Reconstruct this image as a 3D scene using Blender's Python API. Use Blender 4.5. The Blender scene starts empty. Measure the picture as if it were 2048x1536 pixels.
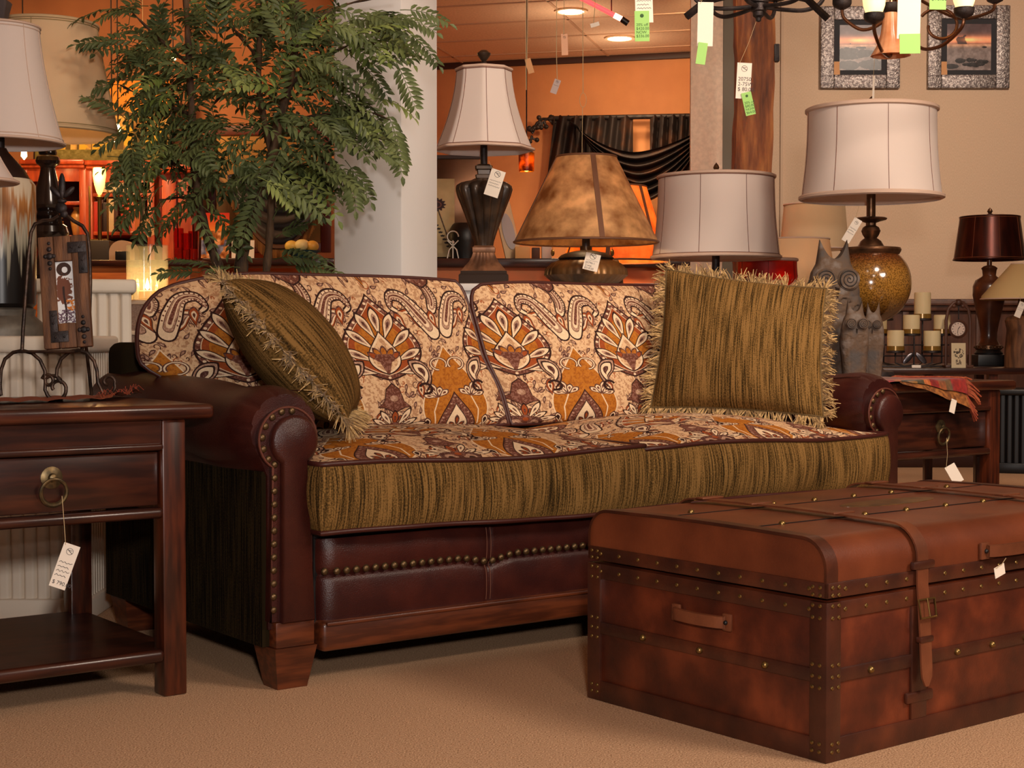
import bpy, bmesh, math, random
import numpy as np
from mathutils import Vector, Matrix
D = bpy.data
SC = bpy.context.scene
COL = SC.collection
PI = math.pi
rnd = random.Random(7)

# ------------------------------------------------------------------ camera
F, HZ, CH = 3100.0, 670.0, 0.81          # focal length in px of a 2048 wide frame, horizon row, camera height
PITCH = math.atan((768.0 - HZ) / F)
cam_d = D.cameras.new('camera'); cam = D.objects.new('camera', cam_d); COL.objects.link(cam)
cam_d.sensor_fit = 'HORIZONTAL'; cam_d.sensor_width = 36.0; cam_d.lens = F / 2048.0 * 36.0
cam_d.clip_start = 0.05; cam_d.clip_end = 100
cam.location = (0, 0, CH); cam.rotation_euler = (PI / 2 - PITCH, 0, 0)
SC.camera = cam

# ------------------------------------------------------------------ colour management, world, big lights
vs = SC.view_settings
SC.display_settings.display_device = 'sRGB'
vs.view_transform = 'Standard'; vs.look = 'None'; vs.gamma = 1.0; vs.use_curve_mapping = False
vs.exposure = 0.14
w = D.worlds.new('World'); SC.world = w; w.use_nodes = True
bg = w.node_tree.nodes['Background']
bg.inputs[0].default_value = (1.0, 0.72, 0.5, 1); bg.inputs[1].default_value = 0.03

def area(name, loc, aim, size, power, col, shape='SQUARE', sy=None):
    l = D.lights.new(name, 'AREA'); l.shape = shape; l.size = size
    if sy: l.size_y = sy
    l.energy = power; l.color = col
    o = D.objects.new(name, l); COL.objects.link(o); o.location = loc
    d = Vector(aim) - Vector(loc); o.rotation_euler = d.to_track_quat('-Z', 'Y').to_euler()
    return o
def spot(name, loc, aim, power, col, ang=80, blend=.6, rad=.05):
    l = D.lights.new(name, 'SPOT'); l.energy = power; l.color = col; l.spot_size = math.radians(ang)
    l.spot_blend = blend; l.shadow_soft_size = rad
    o = D.objects.new(name, l); COL.objects.link(o); o.location = loc
    d = Vector(aim) - Vector(loc); o.rotation_euler = d.to_track_quat('-Z', 'Y').to_euler()
    return o
WARM = (1.0, 0.82, 0.66)
# photographer's flash on a bracket above the camera
area('flash', (0.12, -0.2, 1.17), (0.3, 5.0, 0.85), 0.14, 66, (1.0, 0.92, 0.86))
# shop track lights in the ceiling, and an added pillar fill: the warm key comes from high on the right
spot('track_light_sofa', (3.0, 1.6, 2.9), (0.6, 4.3, 0.5), 350, WARM, 75, .7, .6)
spot('track_light_trunk', (3.2, 1.6, 2.95), (1.3, 3.4, 0.3), 170, WARM, 60, .9, .5)
spot('pillar_fill', (0.85, 6.9, 2.98), (1.15, 8.5, 1.7), 55, WARM, 80, .8, .15)  # added spot that brightens the pillar, not a fixture of the shop
spot('track_light_front', (1.0, 0.4, 2.95), (0.0, 3.2, 0.2), 60, WARM, 85, .9, .25)
spot('track_light_lamps', (1.6, 3.2, 2.95), (0.9, 6.1, 1.1), 240, WARM, 85, .8, .2)
spot('track_light_tree', (0.1, 3.0, 2.95), (-0.5, 5.2, 1.5), 70, WARM, 70, .8, .2)
spot('track_light_wall', (2.6, 7.0, 2.95), (2.6, 9.5, 1.5), 150, (1.0, 0.80, 0.64), 100, .8, .12)
spot('track_light_orange_wall', (1.3, 9.9, 2.95), (1.5, 12.4, 1.7), 150, (1.0, 0.70, 0.40), 95, .8, .12)
spot('track_light_books', (-2.6, 7.6, 2.95), (-2.4, 9.6, 1.6), 150, (1.0, 0.60, 0.28), 90, .8, .12)

# ------------------------------------------------------------------ helpers
def at(px, py, Y):
    """point on the ray of photo pixel (px, py) at world depth Y"""
    xc = (px - 1024.0) / F; yc = (768.0 - py) / F
    cp, sp = math.cos(PITCH), math.sin(PITCH)
    d = Vector((xc, cp + yc * sp, -sp + yc * cp))
    return Vector((0, 0, CH)) + d * (Y / d.y)
def sc(Y): return Y / F

def srgb(r, g, b):
    def c(x):
        x /= 255.0
        return x / 12.92 if x <= 0.04045 else ((x + 0.055) / 1.055) ** 2.4
    return (c(r), c(g), c(b), 1.0)

class MB:
    def __init__(s): s.v = []; s.f = []; s.m = []; s.uv = []
    def add(s, vs_, fs, mi=0, uv=None):
        n = len(s.v); s.v += [tuple(p) for p in vs_]
        for k, f in enumerate(fs):
            s.f.append(tuple(i + n for i in f)); s.m.append(mi)
            s.uv.append([uv[i] for i in f] if uv else None)
        return s
    def xf(s, M): s.v = [tuple(M @ Vector(p)) for p in s.v]; return s
    def merge(s, o, M=None, mi=None):
        vs_ = [tuple(M @ Vector(p)) for p in o.v] if M else o.v
        n = len(s.v); s.v += vs_
        s.f += [tuple(i + n for i in f) for f in o.f]; s.m += (o.m if mi is None else [mi] * len(o.f)); s.uv += o.uv
        return s
    def box(s, x0, x1, y0, y1, z0, z1, b=0.0, seg=2, mi=0):
        bm = bmesh.new(); bmesh.ops.create_cube(bm, size=1)
        for v in bm.verts:
            v.co = Vector(((x0 + x1) / 2 + v.co.x * (x1 - x0), (y0 + y1) / 2 + v.co.y * (y1 - y0), (z0 + z1) / 2 + v.co.z * (z1 - z0)))
        if b > 0: bmesh.ops.bevel(bm, geom=bm.edges[:], offset=b, segments=seg, profile=.5, affect='EDGES')
        bm.verts.index_update()
        s.add([v.co[:] for v in bm.verts], [[v.index for v in f.verts] for f in bm.faces], mi); bm.free(); return s
    def lathe(s, prof, n=32, c=(0, 0), fn=None, cap=True, mi=0, a0=0.0):
        vs_ = []
        for r, z in prof:
            for k in range(n):
                a = a0 + 2 * PI * k / n; rr = r * (fn(a, z) if fn else 1)
                vs_.append((c[0] + rr * math.cos(a), c[1] + rr * math.sin(a), z))
        fs = []
        for i in range(len(prof) - 1):
            for k in range(n):
                fs.append((i * n + k, i * n + (k + 1) % n, (i + 1) * n + (k + 1) % n, (i + 1) * n + k))
        if cap:
            if prof[0][0] > 1e-6: fs.append(tuple(range(n))[::-1])
            if prof[-1][0] > 1e-6: fs.append(tuple(range((len(prof) - 1) * n, len(prof) * n)))
        return s.add(vs_, fs, mi)
    def tube(s, pts, r, n=8, closed=False, mi=0, cap=True):
        P = [Vector(p) for p in pts]; m = len(P)
        R = r if isinstance(r, (list, tuple)) else [r] * m
        T = []
        for i in range(m):
            a = P[(i - 1) % m] if (closed or i > 0) else P[i]; b = P[(i + 1) % m] if (closed or i < m - 1) else P[i]
            t = (b - a); T.append(t.normalized() if t.length > 1e-9 else Vector((0, 0, 1)))
        up = Vector((0, 0, 1)) if abs(T[0].z) < .9 else Vector((1, 0, 0))
        nrm = (up - T[0] * up.dot(T[0])).normalized()
        vs_ = []
        for i in range(m):
            nrm = nrm - T[i] * nrm.dot(T[i])
            nrm = nrm.normalized() if nrm.length > 1e-6 else T[i].orthogonal().normalized()
            bn = T[i].cross(nrm)
            for k in range(n):
                a = 2 * PI * k / n
                vs_.append(P[i] + (nrm * math.cos(a) + bn * math.sin(a)) * R[i])
        fs = []
        for i in range(m if closed else m - 1):
            j = (i + 1) % m
            for k in range(n): fs.append((i * n + k, i * n + (k + 1) % n, j * n + (k + 1) % n, j * n + k))
        if not closed and cap:
            fs.append(tuple(range(n))[::-1]); fs.append(tuple(range((m - 1) * n, m * n)))
        return s.add(vs_, fs, mi)
    def grid(s, fn, nu, nv, uvf=None, mi=0, flip=False):
        vs_ = []; uv = []
        for j in range(nv + 1):
            for i in range(nu + 1):
                a, b = i / nu, j / nv; vs_.append(fn(a, b)); uv.append(uvf(a, b) if uvf else (a, b))
        fs = []
        for j in range(nv):
            for i in range(nu):
                q = (j * (nu + 1) + i, j * (nu + 1) + i + 1, (j + 1) * (nu + 1) + i + 1, (j + 1) * (nu + 1) + i)
                fs.append(q[::-1] if flip else q)
        return s.add(vs_, fs, mi, uv)
    def prism(s, outline, d0, d1, M=None, mi=0):
        """outline in (x, z), extruded along y from d0 to d1"""
        n = len(outline)
        vs_ = [Vector((p[0], d0, p[1])) for p in outline] + [Vector((p[0], d1, p[1])) for p in outline]
        if M: vs_ = [M @ v for v in vs_]
        fs = [tuple(range(n)), tuple(range(n, 2 * n))[::-1]] + [(i, i + n, (i + 1) % n + n, (i + 1) % n) for i in range(n)]
        return s.add(vs_, fs, mi)
    def ball(s, c, r, n=10, m=6, sx=1, sy=1, sz=1, mi=0):
        prof = [(max(r * math.sin(PI * i / m), 1e-7), -r * math.cos(PI * i / m)) for i in range(m + 1)]
        t = MB().lathe(prof, n, cap=False)
        return s.merge(t, Matrix.Translation(c) @ Matrix.Diagonal((sx, sy, sz, 1)), mi)
    def build(s, name, mats, parent=None, loc=None, rot=None, ang=38, smooth=True):
        me = D.meshes.new(name); me.from_pydata(s.v, [], s.f); 
        if not isinstance(mats, (list, tuple)): mats = [mats]
        for m_ in mats: me.materials.append(m_)
        me.polygons.foreach_set('material_index', s.m)
        if any(u is not None for u in s.uv):
            L = me.uv_layers.new(name='UVMap'); fl = []
            for f, u in zip(s.f, s.uv):
                for k in range(len(f)): fl += list(u[k]) if u else [0.0, 0.0]
            L.data.foreach_set('uv', fl)
        me.validate(clean_customdata=False)
        bm = bmesh.new(); bm.from_mesh(me); bmesh.ops.recalc_face_normals(bm, faces=bm.faces[:]) if s.__dict__.get('recalc', True) else None
        bm.to_mesh(me); bm.free()
        if smooth:
            me.polygons.foreach_set('use_smooth', [True] * len(me.polygons)); me.set_sharp_from_angle(angle=math.radians(ang))
        me.update()
        o = D.objects.new(name, me); COL.objects.link(o)
        if parent: o.parent = parent
        if loc is not None: o.location = loc
        if rot is not None: o.rotation_euler = rot
        return o

def tag(o, label, cat, group=None, kind=None):
    o['label'] = label; o['category'] = cat
    if group: o['group'] = group
    if kind: o['kind'] = kind
    return o
def thing(name, label, cat, loc=(0, 0, 0), rz=0.0, group=None):
    o = D.objects.new(name, None); COL.objects.link(o); o.location = loc; o.rotation_euler = (0, 0, rz)
    o.empty_display_size = .05
    return tag(o, label, cat, group)
def struct(name, mb, m, **k):
    o = mb.build(name, m, **k); o['kind'] = 'structure'; return o
def children_of(o): return [c for c in D.objects if c.parent == o]
def dup(root, loc=None, rz=None, label=None):
    r = root.copy(); COL.objects.link(r)
    if loc is not None: r.location = loc
    if rz is not None: r.rotation_euler = (0, 0, rz)
    if label: r['label'] = label
    for ch in children_of(root):
        c = ch.copy(); COL.objects.link(c); c.parent = r
        for g in children_of(ch):
            d = g.copy(); COL.objects.link(d); d.parent = c
    return r
def lamp_light(parent, loc, power, col, rad=.03):
    l = D.lights.new('bulb_light', 'POINT'); l.energy = power; l.color = col; l.shadow_soft_size = rad
    o = D.objects.new('bulb_light', l); COL.objects.link(o); o.location = loc; o.parent = parent; return o

# ------------------------------------------------------------------ materials
def mat(name, col, rough=.5, metal=0.0, spec=.5, col2=None, nscale=6.0, stretch=(1, 1, 1), lo=.4, hi=.62, bump=0.0, bscale=150.0,
        bstretch=None, sheen=0.0, coat=0.0, emit=None, estr=0.0, trans=0.0, transl=0.0, coord='Object', detail=5.0, ior=1.45, col3=None, alpha=1.0):
    m = D.materials.new(name); m.use_nodes = True; nt = m.node_tree; N = nt.nodes; L = nt.links
    b = N['Principled BSDF']; I = b.inputs
    I['Base Color'].default_value = col; I['Roughness'].default_value = rough; I['Metallic'].default_value = metal
    I['Specular IOR Level'].default_value = spec; I['Sheen Weight'].default_value = sheen; I['Coat Weight'].default_value = coat
    I['Transmission Weight'].default_value = trans; I['IOR'].default_value = ior; I['Alpha'].default_value = alpha
    if sheen: I['Sheen Roughness'].default_value = .5
    if coat: I['Coat Roughness'].default_value = .15
    if emit: I['Emission Color'].default_value = emit; I['Emission Strength'].default_value = estr
    tc = N.new('ShaderNodeTexCoord')
    def noise(scale, st, det):
        mp = N.new('ShaderNodeMapping'); mp.inputs['Scale'].default_value = st; L.new(tc.outputs[coord], mp.inputs[0])
        n = N.new('ShaderNodeTexNoise'); n.inputs['Scale'].default_value = scale; n.inputs['Detail'].default_value = det
        L.new(mp.outputs[0], n.inputs['Vector']); return n
    src = None
    if col2:
        n = noise(nscale, stretch, detail); r = N.new('ShaderNodeValToRGB'); e = r.color_ramp.elements
        e[0].position = lo; e[0].color = col; e[1].position = hi; e[1].color = col2
        if col3: x = e.new((lo + hi) / 2); x.color = col3
        L.new(n.outputs[0], r.inputs[0]); L.new(r.outputs[0], I['Base Color']); src = r.outputs[0]
    if bump:
        n = noise(bscale, bstretch or (1, 1, 1), 3); bp = N.new('ShaderNodeBump'); bp.inputs['Strength'].default_value = bump
        bp.inputs['Distance'].default_value = .004
        L.new(n.outputs[0], bp.inputs['Height']); L.new(bp.outputs[0], I['Normal'])
    if transl > 0:
        t = N.new('ShaderNodeBsdfTranslucent'); t.inputs[0].default_value = col
        if src: L.new(src, t.inputs[0])
        mx = N.new('ShaderNodeMixShader'); mx.inputs[0].default_value = transl
        L.new(b.outputs[0], mx.inputs[1]); L.new(t.outputs[0], mx.inputs[2]); L.new(mx.outputs[0], N['Material Output'].inputs[0])
    return m

def img_mat(name, arr, rough=.6, coord='UV', scale=(1, 1, 1), bump=0.0, bscale=500, sheen=0.0, spec=.3, coat=0.0):
    """a picture computed here as an array of display values (h, w, 3), row 0 at the bottom"""
    h, w_, _ = arr.shape
    im = D.images.new(name, w_, h); px = np.ones((h, w_, 4), np.float32); px[..., :3] = np.clip(arr, 0, 1)
    im.pixels.foreach_set(px.ravel()); im.update(); im.pack()
    m = D.materials.new(name); m.use_nodes = True; nt = m.node_tree; N = nt.nodes; L = nt.links; b = N['Principled BSDF']
    tc = N.new('ShaderNodeTexCoord'); mp = N.new('ShaderNodeMapping'); mp.inputs['Scale'].default_value = scale
    t = N.new('ShaderNodeTexImage'); t.image = im
    L.new(tc.outputs[coord], mp.inputs[0]); L.new(mp.outputs[0], t.inputs[0]); L.new(t.outputs[0], b.inputs['Base Color'])
    b.inputs['Roughness'].default_value = rough; b.inputs['Specular IOR Level'].default_value = spec; b.inputs['Sheen Weight'].default_value = sheen
    b.inputs['Coat Weight'].default_value = coat
    if bump:
        n = N.new('ShaderNodeTexNoise'); n.inputs['Scale'].default_value = bscale; L.new(tc.outputs['Object'], n.inputs['Vector'])
        bp = N.new('ShaderNodeBump'); bp.inputs['Strength'].default_value = bump; bp.inputs['Distance'].default_value = .002
        L.new(n.outputs[0], bp.inputs['Height']); L.new(bp.outputs[0], b.inputs['Normal'])
    return m

NR = np.random.RandomState(3)
def fbm(h, w_, cell, octs=4):
    out = np.zeros((h, w_)); amp = 1.0; tot = 0
    for o in range(octs):
        c = max(2, cell / 2 ** o); gh, gw = int(h / c) + 3, int(w_ / c) + 3
        g = NR.rand(gh, gw); y = np.arange(h) / c; x = np.arange(w_) / c
        yi = y.astype(int); xi = x.astype(int); fy = (y - yi)[:, None]; fx = (x - xi)[None]
        fy = fy * fy * (3 - 2 * fy); fx = fx * fx * (3 - 2 * fx)
        a = g[yi][:, xi]; b = g[yi][:, xi + 1]; c_ = g[yi + 1][:, xi]; d = g[yi + 1][:, xi + 1]
        out += amp * ((a * (1 - fx) + b * fx) * (1 - fy) + (c_ * (1 - fx) + d * fx) * fy); tot += amp; amp *= .55
    return out / tot
# ------------------------------------------------------------------ paisley damask, drawn as polygons into an array
TW, TH = 760, 852            # one repeat: 0.43 m x 0.48 m
XF = [1, 1, 0, 0]
pz = np.zeros((TH, TW, 3)); 
CREAM = (.90, .74, .57); GOLD = (.74, .45, .15); RUST = (.63, .30, .14); BROWN = (.33, .19, .15); PLUM = (.42, .24, .18); LITE = (.95, .83, .68); DARK = (.21, .12, .10); TAUPE = (.66, .50, .40)
pz[:] = CREAM
def fill(poly, col):
    P = (np.asarray(poly, float) * (XF[0], XF[1]) + (XF[2], XF[3])) * TW
    x0, y0 = P.min(0); x1, y1 = P.max(0)
    for ox in (-1, 0, 1):
        for oy in (-1, 0, 1):
            dx, dy = ox * TW, oy * TH
            ax, bx = max(0, int(x0 + dx)), min(TW, int(x1 + dx) + 2); ay, by = max(0, int(y0 + dy)), min(TH, int(y1 + dy) + 2)
            if ax >= bx or ay >= by: continue
            X, Y = np.meshgrid(np.arange(ax, bx) + .5, np.arange(ay, by) + .5)
            ins = np.zeros(X.shape, bool); Q = P + (dx, dy)
            for i in range(len(Q)):
                (xa, ya), (xb, yb) = Q[i - 1], Q[i]
                if ya == yb: continue
                c = (ya > Y) != (yb > Y)
                ins ^= c & (X < (xb - xa) * (Y - ya) / (yb - ya) + xa)
            pz[ay:by, ax:bx][ins] = col
def stroke(pts, w_, col):
    P = np.asarray(pts, float); T = np.gradient(P, axis=0); T /= np.linalg.norm(T, axis=1)[:, None] + 1e-9
    Nn = np.stack([-T[:, 1], T[:, 0]], 1) * w_ / 2
    for i in range(len(P) - 1): fill([P[i] + Nn[i], P[i + 1] + Nn[i + 1], P[i + 1] - Nn[i + 1], P[i] - Nn[i]], col)
def disc(c, r, col, n=14): fill([(c[0] + r * math.cos(2 * PI * k / n), c[1] + r * math.sin(2 * PI * k / n)) for k in range(n)], col)
def drop(x, y, L, W, a, curl=0.0, k=1.0, n=22):
    """teardrop: tip at (x, y), grows along angle a (degrees, 90 = up); curl bends the tip; k shrinks it inwards"""
    a = math.radians(a); sp = []; px_, py_ = 0.0, 0.0; ts = [i / n for i in range(n + 1)]
    for t in ts:
        sp.append((px_, py_)); th = a + curl * (1 - t) ** 1.6; px_ += L / n * math.cos(th); py_ += L / n * math.sin(th)
    lft, rgt = [], []
    for i, t in enumerate(ts):
        tt = t; wd = W * (math.sin(PI * min(1, tt) ** 1.7) ** .8 if 0 < tt < 1 else 0)
        th = a + curl * (1 - t) ** 1.6
        lft.append((sp[i][0] - math.sin(th) * wd, sp[i][1] + math.cos(th) * wd)); rgt.append((sp[i][0] + math.sin(th) * wd, sp[i][1] - math.cos(th) * wd))
    pts = np.array(lft + rgt[::-1]); m = int(n * .62); c = np.array(sp[m])
    return (pts - c) * k + c + np.array((x, y))
def pdrop(x, y, L, W, a, curl=0.0, cols=(DARK, LITE, BROWN, TAUPE), ks=(1.0, .86, .6, .42), mirror=None):
    for c, k in zip(cols, ks):
        q = drop(x, y, L, W, a, curl, k); fill(q, c)
        if mirror is not None: q = q.copy(); q[:, 0] = 2 * mirror - q[:, 0]; fill(q, c)
def sym(q, mx): q = np.array(q, float); r = q.copy(); r[:, 0] = 2 * mx - r[:, 0]; return q, r
def ogee(cx, y0, y1, W, k=1.0, n=30):
    """pointed leaf, base y0, tip y1"""
    L = []; H = y1 - y0
    for i in range(n + 1):
        t = i / n; wd = W * (math.sin(PI * t ** .72) ** 1.1) * (1 - .18 * t); L.append((cx - wd, y0 + H * t))
    q = np.array(L + [(2 * cx - a, b) for a, b in L[::-1]]); c = np.array((cx, y0 + H * .42)); return (q - c) * k + c
def palmette(cx, oy):
    fill(ogee(cx, oy + .48, oy + 1.06, .235), DARK); fill(ogee(cx, oy + .48, oy + 1.06, .235, .96), PLUM)
    for k in range(26):                     # beads in the border
        q = ogee(cx, oy + .48, oy + 1.06, .235, .91)
        p = q[int(k * len(q) / 26)]; disc(p, .0085, LITE)
    fill(ogee(cx, oy + .48, oy + 1.06, .235, .85), LITE); fill(ogee(cx, oy + .48, oy + 1.06, .235, .83), RUST); fill(ogee(cx, oy + .5, oy + 1.04, .22, .72), GOLD)
    for a, L, yy in ((90, .2, .80), (68, .2, .78), (112, .2, .78), (46, .2, .72), (134, .2, .72), (28, .19, .65), (152, .19, .65), (10, .17, .585), (170, .17, .585)):
        r = math.radians(a); pdrop(cx + .05 * math.cos(r), oy + yy - .06 + .03 * math.sin(r), L, .026, a, 0, (DARK, LITE, TAUPE, BROWN), (1.12, .92, .55, .3))
    fill(ogee(cx, oy + .52, oy + .82, .098), DARK); fill(ogee(cx, oy + .52, oy + .82, .098, .93), LITE); fill(ogee(cx, oy + .53, oy + .8, .085, .9), CREAM)
    for a in (40, 62, 90, 118, 140):        # lotus in the heart
        pdrop(cx, oy + .60, .12, .02, a, 0, (BROWN, GOLD if a % 4 else RUST), (1, .7))
    for dx in (-.03, 0, .03): disc((cx + dx, oy + .635), .027, PLUM)
    fill([(cx - .04, oy + .63), (cx + .04, oy + .63), (cx + .008, oy + .53), (cx - .008, oy + .53)], PLUM)
    # moustache of two curled paisleys
    pdrop(cx - .19, oy + .395, .26, .05, 38, 1.5, (DARK, TAUPE, DARK, LITE, BROWN), (1, .88, .72, .6, .3), mirror=cx)
    for q in sym([(cx - .19 + .035 * math.cos(t), oy + .42 + .035 * math.sin(t)) for t in np.linspace(.4, 5.2, 16)], cx): stroke(q, .016, DARK)
    # bell and spray below
    bell = [(cx - .085, oy + .3), (cx - .05, oy + .34), (cx - .035, oy + .42), (cx, oy + .46), (cx + .035, oy + .42), (cx + .05, oy + .34), (cx + .085, oy + .3), (cx + .05, oy + .295), (cx, oy + .26), (cx - .05, oy + .295)]
    fill((np.array(bell) - (cx, oy + .35)) * 1.08 + (cx, oy + .35), DARK); fill(bell, PLUM); disc((cx, oy + .36), .022, TAUPE)
    for a in (14, 36, 62, 90, 118, 144, 166):
        pdrop(cx, oy + .13, .15 + .02 * (a % 3), .019, a, 0, (DARK, LITE if a != 90 else RUST, BROWN), (1, .78, .25))
    for s_ in (-1, 1): disc((cx + s_ * .045, oy + .12), .055, BROWN); disc((cx + s_ * .045, oy + .115), .032, TAUPE); disc((cx + s_ * .05, oy + .105), .016, DARK)
    disc((cx, oy + .15), .035, PLUM); disc((cx, oy + .15), .016, RUST)
def goldleaf(cx, oy):
    fill(ogee(cx, oy + .02, oy + .86, .225), LITE); fill(ogee(cx, oy + .02, oy + .86, .225, .965), GOLD)
    for q in sym([(cx - .055 + .05 * math.cos(t), oy + .70 + .05 * math.sin(t)) for t in np.linspace(-.6, 4.6, 18)], cx): stroke(q, .02, BROWN); stroke(q, .008, LITE)
    for s_ in (-1, 1):                      # maple like leaves at both sides
        for a in (30, 62, 90, 118, 150):
            aa = a if s_ > 0 else 180 - a
            pdrop(cx + s_ * .105, oy + .42, .13 if a == 90 else .10, .022, aa + s_ * -14, 0, (BROWN, LITE, PLUM), (1, .72, .35))
        stroke([(cx + s_ * .105, oy + .42), (cx + s_ * .14, oy + .3), (cx + s_ * .13, oy + .16)], .008, LITE)
        pdrop(cx + s_ * .165, oy + .12, .13, .022, 80 if s_ > 0 else 100, 0, (BROWN, LITE, DARK), (1, .75, .5))
    fill(ogee(cx, oy - .01, oy + .47, .125), DARK); fill(ogee(cx, oy - .01, oy + .47, .125, .95), PLUM)
    for k in range(22):
        q = ogee(cx, oy - .01, oy + .47, .125, .85); p = q[int(k * len(q) / 22)]; disc(p, .007, TAUPE)
    fill(ogee(cx, oy + .02, oy + .40, .085, .86), DARK); fill(ogee(cx, oy + .02, oy + .40, .085, .8), LITE)
    for a, L in ((90, .13), (55, .08), (125, .08), (20, .06), (160, .06)): pdrop(cx, oy + .13, L, .015, a, 0, (BROWN, RUST), (1, .5))
    pdrop(cx, oy + .12, .08, .016, 270, 0, (BROWN, PLUM), (1, .5))
for k in range(130):
    x, y, r0, d0 = NR.rand(), NR.rand() * 1.12, .012 + .03 * NR.rand(), NR.rand() * 6
    stroke([(x + r0 * (1 - t * .13) * math.cos(d0 + t), y + r0 * (1 - t * .13) * math.sin(d0 + t)) for t in np.linspace(0, 5, 12)], .006, (BROWN, TAUPE, RUST)[k % 3])
# S-shaped paisleys between the big leaves, then the leaves themselves
for k in range(150):
    x, y = NR.rand(), NR.rand() * 1.12; a = NR.rand() * 360; pdrop(x, y, .07, .012, a, .8, (BROWN, TAUPE), (1, .55))
SP = (DARK, LITE, LITE, BROWN, TAUPE, BROWN, LITE)
for q in ((.28, 1.085, .22, .05, 25, 1.3, (DARK, GOLD, PLUM, LITE, RUST, LITE)), (.05, .93, .26, .05, -120, -1.2, (DARK, RUST, LITE, BROWN, TAUPE, BROWN)), (.46, .93, .26, .05, -60, 1.2, (DARK, RUST, LITE, BROWN, TAUPE, BROWN))):
    pdrop(*q[:6], q[6], (1.08, 1.0, .84, .62, .46, .22))
def spais(pts, ws):
    P = np.array(pts, float); n = len(P); t = np.linspace(0, n - 1, 40); X = []
    for q in t:
        i = min(int(q), n - 2); u = q - i; p0, p1, p2, p3 = P[max(i - 1, 0)], P[i], P[i + 1], P[min(i + 2, n - 1)]
        X.append(.5 * (2 * p1 + (p2 - p0) * u + (2 * p0 - 5 * p1 + 4 * p2 - p3) * u * u + (3 * p1 - p0 - 3 * p2 + p3) * u ** 3))
    X = np.array(X); W = np.interp(t, np.arange(n), ws); T = np.gradient(X, axis=0); T /= np.linalg.norm(T, axis=1)[:, None] + 1e-9; Nn = np.stack([-T[:, 1], T[:, 0]], 1)
    for add, k, c in ((.011, 1, DARK), (0, 1, LITE), (0, .64, BROWN), (0, .56, TAUPE), (0, .36, LITE), (0, .22, PLUM)):
        m = 0 if k == 1 else int(9 * (1.4 - k)); e = 40 - m // 2; w_ = (W * k + add)[m:e, None]; x = X[m:e]; N_ = Nn[m:e]
        cap = [x[-1] + w_[-1] * (T[e - 1] * math.sin(h) + N_[-1] * math.cos(h)) for h in np.linspace(0, PI, 9)]
        fill(np.concatenate([x + N_ * w_, np.array(cap), (x - N_ * w_)[::-1]]), c)
    for q in range(8, 36, 2): disc(X[q] + Nn[q] * W[q] * .82, .006, PLUM); disc(X[q] - Nn[q] * W[q] * .82, .006, PLUM)
spais([(.455, .93), (.41, .965), (.44, 1.03), (.53, 1.02), (.62, .90), (.70, .79)], [.008, .014, .024, .036, .056, .05])
spais([(1.05, .93), (1.09, .965), (1.05, 1.03), (.95, 1.02), (.87, .91), (.815, .80)], [.008, .014, .024, .036, .056, .05])
spais([(.70, 1.14), (.76, 1.10), (.78, 1.02), (.75, .95)], [.01, .03, .04, .03])
for (x, y, a) in ((.0, .06, 20), (.5, .06, 60), (.02, .30, 100), (.49, .30, 80), (.75, .80, 90), (.0, .82, 70), (.5, .8, 110), (.5, .45, 90), (1.0, .45, 90), (.38, .10, 120), (.12, .10, 60)):
    pdrop(x, y, .15, .034, a, .5, (BROWN, RUST, LITE, BROWN), (1, .82, .5, .25))
XF[:] = [1.34, .84, -.255, -.06]; goldleaf(.75, .04)
XF[:] = [1.42, 1.02, -.105, -.095]; palmette(.25, .06)
XF[:] = [1, 1, 0, 0]
for c, dlt in ((PLUM, .13), (BROWN, .12), (TAUPE, .12)):
    m = np.abs(pz - np.array(c)).sum(-1) < .01; sp = (fbm(TH, TW, 7, 2) > .56) & m; pz[sp] = np.array(c) + dlt
m = np.abs(pz - np.array(CREAM)).sum(-1) < .01; pz[m & (fbm(TH, TW, 11, 2) > .555)] = (.76, .58, .43)
m = np.abs(pz - np.array(GOLD)).sum(-1) < .01; pz[m & (fbm(TH, TW, 9, 2) > .57)] = (.66, .38, .13)
for k in range(0): pass
weave = .80 + .2 * NR.rand(TH, TW); pz *= weave[..., None]
pz += (fbm(TH, TW, 12, 2)[..., None] - .5) * .06
M_PAISLEY = img_mat('paisley_tapestry', pz, rough=.85, scale=(1 / .43, 1 / .48, 1), bump=.35, bscale=900, spec=.12)

# ------------------------------------------------------------------ pictures
def seascape(h, w_, seed, rocks):
    NR.seed(seed); y = np.linspace(0, 1, h)[:, None, None]; a = np.zeros((h, w_, 3))
    hz = .56; n = fbm(h, w_, w_ / 3)[..., None]; n2 = fbm(h, w_, 14)[..., None]
    sky = np.array((.34, .25, .25)) * (1 - 0) + np.array((.75, .45, .25)) * np.exp(-((y - hz - .1) / .1) ** 2) * (n > .3) + (n - .5) * .35
    sea = np.array((.50, .44, .42)) + (n2 - .5) * .35 + np.array((.35, .2, .08)) * np.exp(-((y - hz) / .06) ** 2)
    a = np.where(y > hz, sky, sea)
    X, Y = np.meshgrid(np.linspace(0, 1, w_), np.linspace(0, 1, h))
    sun = np.exp(-(((X - .45) / .2) ** 2 + ((Y - .66) / .05) ** 2)); a = a + sun[..., None] * np.array((.5, .32, .15))
    for (cx, cy, rx, ry) in rocks:
        m = ((X - cx) / rx) ** 2 + ((Y - cy) / ry) ** 2 + (fbm(h, w_, 20) - .5) * 2.2 < 1
        a[m] = (np.array((.13, .11, .11)) + (fbm(h, w_, 9)[..., None] - .5) * .3 + np.clip((Y - cy) / ry, -1, 1)[..., None] * .07)[m]
    return a
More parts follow.
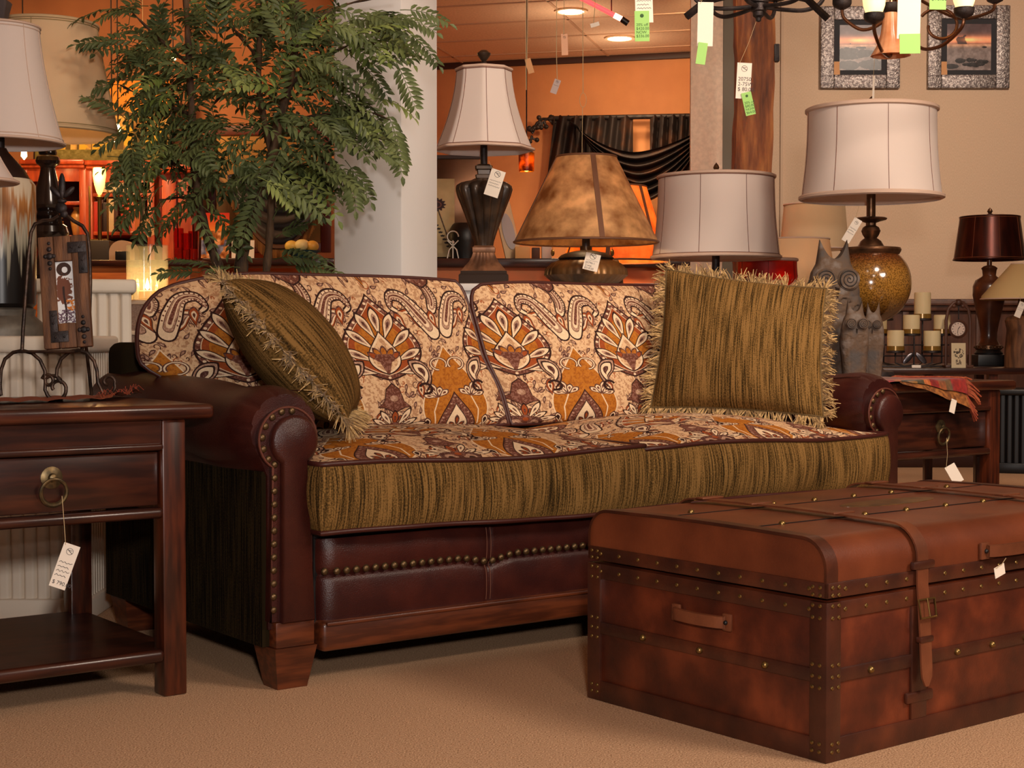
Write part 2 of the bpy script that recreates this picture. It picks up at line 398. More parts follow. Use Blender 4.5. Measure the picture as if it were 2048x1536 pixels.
IMG_SEA1 = img_mat('seascape_print_boulders', seascape(160, 160, 5, [(.22, .38, .26, .13), (.62, .36, .3, .09), (.15, .1, .3, .1), (.8, .12, .3, .12), (.5, .5, .12, .03)]), rough=.35, spec=.4)
IMG_SEA2 = img_mat('seascape_print_sunset', seascape(160, 160, 9, [(.3, .2, .12, .05), (.55, .22, .16, .05), (.8, .18, .14, .05), (.62, .12, .3, .05), (.12, .08, .14, .05), (.85, .5, .05, .015)]), rough=.35, spec=.4)
def mural(h, w_):
    NR.seed(21); X, Y = np.meshgrid(np.linspace(0, 1, w_), np.linspace(0, 1, h)); a = np.zeros((h, w_, 3))
    a[:] = np.array((.95, .62, .2)); a += ((Y - .6) * .35)[..., None] * np.array((.2, -.3, -.4))
    ridge = .63 + .1 * (fbm(h, w_, 60)[0] - .5) * 2 + .07 * np.exp(-((X[0] - .62) / .07) ** 2) + .05 * np.exp(-((X[0] - .8) / .05) ** 2)
    m = (Y < ridge[None]) & (Y > .5); a[m] = (.48, .36, .22)
    m = Y < .56; tex = fbm(h, w_, 26); a[m] = (np.array((.78, .6, .3)) + (tex[..., None] - .5) * .9 * np.array((1, .9, .6)))[m]
    st = fbm(1, w_, 16, 2)[0]; m = (Y < .42) & (st[None] > .5) & (fbm(h, w_, 18) > .42); a[m] = (.9, .72, .2)
    m = (Y < .4) & (st[None] < .46); a[m] = (.4, .32, .14)
    m = Y < .14; a[m] = (np.array((.5, .45, .2)) + (fbm(h, w_, 8)[..., None] - .5) * .3)[m]
    return a
IMG_MURAL = img_mat('autumn_landscape_painting', mural(220, 320), rough=.6)
def tree_print(h, w_):
    NR.seed(4); a = np.ones((h, w_, 3)) * .9; X, Y = np.meshgrid(np.linspace(0, 1, w_), np.linspace(0, 1, h))
    n = fbm(h, w_, 10)
    m = (((X - .45) / .42) ** 2 + ((Y - .88) / .11) ** 2 < 1) & (((X - .5) / .2) ** 2 + ((Y - .87) / .06) ** 2 > .7); a[m] = (.25, .17, .14)
    m = (((X - .38) / .5) ** 2 + ((Y - .55) / .24) ** 2 + (n - .5) * 2.4 < 1); a[m] = (.45, .27, .2)
    m = (np.abs(X - .42 - .05 * np.sin(Y * 9)) < .06) & (Y < .6); a[m] = (.22, .15, .13)
    m = (X > .5) & (Y < .38) & (Y > .2) & (n > .5); a[m] = (.85, .5, .2)
    m = (Y < .22) & (fbm(h, w_, 5) > .45); a[m] = (.42, .33, .38)
    return a
IMG_TREE = img_mat('sepia_tree_print', tree_print(240, 64), rough=.3, spec=.5)
def flower_card(h, w_):
    NR.seed(8); a = np.ones((h, w_, 3)) * np.array((.72, .62, .44)); X, Y = np.meshgrid(np.linspace(0, w_ / h, w_), np.linspace(0, 1, h)); a += (fbm(h, w_, 30)[..., None] - .5) * .12
    r = np.hypot(X - .1, Y - .67); th = np.arctan2(Y - .67, X - .1); m = r < .075 * (1 + .15 * np.cos(th * 12)); a[m] = (.22, .13, .13); a[(r < .04) & (r > .03)] = (.5, .3, .25)
    m = (np.abs(X - (.1 + (0.62 - Y) * .28)) < .006) & (Y < .62) & (Y > .05); a[m] = (.25, .18, .14)
    for k in range(9):
        cx, cy = .02 + .02 * k, .45 - .045 * k; m = ((X - cx - .05) / .022) ** 2 + ((Y - cy) / .012) ** 2 < 1; a[m] = (.18, .14, .13)
    return a
IMG_FLOWER = img_mat('botanical_panel', flower_card(200, 54), rough=.7)
def sketch(h, w_):
    NR.seed(6); a = np.ones((h, w_, 3)) * np.array((.82, .74, .6)); X, Y = np.meshgrid(np.linspace(0, 1, w_), np.linspace(0, 1, h)); n = fbm(h, w_, 7, 3)
    m = (((X - .5) / .38) ** 2 + ((Y - .6) / .2) ** 2 < 1) & (n > .5); a[m] = (.3, .25, .2)
    m = (np.abs(Y - .25) < .1) & (np.abs(X - .5) < .2) & (n > .46); a[m] = (.45, .38, .3); return a
IMG_SKETCH = img_mat('sepia_flower_sketch', sketch(120, 72), rough=.4)
def cover(h, w_):
    NR.seed(12); Y = np.linspace(0, 1, h)[:, None, None]; n = fbm(h, w_, 22)[..., None]; n2 = fbm(h, w_, 9)[..., None]
    a = np.where(Y > .6, np.array((.85, .35, .15)) + (Y - .8) * np.array((-.4, -.9, -.3)), np.array((.72, .45, .25)) + (n2 - .5) * .8)
    a = np.where((Y < .4) & (n > .48), np.array((.45, .45, .55)) + (n2 - .5) * .6, a); return a
IMG_COVER = img_mat('sunset_card', cover(120, 72), rough=.35)
def throw_tex(h, w_):
    NR.seed(15); u = np.linspace(0, 1, w_)[None, :]; a = np.zeros((h, w_, 3)); n = fbm(h, w_, 5, 2)
    cols = [(.48, .08, .06), (.48, .08, .06), (.58, .3, .1), (.25, .17, .07), (.5, .33, .12), (.25, .2, .08), (.62, .32, .1), (.46, .09, .06), (.5, .26, .09), (.36, .24, .09), (.48, .09, .06), (.5, .10, .06)]
    idx = np.clip((u * len(cols)).astype(int), 0, len(cols) - 1); a[:] = np.array(cols)[idx]
    a *= (.75 + .5 * n)[..., None]; return a
IMG_THROW = img_mat('red_striped_weave', throw_tex(160, 240), rough=.9, bump=.4, bscale=700, sheen=.2)

# ------------------------------------------------------------------ plain materials
def chenille(name, dark, mid, lite, coord='UV'):
    m = D.materials.new(name); m.use_nodes = True; nt = m.node_tree; N = nt.nodes; L = nt.links; b = N['Principled BSDF']
    tc = N.new('ShaderNodeTexCoord')
    def nz(st, s_, d):
        mp = N.new('ShaderNodeMapping'); mp.inputs['Scale'].default_value = st; L.new(tc.outputs[coord], mp.inputs[0])
        n = N.new('ShaderNodeTexNoise'); n.inputs['Scale'].default_value = s_; n.inputs['Detail'].default_value = d; L.new(mp.outputs[0], n.inputs['Vector']); return n
    n1 = nz((1, .03, 1), 215, 4); n2 = nz((1, .5, 1), 420, 2); n3 = nz((1, .25, 1), 10, 2)
    a = N.new('ShaderNodeMath'); a.operation = 'MULTIPLY_ADD'; L.new(n2.outputs[0], a.inputs[0]); a.inputs[1].default_value = .55; L.new(n1.outputs[0], a.inputs[2])
    a2 = N.new('ShaderNodeMath'); a2.operation = 'MULTIPLY_ADD'; L.new(n3.outputs[0], a2.inputs[0]); a2.inputs[1].default_value = .3; L.new(a.outputs[0], a2.inputs[2])
    r = N.new('ShaderNodeValToRGB'); e = r.color_ramp.elements; e[0].position = .74; e[0].color = dark; e[1].position = 1.0; e[1].color = lite; x = e.new(.90); x.color = mid
    L.new(a2.outputs[0], r.inputs[0]); L.new(r.outputs[0], b.inputs['Base Color'])
    b.inputs['Roughness'].default_value = .9; b.inputs['Sheen Weight'].default_value = 0; b.inputs['Specular IOR Level'].default_value = .05
    bp = N.new('ShaderNodeBump'); bp.inputs['Strength'].default_value = .6; bp.inputs['Distance'].default_value = .003
    L.new(a.outputs[0], bp.inputs['Height']); L.new(bp.outputs[0], b.inputs['Normal']); return m
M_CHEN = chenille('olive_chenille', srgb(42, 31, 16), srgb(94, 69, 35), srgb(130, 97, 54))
M_CHEN_SHADED = chenille('olive_chenille_shaded', srgb(14, 10, 6), srgb(28, 21, 11), srgb(50, 38, 20))  # chenille darkened: the sofa side's shade is put into the colour
M_LEATHER = mat('oxblood_leather', srgb(50, 18, 15), .34, spec=.5, col2=srgb(66, 26, 19), nscale=9, bump=.25, bscale=420)
M_PIPE = mat('leather_piping', srgb(62, 24, 18), .45)
M_SOFAWOOD = mat('sofa_walnut', srgb(66, 29, 14), .38, col2=srgb(98, 47, 23), nscale=7, stretch=(1, 6, 10), coat=.3)
M_NAIL = mat('antique_brass_nail', srgb(100, 78, 52), .42, .8, bump=.2, bscale=300)
M_CARPET = None
M_TABLE = mat('mahogany_stain', srgb(44, 17, 11), .3, col2=srgb(92, 42, 22), nscale=6, stretch=(1, 9, 9), lo=.38, hi=.75, coat=.35, bump=.06, bscale=30)
M_TABLE_D = mat('mahogany_dark', srgb(40, 16, 11), .32, col2=srgb(78, 36, 20), nscale=6, stretch=(1, 9, 9), lo=.4, hi=.8, coat=.3)
M_IRON = mat('wrought_iron_brown', srgb(46, 34, 28), .45, .6, col2=srgb(78, 56, 42), nscale=30, bump=.3, bscale=120)
M_IRON_D = mat('dark_iron', srgb(38, 32, 32), .5, .5, col2=srgb(62, 52, 50), nscale=25, bump=.3, bscale=120)
M_BRONZE = mat('bronze_metal', srgb(88, 62, 44), .35, .8, col2=srgb(128, 92, 64), nscale=20, bump=.15, bscale=90)
M_BRASS = mat('old_brass', srgb(140, 112, 66), .35, .9)
M_WHITE = mat('white_paint', srgb(214, 208, 204), .6, bump=.05, bscale=60)
M_PED = mat('ivory_gesso', srgb(214, 200, 182), .55, bump=.12, bscale=60)
M_CARD = mat('cream_card', srgb(236, 222, 206), .7)
M_GREEN = mat('green_card', srgb(156, 206, 112), .7)
M_INK = mat('ink', srgb(60, 50, 52), .7)
M_INKG = mat('green_ink', srgb(50, 84, 40), .7)
M_STRING = mat('string', srgb(186, 160, 120), .8)
M_BLACK = mat('black_lacquer', srgb(22, 20, 21), .4)
M_WOODTXT = mat('reclaimed_wood', srgb(84, 52, 32), .65, col2=srgb(126, 82, 50), nscale=8, stretch=(8, 8, 1), bump=.4, bscale=60, bstretch=(8, 8, 1))
def fabric(name, c, tr=.25): return mat(name, c, .9, spec=.1, transl=tr, bump=.12, bscale=700)
M_SHADE_W = fabric('ivory_silk_shade', srgb(238, 222, 212))
M_SHADE_T = fabric('tan_linen_shade', srgb(226, 196, 156))
M_TRIM = mat('shade_trim', srgb(206, 176, 156), .8)
M_TRIM_D = mat('shade_cord_brown', srgb(120, 74, 56), .8)
M_INNER = mat('shade_lining', srgb(236, 226, 210), .8, transl=.3)
M_BULB = mat('lit_bulb', (1, .7, .35, 1), .5, emit=(1.0, .62, .25, 1), estr=9)
M_FLAME = mat('flame', (1, .7, .35, 1), .5, emit=(1.0, .66, .25, 1), estr=28)
M_WAX = mat('cream_wax', srgb(250, 230, 182), .5, spec=.3, emit=None, transl=.3)
def glass(name, col, rough=.03): return mat(name, col, rough, trans=1.0, ior=1.45)
# ------------------------------------------------------------------ the room
M_CARPET = mat('beige_carpet', srgb(156, 116, 84), .95, spec=.05, col2=srgb(222, 182, 146), nscale=260, lo=.3, hi=.7, bump=1.0, bscale=260, detail=3)
M_ORANGE = mat('orange_plaster', srgb(196, 128, 82), .8, col2=srgb(208, 138, 88), nscale=3, bump=.1, bscale=80)
M_GRASS = mat('grasscloth_wall', srgb(196, 166, 138), .85, col2=srgb(214, 184, 154), nscale=70, stretch=(5, 5, 1.2), lo=.3, hi=.75, bump=.12, bscale=160, bstretch=(1, 1, 6))
M_CEIL = mat('ceiling_tile', srgb(216, 182, 154), .85, col2=srgb(228, 194, 166), nscale=60)
M_DARKTRIM = mat('dark_trim', srgb(58, 32, 26), .5)
M_WAINS = mat('wainscot_stain', srgb(74, 44, 32), .5, col2=srgb(94, 58, 42), nscale=5, stretch=(6, 6, 1))
ZC = 3.05
struct('floor', MB().box(-9, 9, -3, 15, -.06, 0), M_CARPET)
struct('ceiling', MB().box(-9, 9, -3, 15, ZC, ZC + .1), M_CEIL)
# ceiling grid bars over the back room
mb = MB()
g0 = (-1.2, 12.9); ga = math.atan2(12.36 - 12.9, (1380 - 868) * 12.6 / F)
for k in range(12):
    mb.box(-3.5, 5.5, -.012 - .61 * k - .3, .012 - .61 * k - .3, ZC - .006, ZC + .002)
for k in range(7): mb.box(-2.2 + 1.22 * k, -2.18 + 1.22 * k, -7.0, 0.2, ZC - .006, ZC + .002)
mb.xf(Matrix.Translation((at(868, 132, 12.9).x, 12.9, 0)) @ Matrix.Rotation(ga, 4, 'Z'))
struct('trim_1', mb, mat('ceiling_grid', srgb(196, 158, 130), .7))
def wall_line(name, x0, y0, x1, y1, m, z0=0, z1=ZC, th=.12):
    a = math.atan2(y1 - y0, x1 - x0); L = math.hypot(x1 - x0, y1 - y0)
    return struct(name, MB().box(0, L, 0, th, z0, z1), m, loc=(x0, y0, 0), rot=(0, 0, a))
pL, pR = at(868, 132, 12.9), at(1380, 108, 12.36)
dx, dy = (pR.x - pL.x), (pR.y - pL.y)
WDX, WDY = dx, dy
bx0, by0, bx1, by1 = pL.x - .35 * dx, pL.y - .35 * dy, pL.x + 1.75 * dx, pL.y + 1.75 * dy
wall_line('wall_back', bx0, by0, bx1, by1, M_ORANGE)
a_ = math.atan2(by1 - by0, bx1 - bx0); L_ = math.hypot(bx1 - bx0, by1 - by0)
struct('trim_2', MB().box(0, L_, -.03, -.001, ZC - .05, ZC - .002, .006), M_DARKTRIM, loc=(bx0, by0, 0), rot=(0, 0, a_))
wall_line('wall_left', -6.5, 10.2, bx0 + .2, 10.2, M_ORANGE)
wall_line('wall_passage', bx0 + .2, 10.2, bx0 + .25, by0 + .1, M_ORANGE)
# grasscloth wall with chair rail and stained wainscot
YW = 9.5
wx0 = at(1476, 600, YW).x
wall_line('wall_right', wx0, YW, 7.5, YW, M_GRASS)
struct('wall_wainscot', MB().box(wx0, 7.4, YW - .02, YW - .001, 0, .98), M_WAINS)
mb = MB().box(wx0, 7.4, YW - .05, YW - .021, .955, 1.03, .012).box(wx0, 7.4, YW - .07, YW - .051, .99, 1.015, .006)
for k in range(14): mb.box(wx0 + .1 + .45 * k, wx0 + .14 + .45 * k, YW - .035, YW - .021, .1, .955, .004)
struct('trim_3', mb, M_WAINS)
struct('baseboard_right', MB().box(wx0, 7.4, YW - .04, YW - .021, 0, .1, .008), M_DARKTRIM)
# a thin seam strip on the wall beside the timber
p = at(1563, 300, YW); struct('trim_4', MB().box(p.x - .008, p.x + .008, YW - .012, YW - .001, .98, ZC), mat('wall_batten', srgb(196, 166, 138), .7))
# grey-tan pillar and the white column
M_TANP = mat('tan_pillar_paint', srgb(204, 178, 156), .8, col2=srgb(216, 190, 166), nscale=40, bump=.1, bscale=120)
Yp = 8.6; p0, p1 = at(1381, 300, Yp), at(1445, 300, Yp)
struct('wall_pillar', MB().box(p0.x, p1.x, Yp, Yp + .04, 0, ZC), M_TANP)
M_TANP_SHADE = mat('pillar_side_shade', srgb(112, 102, 88), .8)  # dark grey tone stands for shading on the pillar's side
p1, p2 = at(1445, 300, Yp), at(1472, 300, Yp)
struct('wall_pillar_return', MB().box(p1.x, p2.x + .03, Yp + .05, Yp + .9, 0, ZC), M_TANP_SHADE)
Yc = 5.45; pc = at(803, 300, Yc); wl, wr = 143 * sc(Yc), 65 * sc(Yc); fi = math.atan2(wr, wl); s_ = math.hypot(wl, wr)
struct('wall_column', MB().box(-s_, 0, 0, s_, 0, ZC, .006), M_WHITE, loc=(pc.x, pc.y, 0), rot=(0, 0, -fi))
# white half wall behind the sofa that carries the lamps
px0, px1 = at(845, 600, 5.9).x, at(1400, 600, 5.9).x
struct('wall_half', MB().box(px0, px1, 5.82, 6.42, 0, .975).box(px0, px1, 5.8, 6.44, .975, 1.003, .006), M_WHITE)

# ------------------------------------------------------------------ the sofa (x along the seat, y towards its back)
TH_S = math.radians(36.5); SO = Vector((-.541, 3.486, 0)); SW = 2.136
M_S = Matrix.Translation(SO) @ Matrix.Rotation(TH_S, 4, 'Z')
sofa = thing('sofa', 'leather sofa with rolled arms, paisley cushions and brass nailheads', 'sofa', SO, TH_S)
def arm(side):
    """side 0 = left, 1 = right; built for the left and mirrored"""
    def X(u): return u if side == 0 else SW - u
    UC, ZCn, ZK_ = .043, .592, .573
    body = MB(); nS, nP = 40, 120
    prof = []
    for k in range(nP + 1):
        t = k / nP
        if t < .18: prof.append((.115, .14 + (.49 - .14) * t / .18, None))
        elif t < .80:
            a = math.radians(-42 + (266) * (t - .18) / .62); prof.append((0, 0, a))
        else: q = (t - .80) / .2; prof.append((.0, .49 - (.49 - .14) * q, None))
    def pt(i, j):
        s = j / nS; u, z, a = prof[i]; v = .022 + .93 * s
        lift = .02 * max(0, (s - .12)) ** 1.2 - .012 * math.exp(-((s - .22) / .12) ** 2)
        if a is not None:
            r = .106
            front = max(0, 1 - s / .12)
            r -= .022 * front ** 3
            for ak in (-20, 12, 45, 72, 104, 140, 172, 205):
                dd = (math.degrees(a) - ak + .25 * (s * 300)) / 2.6
                r -= .006 * math.exp(-dd * dd) * max(0, 1 - s / .10)
            return (X(UC + r * math.cos(a)), v, ZCn + r * math.sin(a) + lift)
        return (X(u), v, z)
    vs_ = [pt(i, j) for j in range(nS + 1) for i in range(nP + 1)]; fs = []
    for j in range(nS):
        for i in range(nP): fs.append((j * (nP + 1) + i, j * (nP + 1) + i + 1, (j + 1) * (nP + 1) + i + 1, (j + 1) * (nP + 1) + i))
    fs.append(tuple(range(nP + 1))); fs.append(tuple(range(nS * (nP + 1), (nS + 1) * (nP + 1))))
    body.add(vs_, fs); A = body.build('arm', M_LEATHER, sofa, ang=60)
    # top seam of the arm
    sm = MB().tube([(X(UC + .1065 * math.cos(math.radians(58))), .05 + .85 * t, ZCn + .1065 * math.sin(math.radians(58)) + .02 * max(0, t - .12) ** 1.2 - .012 * math.exp(-((t - .22) / .12) ** 2)) for t in [k / 16 for k in range(17)]], .0015, 5)
    sm.build('seam', M_PIPE, A)
    # front panel: keyhole pad, welt and nails
    def key(r, hw, z0, n=30):
        a1 = math.radians(-58); pts = [(UC + .008 - hw * .5 - .012, z0), (UC + .008 + hw * .5 + .012, z0)]
        for k in range(n + 1):
            a = a1 + (PI - 2 * a1) * k / n; pts.append((UC + r * math.cos(a), ZK_ + r * math.sin(a)))
        return pts
    def flip(pts): return [(X(u), z) for u, z in pts]
    back = MB().prism(flip(key(.0735, .085, .16)), .004, .05); back.build('front_panel', M_LEATHER, sofa)
    pad = MB(); o1, o2 = [(u + (.010 if side == 0 else .010), z - .003) for u, z in flip(key(.0585, .060, .16))], [(u + (.010 if side == 0 else .010), z - .003) for u, z in flip(key(.0505, .050, .164))]; n = len(o1)
    cxm = X(UC)
    vs_ = [(u, .004, z) for u, z in o1] + [(u, -.011, z) for u, z in o1] + [(u, -.017, z) for u, z in o2]
    fs = [(i, (i + 1) % n, n + (i + 1) % n, n + i) for i in range(n)] + [(n + i, n + (i + 1) % n, 2 * n + (i + 1) % n, 2 * n + i) for i in range(n)] + [tuple(range(2 * n, 3 * n))]
    pad.add(vs_, fs); pad.build('pad', M_LEATHER, sofa, ang=70)
    w_ = MB().tube([(u, .003, z) for u, z in flip(key(.0735, .085, .16))], .0028, 6, closed=True); w_.build('welt', mat('welt_leather', srgb(96, 52, 40), .4) if 'welt_leather' not in D.materials else D.materials['welt_leather'], sofa)
    nl = MB(); kp = flip(key(.0655, .071, .17, 40)); outer = (lambda u: u < X(UC) + .02) if side == 0 else (lambda u: u < X(UC) + .01); seq = kp[2:] + [(kp[0][0], kp[0][1])]
    def along(poly, step):
        out = []; acc = 0
        for (a, b), (c, d) in zip(poly[:-1], poly[1:]):
            L = math.hypot(c - a, d - b)
            while acc < L: out.append((a + (c - a) * acc / L, b + (d - b) * acc / L)); acc += step
            acc -= L
        return out
    ends = [kp[-1], kp[0]]
    for u, z in along(kp[2:], .0265) + along(ends, .03) + along([kp[2], kp[1]], .03):
        if (u < X(UC) + .012): nl.ball((u, .003, z), .0085, 10, 6, sy=.7)
    nl.build('nailheads', M_NAIL, sofa)
    # wooden block and tapered foot, at the front and the back
    for v0 in (.0, .86):
        ft = MB().box(X(.008) if side == 0 else X(.108), X(.108) if side == 0 else X(.008), v0, v0 + .1, .098, .158, .004)
        ft.build('foot_block', M_SOFAWOOD, sofa)
        us = [X(.004), X(.112)]; u0, u1 = min(us), max(us); t = MB(); i_ = .016
        vs_ = [(u0, v0 - .004, .098), (u1, v0 - .004, .098), (u1, v0 + .104, .098), (u0, v0 + .104, .098), (u0 + i_, v0 + i_, 0), (u1 - i_, v0 + i_, 0), (u1 - i_, v0 + .1 - i_, 0), (u0 + i_, v0 + .1 - i_, 0)]
        t.add(vs_, [(0, 1, 2, 3), (7, 6, 5, 4), (0, 4, 5, 1), (1, 5, 6, 2), (2, 6, 7, 3), (3, 7, 4, 0)]); t.build('foot', M_SOFAWOOD, sofa)
    sp = MB(); us = sorted([X(-.012), X(.008)])
    sp.grid(lambda a, b: (X(-.012), .03 + .92 * a, .1 + .40 * b), 1, 1, lambda a, b: (.92 * a, .4 * b)); sp.box(us[0] + .001, us[1] - .001, .03, .95, .1, .5)
    sp.build('side_panel', M_CHEN_SHADED, sofa)
arm(0); arm(1)
# base: leather front with dipping nail row, wood rail
U0, U1 = .122, SW - .122
def naildip(u):
    z = .262
    for c in (.60, SW - .60): z -= .016 * max(0, 1 - abs(u - c) / .075)
    return z
mb = MB()
def base_pt(a, b):
    u = U0 + (U1 - U0) * a; z = .148 + (.338 - .148) * b
    zn = naildip(u) - .008
    g = math.exp(-((z - zn) / .007) ** 2)
    bul = .012 * math.sqrt(max(0, 1 - abs((z - (zn + .338) / 2) / ((.345 - zn) / 2)) ** 2)) if z > zn else .010 * math.sqrt(max(0, 1 - abs((z - (zn + .14) / 2) / ((zn - .135) / 2)) ** 2))
    for c in (.60, 1.0, SW - .6): bul -= .005 * math.exp(-((u - c) / .006) ** 2)
    e = min(u - U0, U1 - u); rnd_ = .05 * (1 - math.sqrt(max(0, 1 - (1 - min(1, e / .05)) ** 2)))
    return (u, .012 - bul - .004 + .006 * g + rnd_, z)
mb.grid(base_pt, 260, 40); mb.grid(lambda a, b: (U0 + (U1 - U0) * a, .02 + .3 * b, .338), 2, 1); mb.build('base_front', M_LEATHER, sofa, ang=60)
nl = MB(); k = 0; u = U0 + .018
while u < U1 - .01:
    nl.ball((u, base_pt((u - U0) / (U1 - U0), (naildip(u) - .148) / .19)[1] - .003, naildip(u)), .0094, 10, 6, sy=.75); u += .0262
nl.build('nailheads', M_NAIL, sofa)
st = MB()
for c in (.60, 1.0, SW - .6):
    for dd in (-.006, .006): st.tube([(c + dd, base_pt((c + dd - U0) / (U1 - U0), (z - .148) / .19)[1] - .0005, z) for z in [.152 + .18 * t / 24 for t in range(25)]], .001, 4)
st.build('stitching', mat('tan_thread', srgb(110, 64, 44), .7), sofa)
mb = MB().box(U0, U1, -.012, .05, .078, .148, .012, 3); mb.box(U0 + .01, U1 - .01, -.017, -.005, .138, .147, .003); mb.build('base_rail', M_SOFAWOOD, sofa)
MB().box(U0, U1, .03, .92, .1, .35).build('seat_deck', M_BLACK, sofa)
mb = MB(); mb.box(.0, SW, .84, .975, .1, .79, .03, 3); mb.build('back_frame', M_CHEN_SHADED, sofa)

def seat_cushion(u0, u1, seed):
    rr = random.Random(seed); w_, z0, z1 = u1 - u0, .355, .512; v0, v1 = -.05, .66
    top = MB(); ph = rr.random() * 6
    def edge(sx, sy):
        r = .025; x = sx; y = sy
        return x, y
    def zt(a, b): return z1 + .006 * math.sin(a * 7 + ph) * (1 - b) + .055 * (1 - abs(2 * a - 1) ** 2.6) * (1 - abs(2 * b - 1) ** 2.4) ** .9 + .01 * b
    def bow(a, b): return -.012 * (1 - abs(2 * a - 1) ** 3)
    def tp(a, b): return (u0 + w_ * a, v0 + (v1 - v0) * b + bow(a, b) * (1 - b), zt(a, b))
    top.grid(tp, 44, 34, lambda a, b: (u0 + w_ * a + .05, (v1 - v0) * b * 1.0 + .02))
    C = top.build('seat_cushion', M_PAISLEY, sofa, ang=80)
    box = MB()
    per = [(a, 0.0) for a in np.linspace(0, 1, 45)] + [(1.0, b) for b in np.linspace(0, 1, 30)][1:] + [(a, 1.0) for a in np.linspace(1, 0, 30)][1:] + [(0.0, b) for b in np.linspace(1, 0, 30)][1:]
    n = len(per); m = 10; vs_ = []; uv = []; s = 0; prev = None
    for k, (a, b) in enumerate(per):
        p = Vector(tp(a, b)); nx = (1 if a == 1 else -1 if a == 0 else 0); ny = (1 if b == 1 else -1 if b == 0 else 0)
        if prev is not None: s += (p.xy - prev).length
        prev = p.xy.copy()
        for j in range(m + 1):
            t = j / m; q = .018 * math.sin(PI * t) ** .7 + .004 * math.sin(s * 23 + t * 3)
            if nx and ny: q *= .6
            vs_.append((p.x + nx * q, p.y + ny * q, p.z + (z0 + .006 * math.sin(a * 5 + ph) - p.z) * t)); uv.append((s, t * .16))
    fs = [(i * (m + 1) + j, (i + 1) * (m + 1) + j, (i + 1) * (m + 1) + j + 1, i * (m + 1) + j + 1) for i in range(n - 1) for j in range(m)]
    box.add(vs_, fs, 0, uv); box.add([vs_[i * (m + 1) + m] for i in range(n)], [tuple(range(n - 1))])
    box.build('boxing', M_CHEN, C, ang=70)
    pp = MB().tube([Vector(vs_[i * (m + 1)]) + Vector((0, -.002, 0)) for i in range(n - 1)], .0062, 8, closed=True)
    pp.tube([Vector(vs_[i * (m + 1) + m]) + Vector((0, -.002, 0)) for i in range(n - 1)], .0062, 8, closed=True); pp.build('piping', M_PIPE, C, ang=80)
seat_cushion(.098, 1.072, 1); seat_cushion(1.076, SW - .096, 2)

def back_cushion(uL_low, uL_top, uR_low, uR_top, seed, slack):
    """face is a grid in (a: left to right, b: bottom to top)"""
    Z0, Z1 = .545, .985
    def side(lo, hi, z):
        t = min(1, max(0, (z - .63) / .14)); t = t * t * (3 - 2 * t); return lo + (hi - lo) * t
    def outline(a, b):
        z = Z0 + (Z1 - Z0) * b
        l, r = side(uL_low, uL_top, z), side(uR_low, uR_top, z)
        rc = .07                                         # rounded top corners
        oc = (uL_top < 0)
        e = max(0, (b - .80) / .20); e3 = max(0, (b - .45) / .55)
        ins = rc * (1 - math.sqrt(max(0, 1 - e * e)))
        l += ins * (.8 if not oc else .6) + (.10 * e3 ** 2.5 if oc else 0); r -= ins * .35 + (.10 * e3 ** 2.5 if uR_top > SW else 0)
        u = l + (r - l) * a
        z -= .03 * max(0, 1 - a / .3) ** 2 * b * (1 if oc else .3)
        z -= .012 * slack * math.sin(a * PI) * b + .012 * (abs(2 * a - 1) ** 3) * b
        v = .56 + .20 * b
        return u, v, z
    def thick(a, b): return (max(0, 1 - abs(2 * a - 1) ** 2.8) * max(0, 1 - abs(2 * b - 1) ** 2.6)) ** .55
    fr = MB()
    def f(a, b):
        u, v, z = outline(a, b); t = thick(a, b); w_ = .004 * math.sin(a * 14 + seed) * math.sin(b * 5)
        return (u, v - (.085 * t + w_ * t), z - .02 * t)
    fr.grid(f, 60, 40, lambda a, b: (outline(a, b)[0] - (.12 if seed == 0 else .164), .46 * b + .03))
    C = fr.build('back_cushion', M_PAISLEY, sofa, ang=80)
    bk = MB()
    def g(a, b): u, v, z = outline(a, b); t = thick(a, b); return (u, v + .07 * t + .0, z)
    bk.grid(g, 30, 20, lambda a, b: (outline(a, b)[0], .45 * b), flip=True); bk.build('cushion_back', M_CHEN, C, ang=80)
    per = [(a, 0.0) for a in np.linspace(0, 1, 40)] + [(1.0, b) for b in np.linspace(0, 1, 24)][1:] + [(a, 1.0) for a in np.linspace(1, 0, 40)][1:] + [(0.0, b) for b in np.linspace(1, 0, 24)][1:-1]
    MB().tube([f(a, b) for a, b in per], .0062, 8, closed=True).build('piping', M_PIPE, C, ang=80)
back_cushion(.135, -.035, 1.075, 1.045, 0, .4); back_cushion(1.085, 1.06, SW - .135, SW + .035, 3, 1)

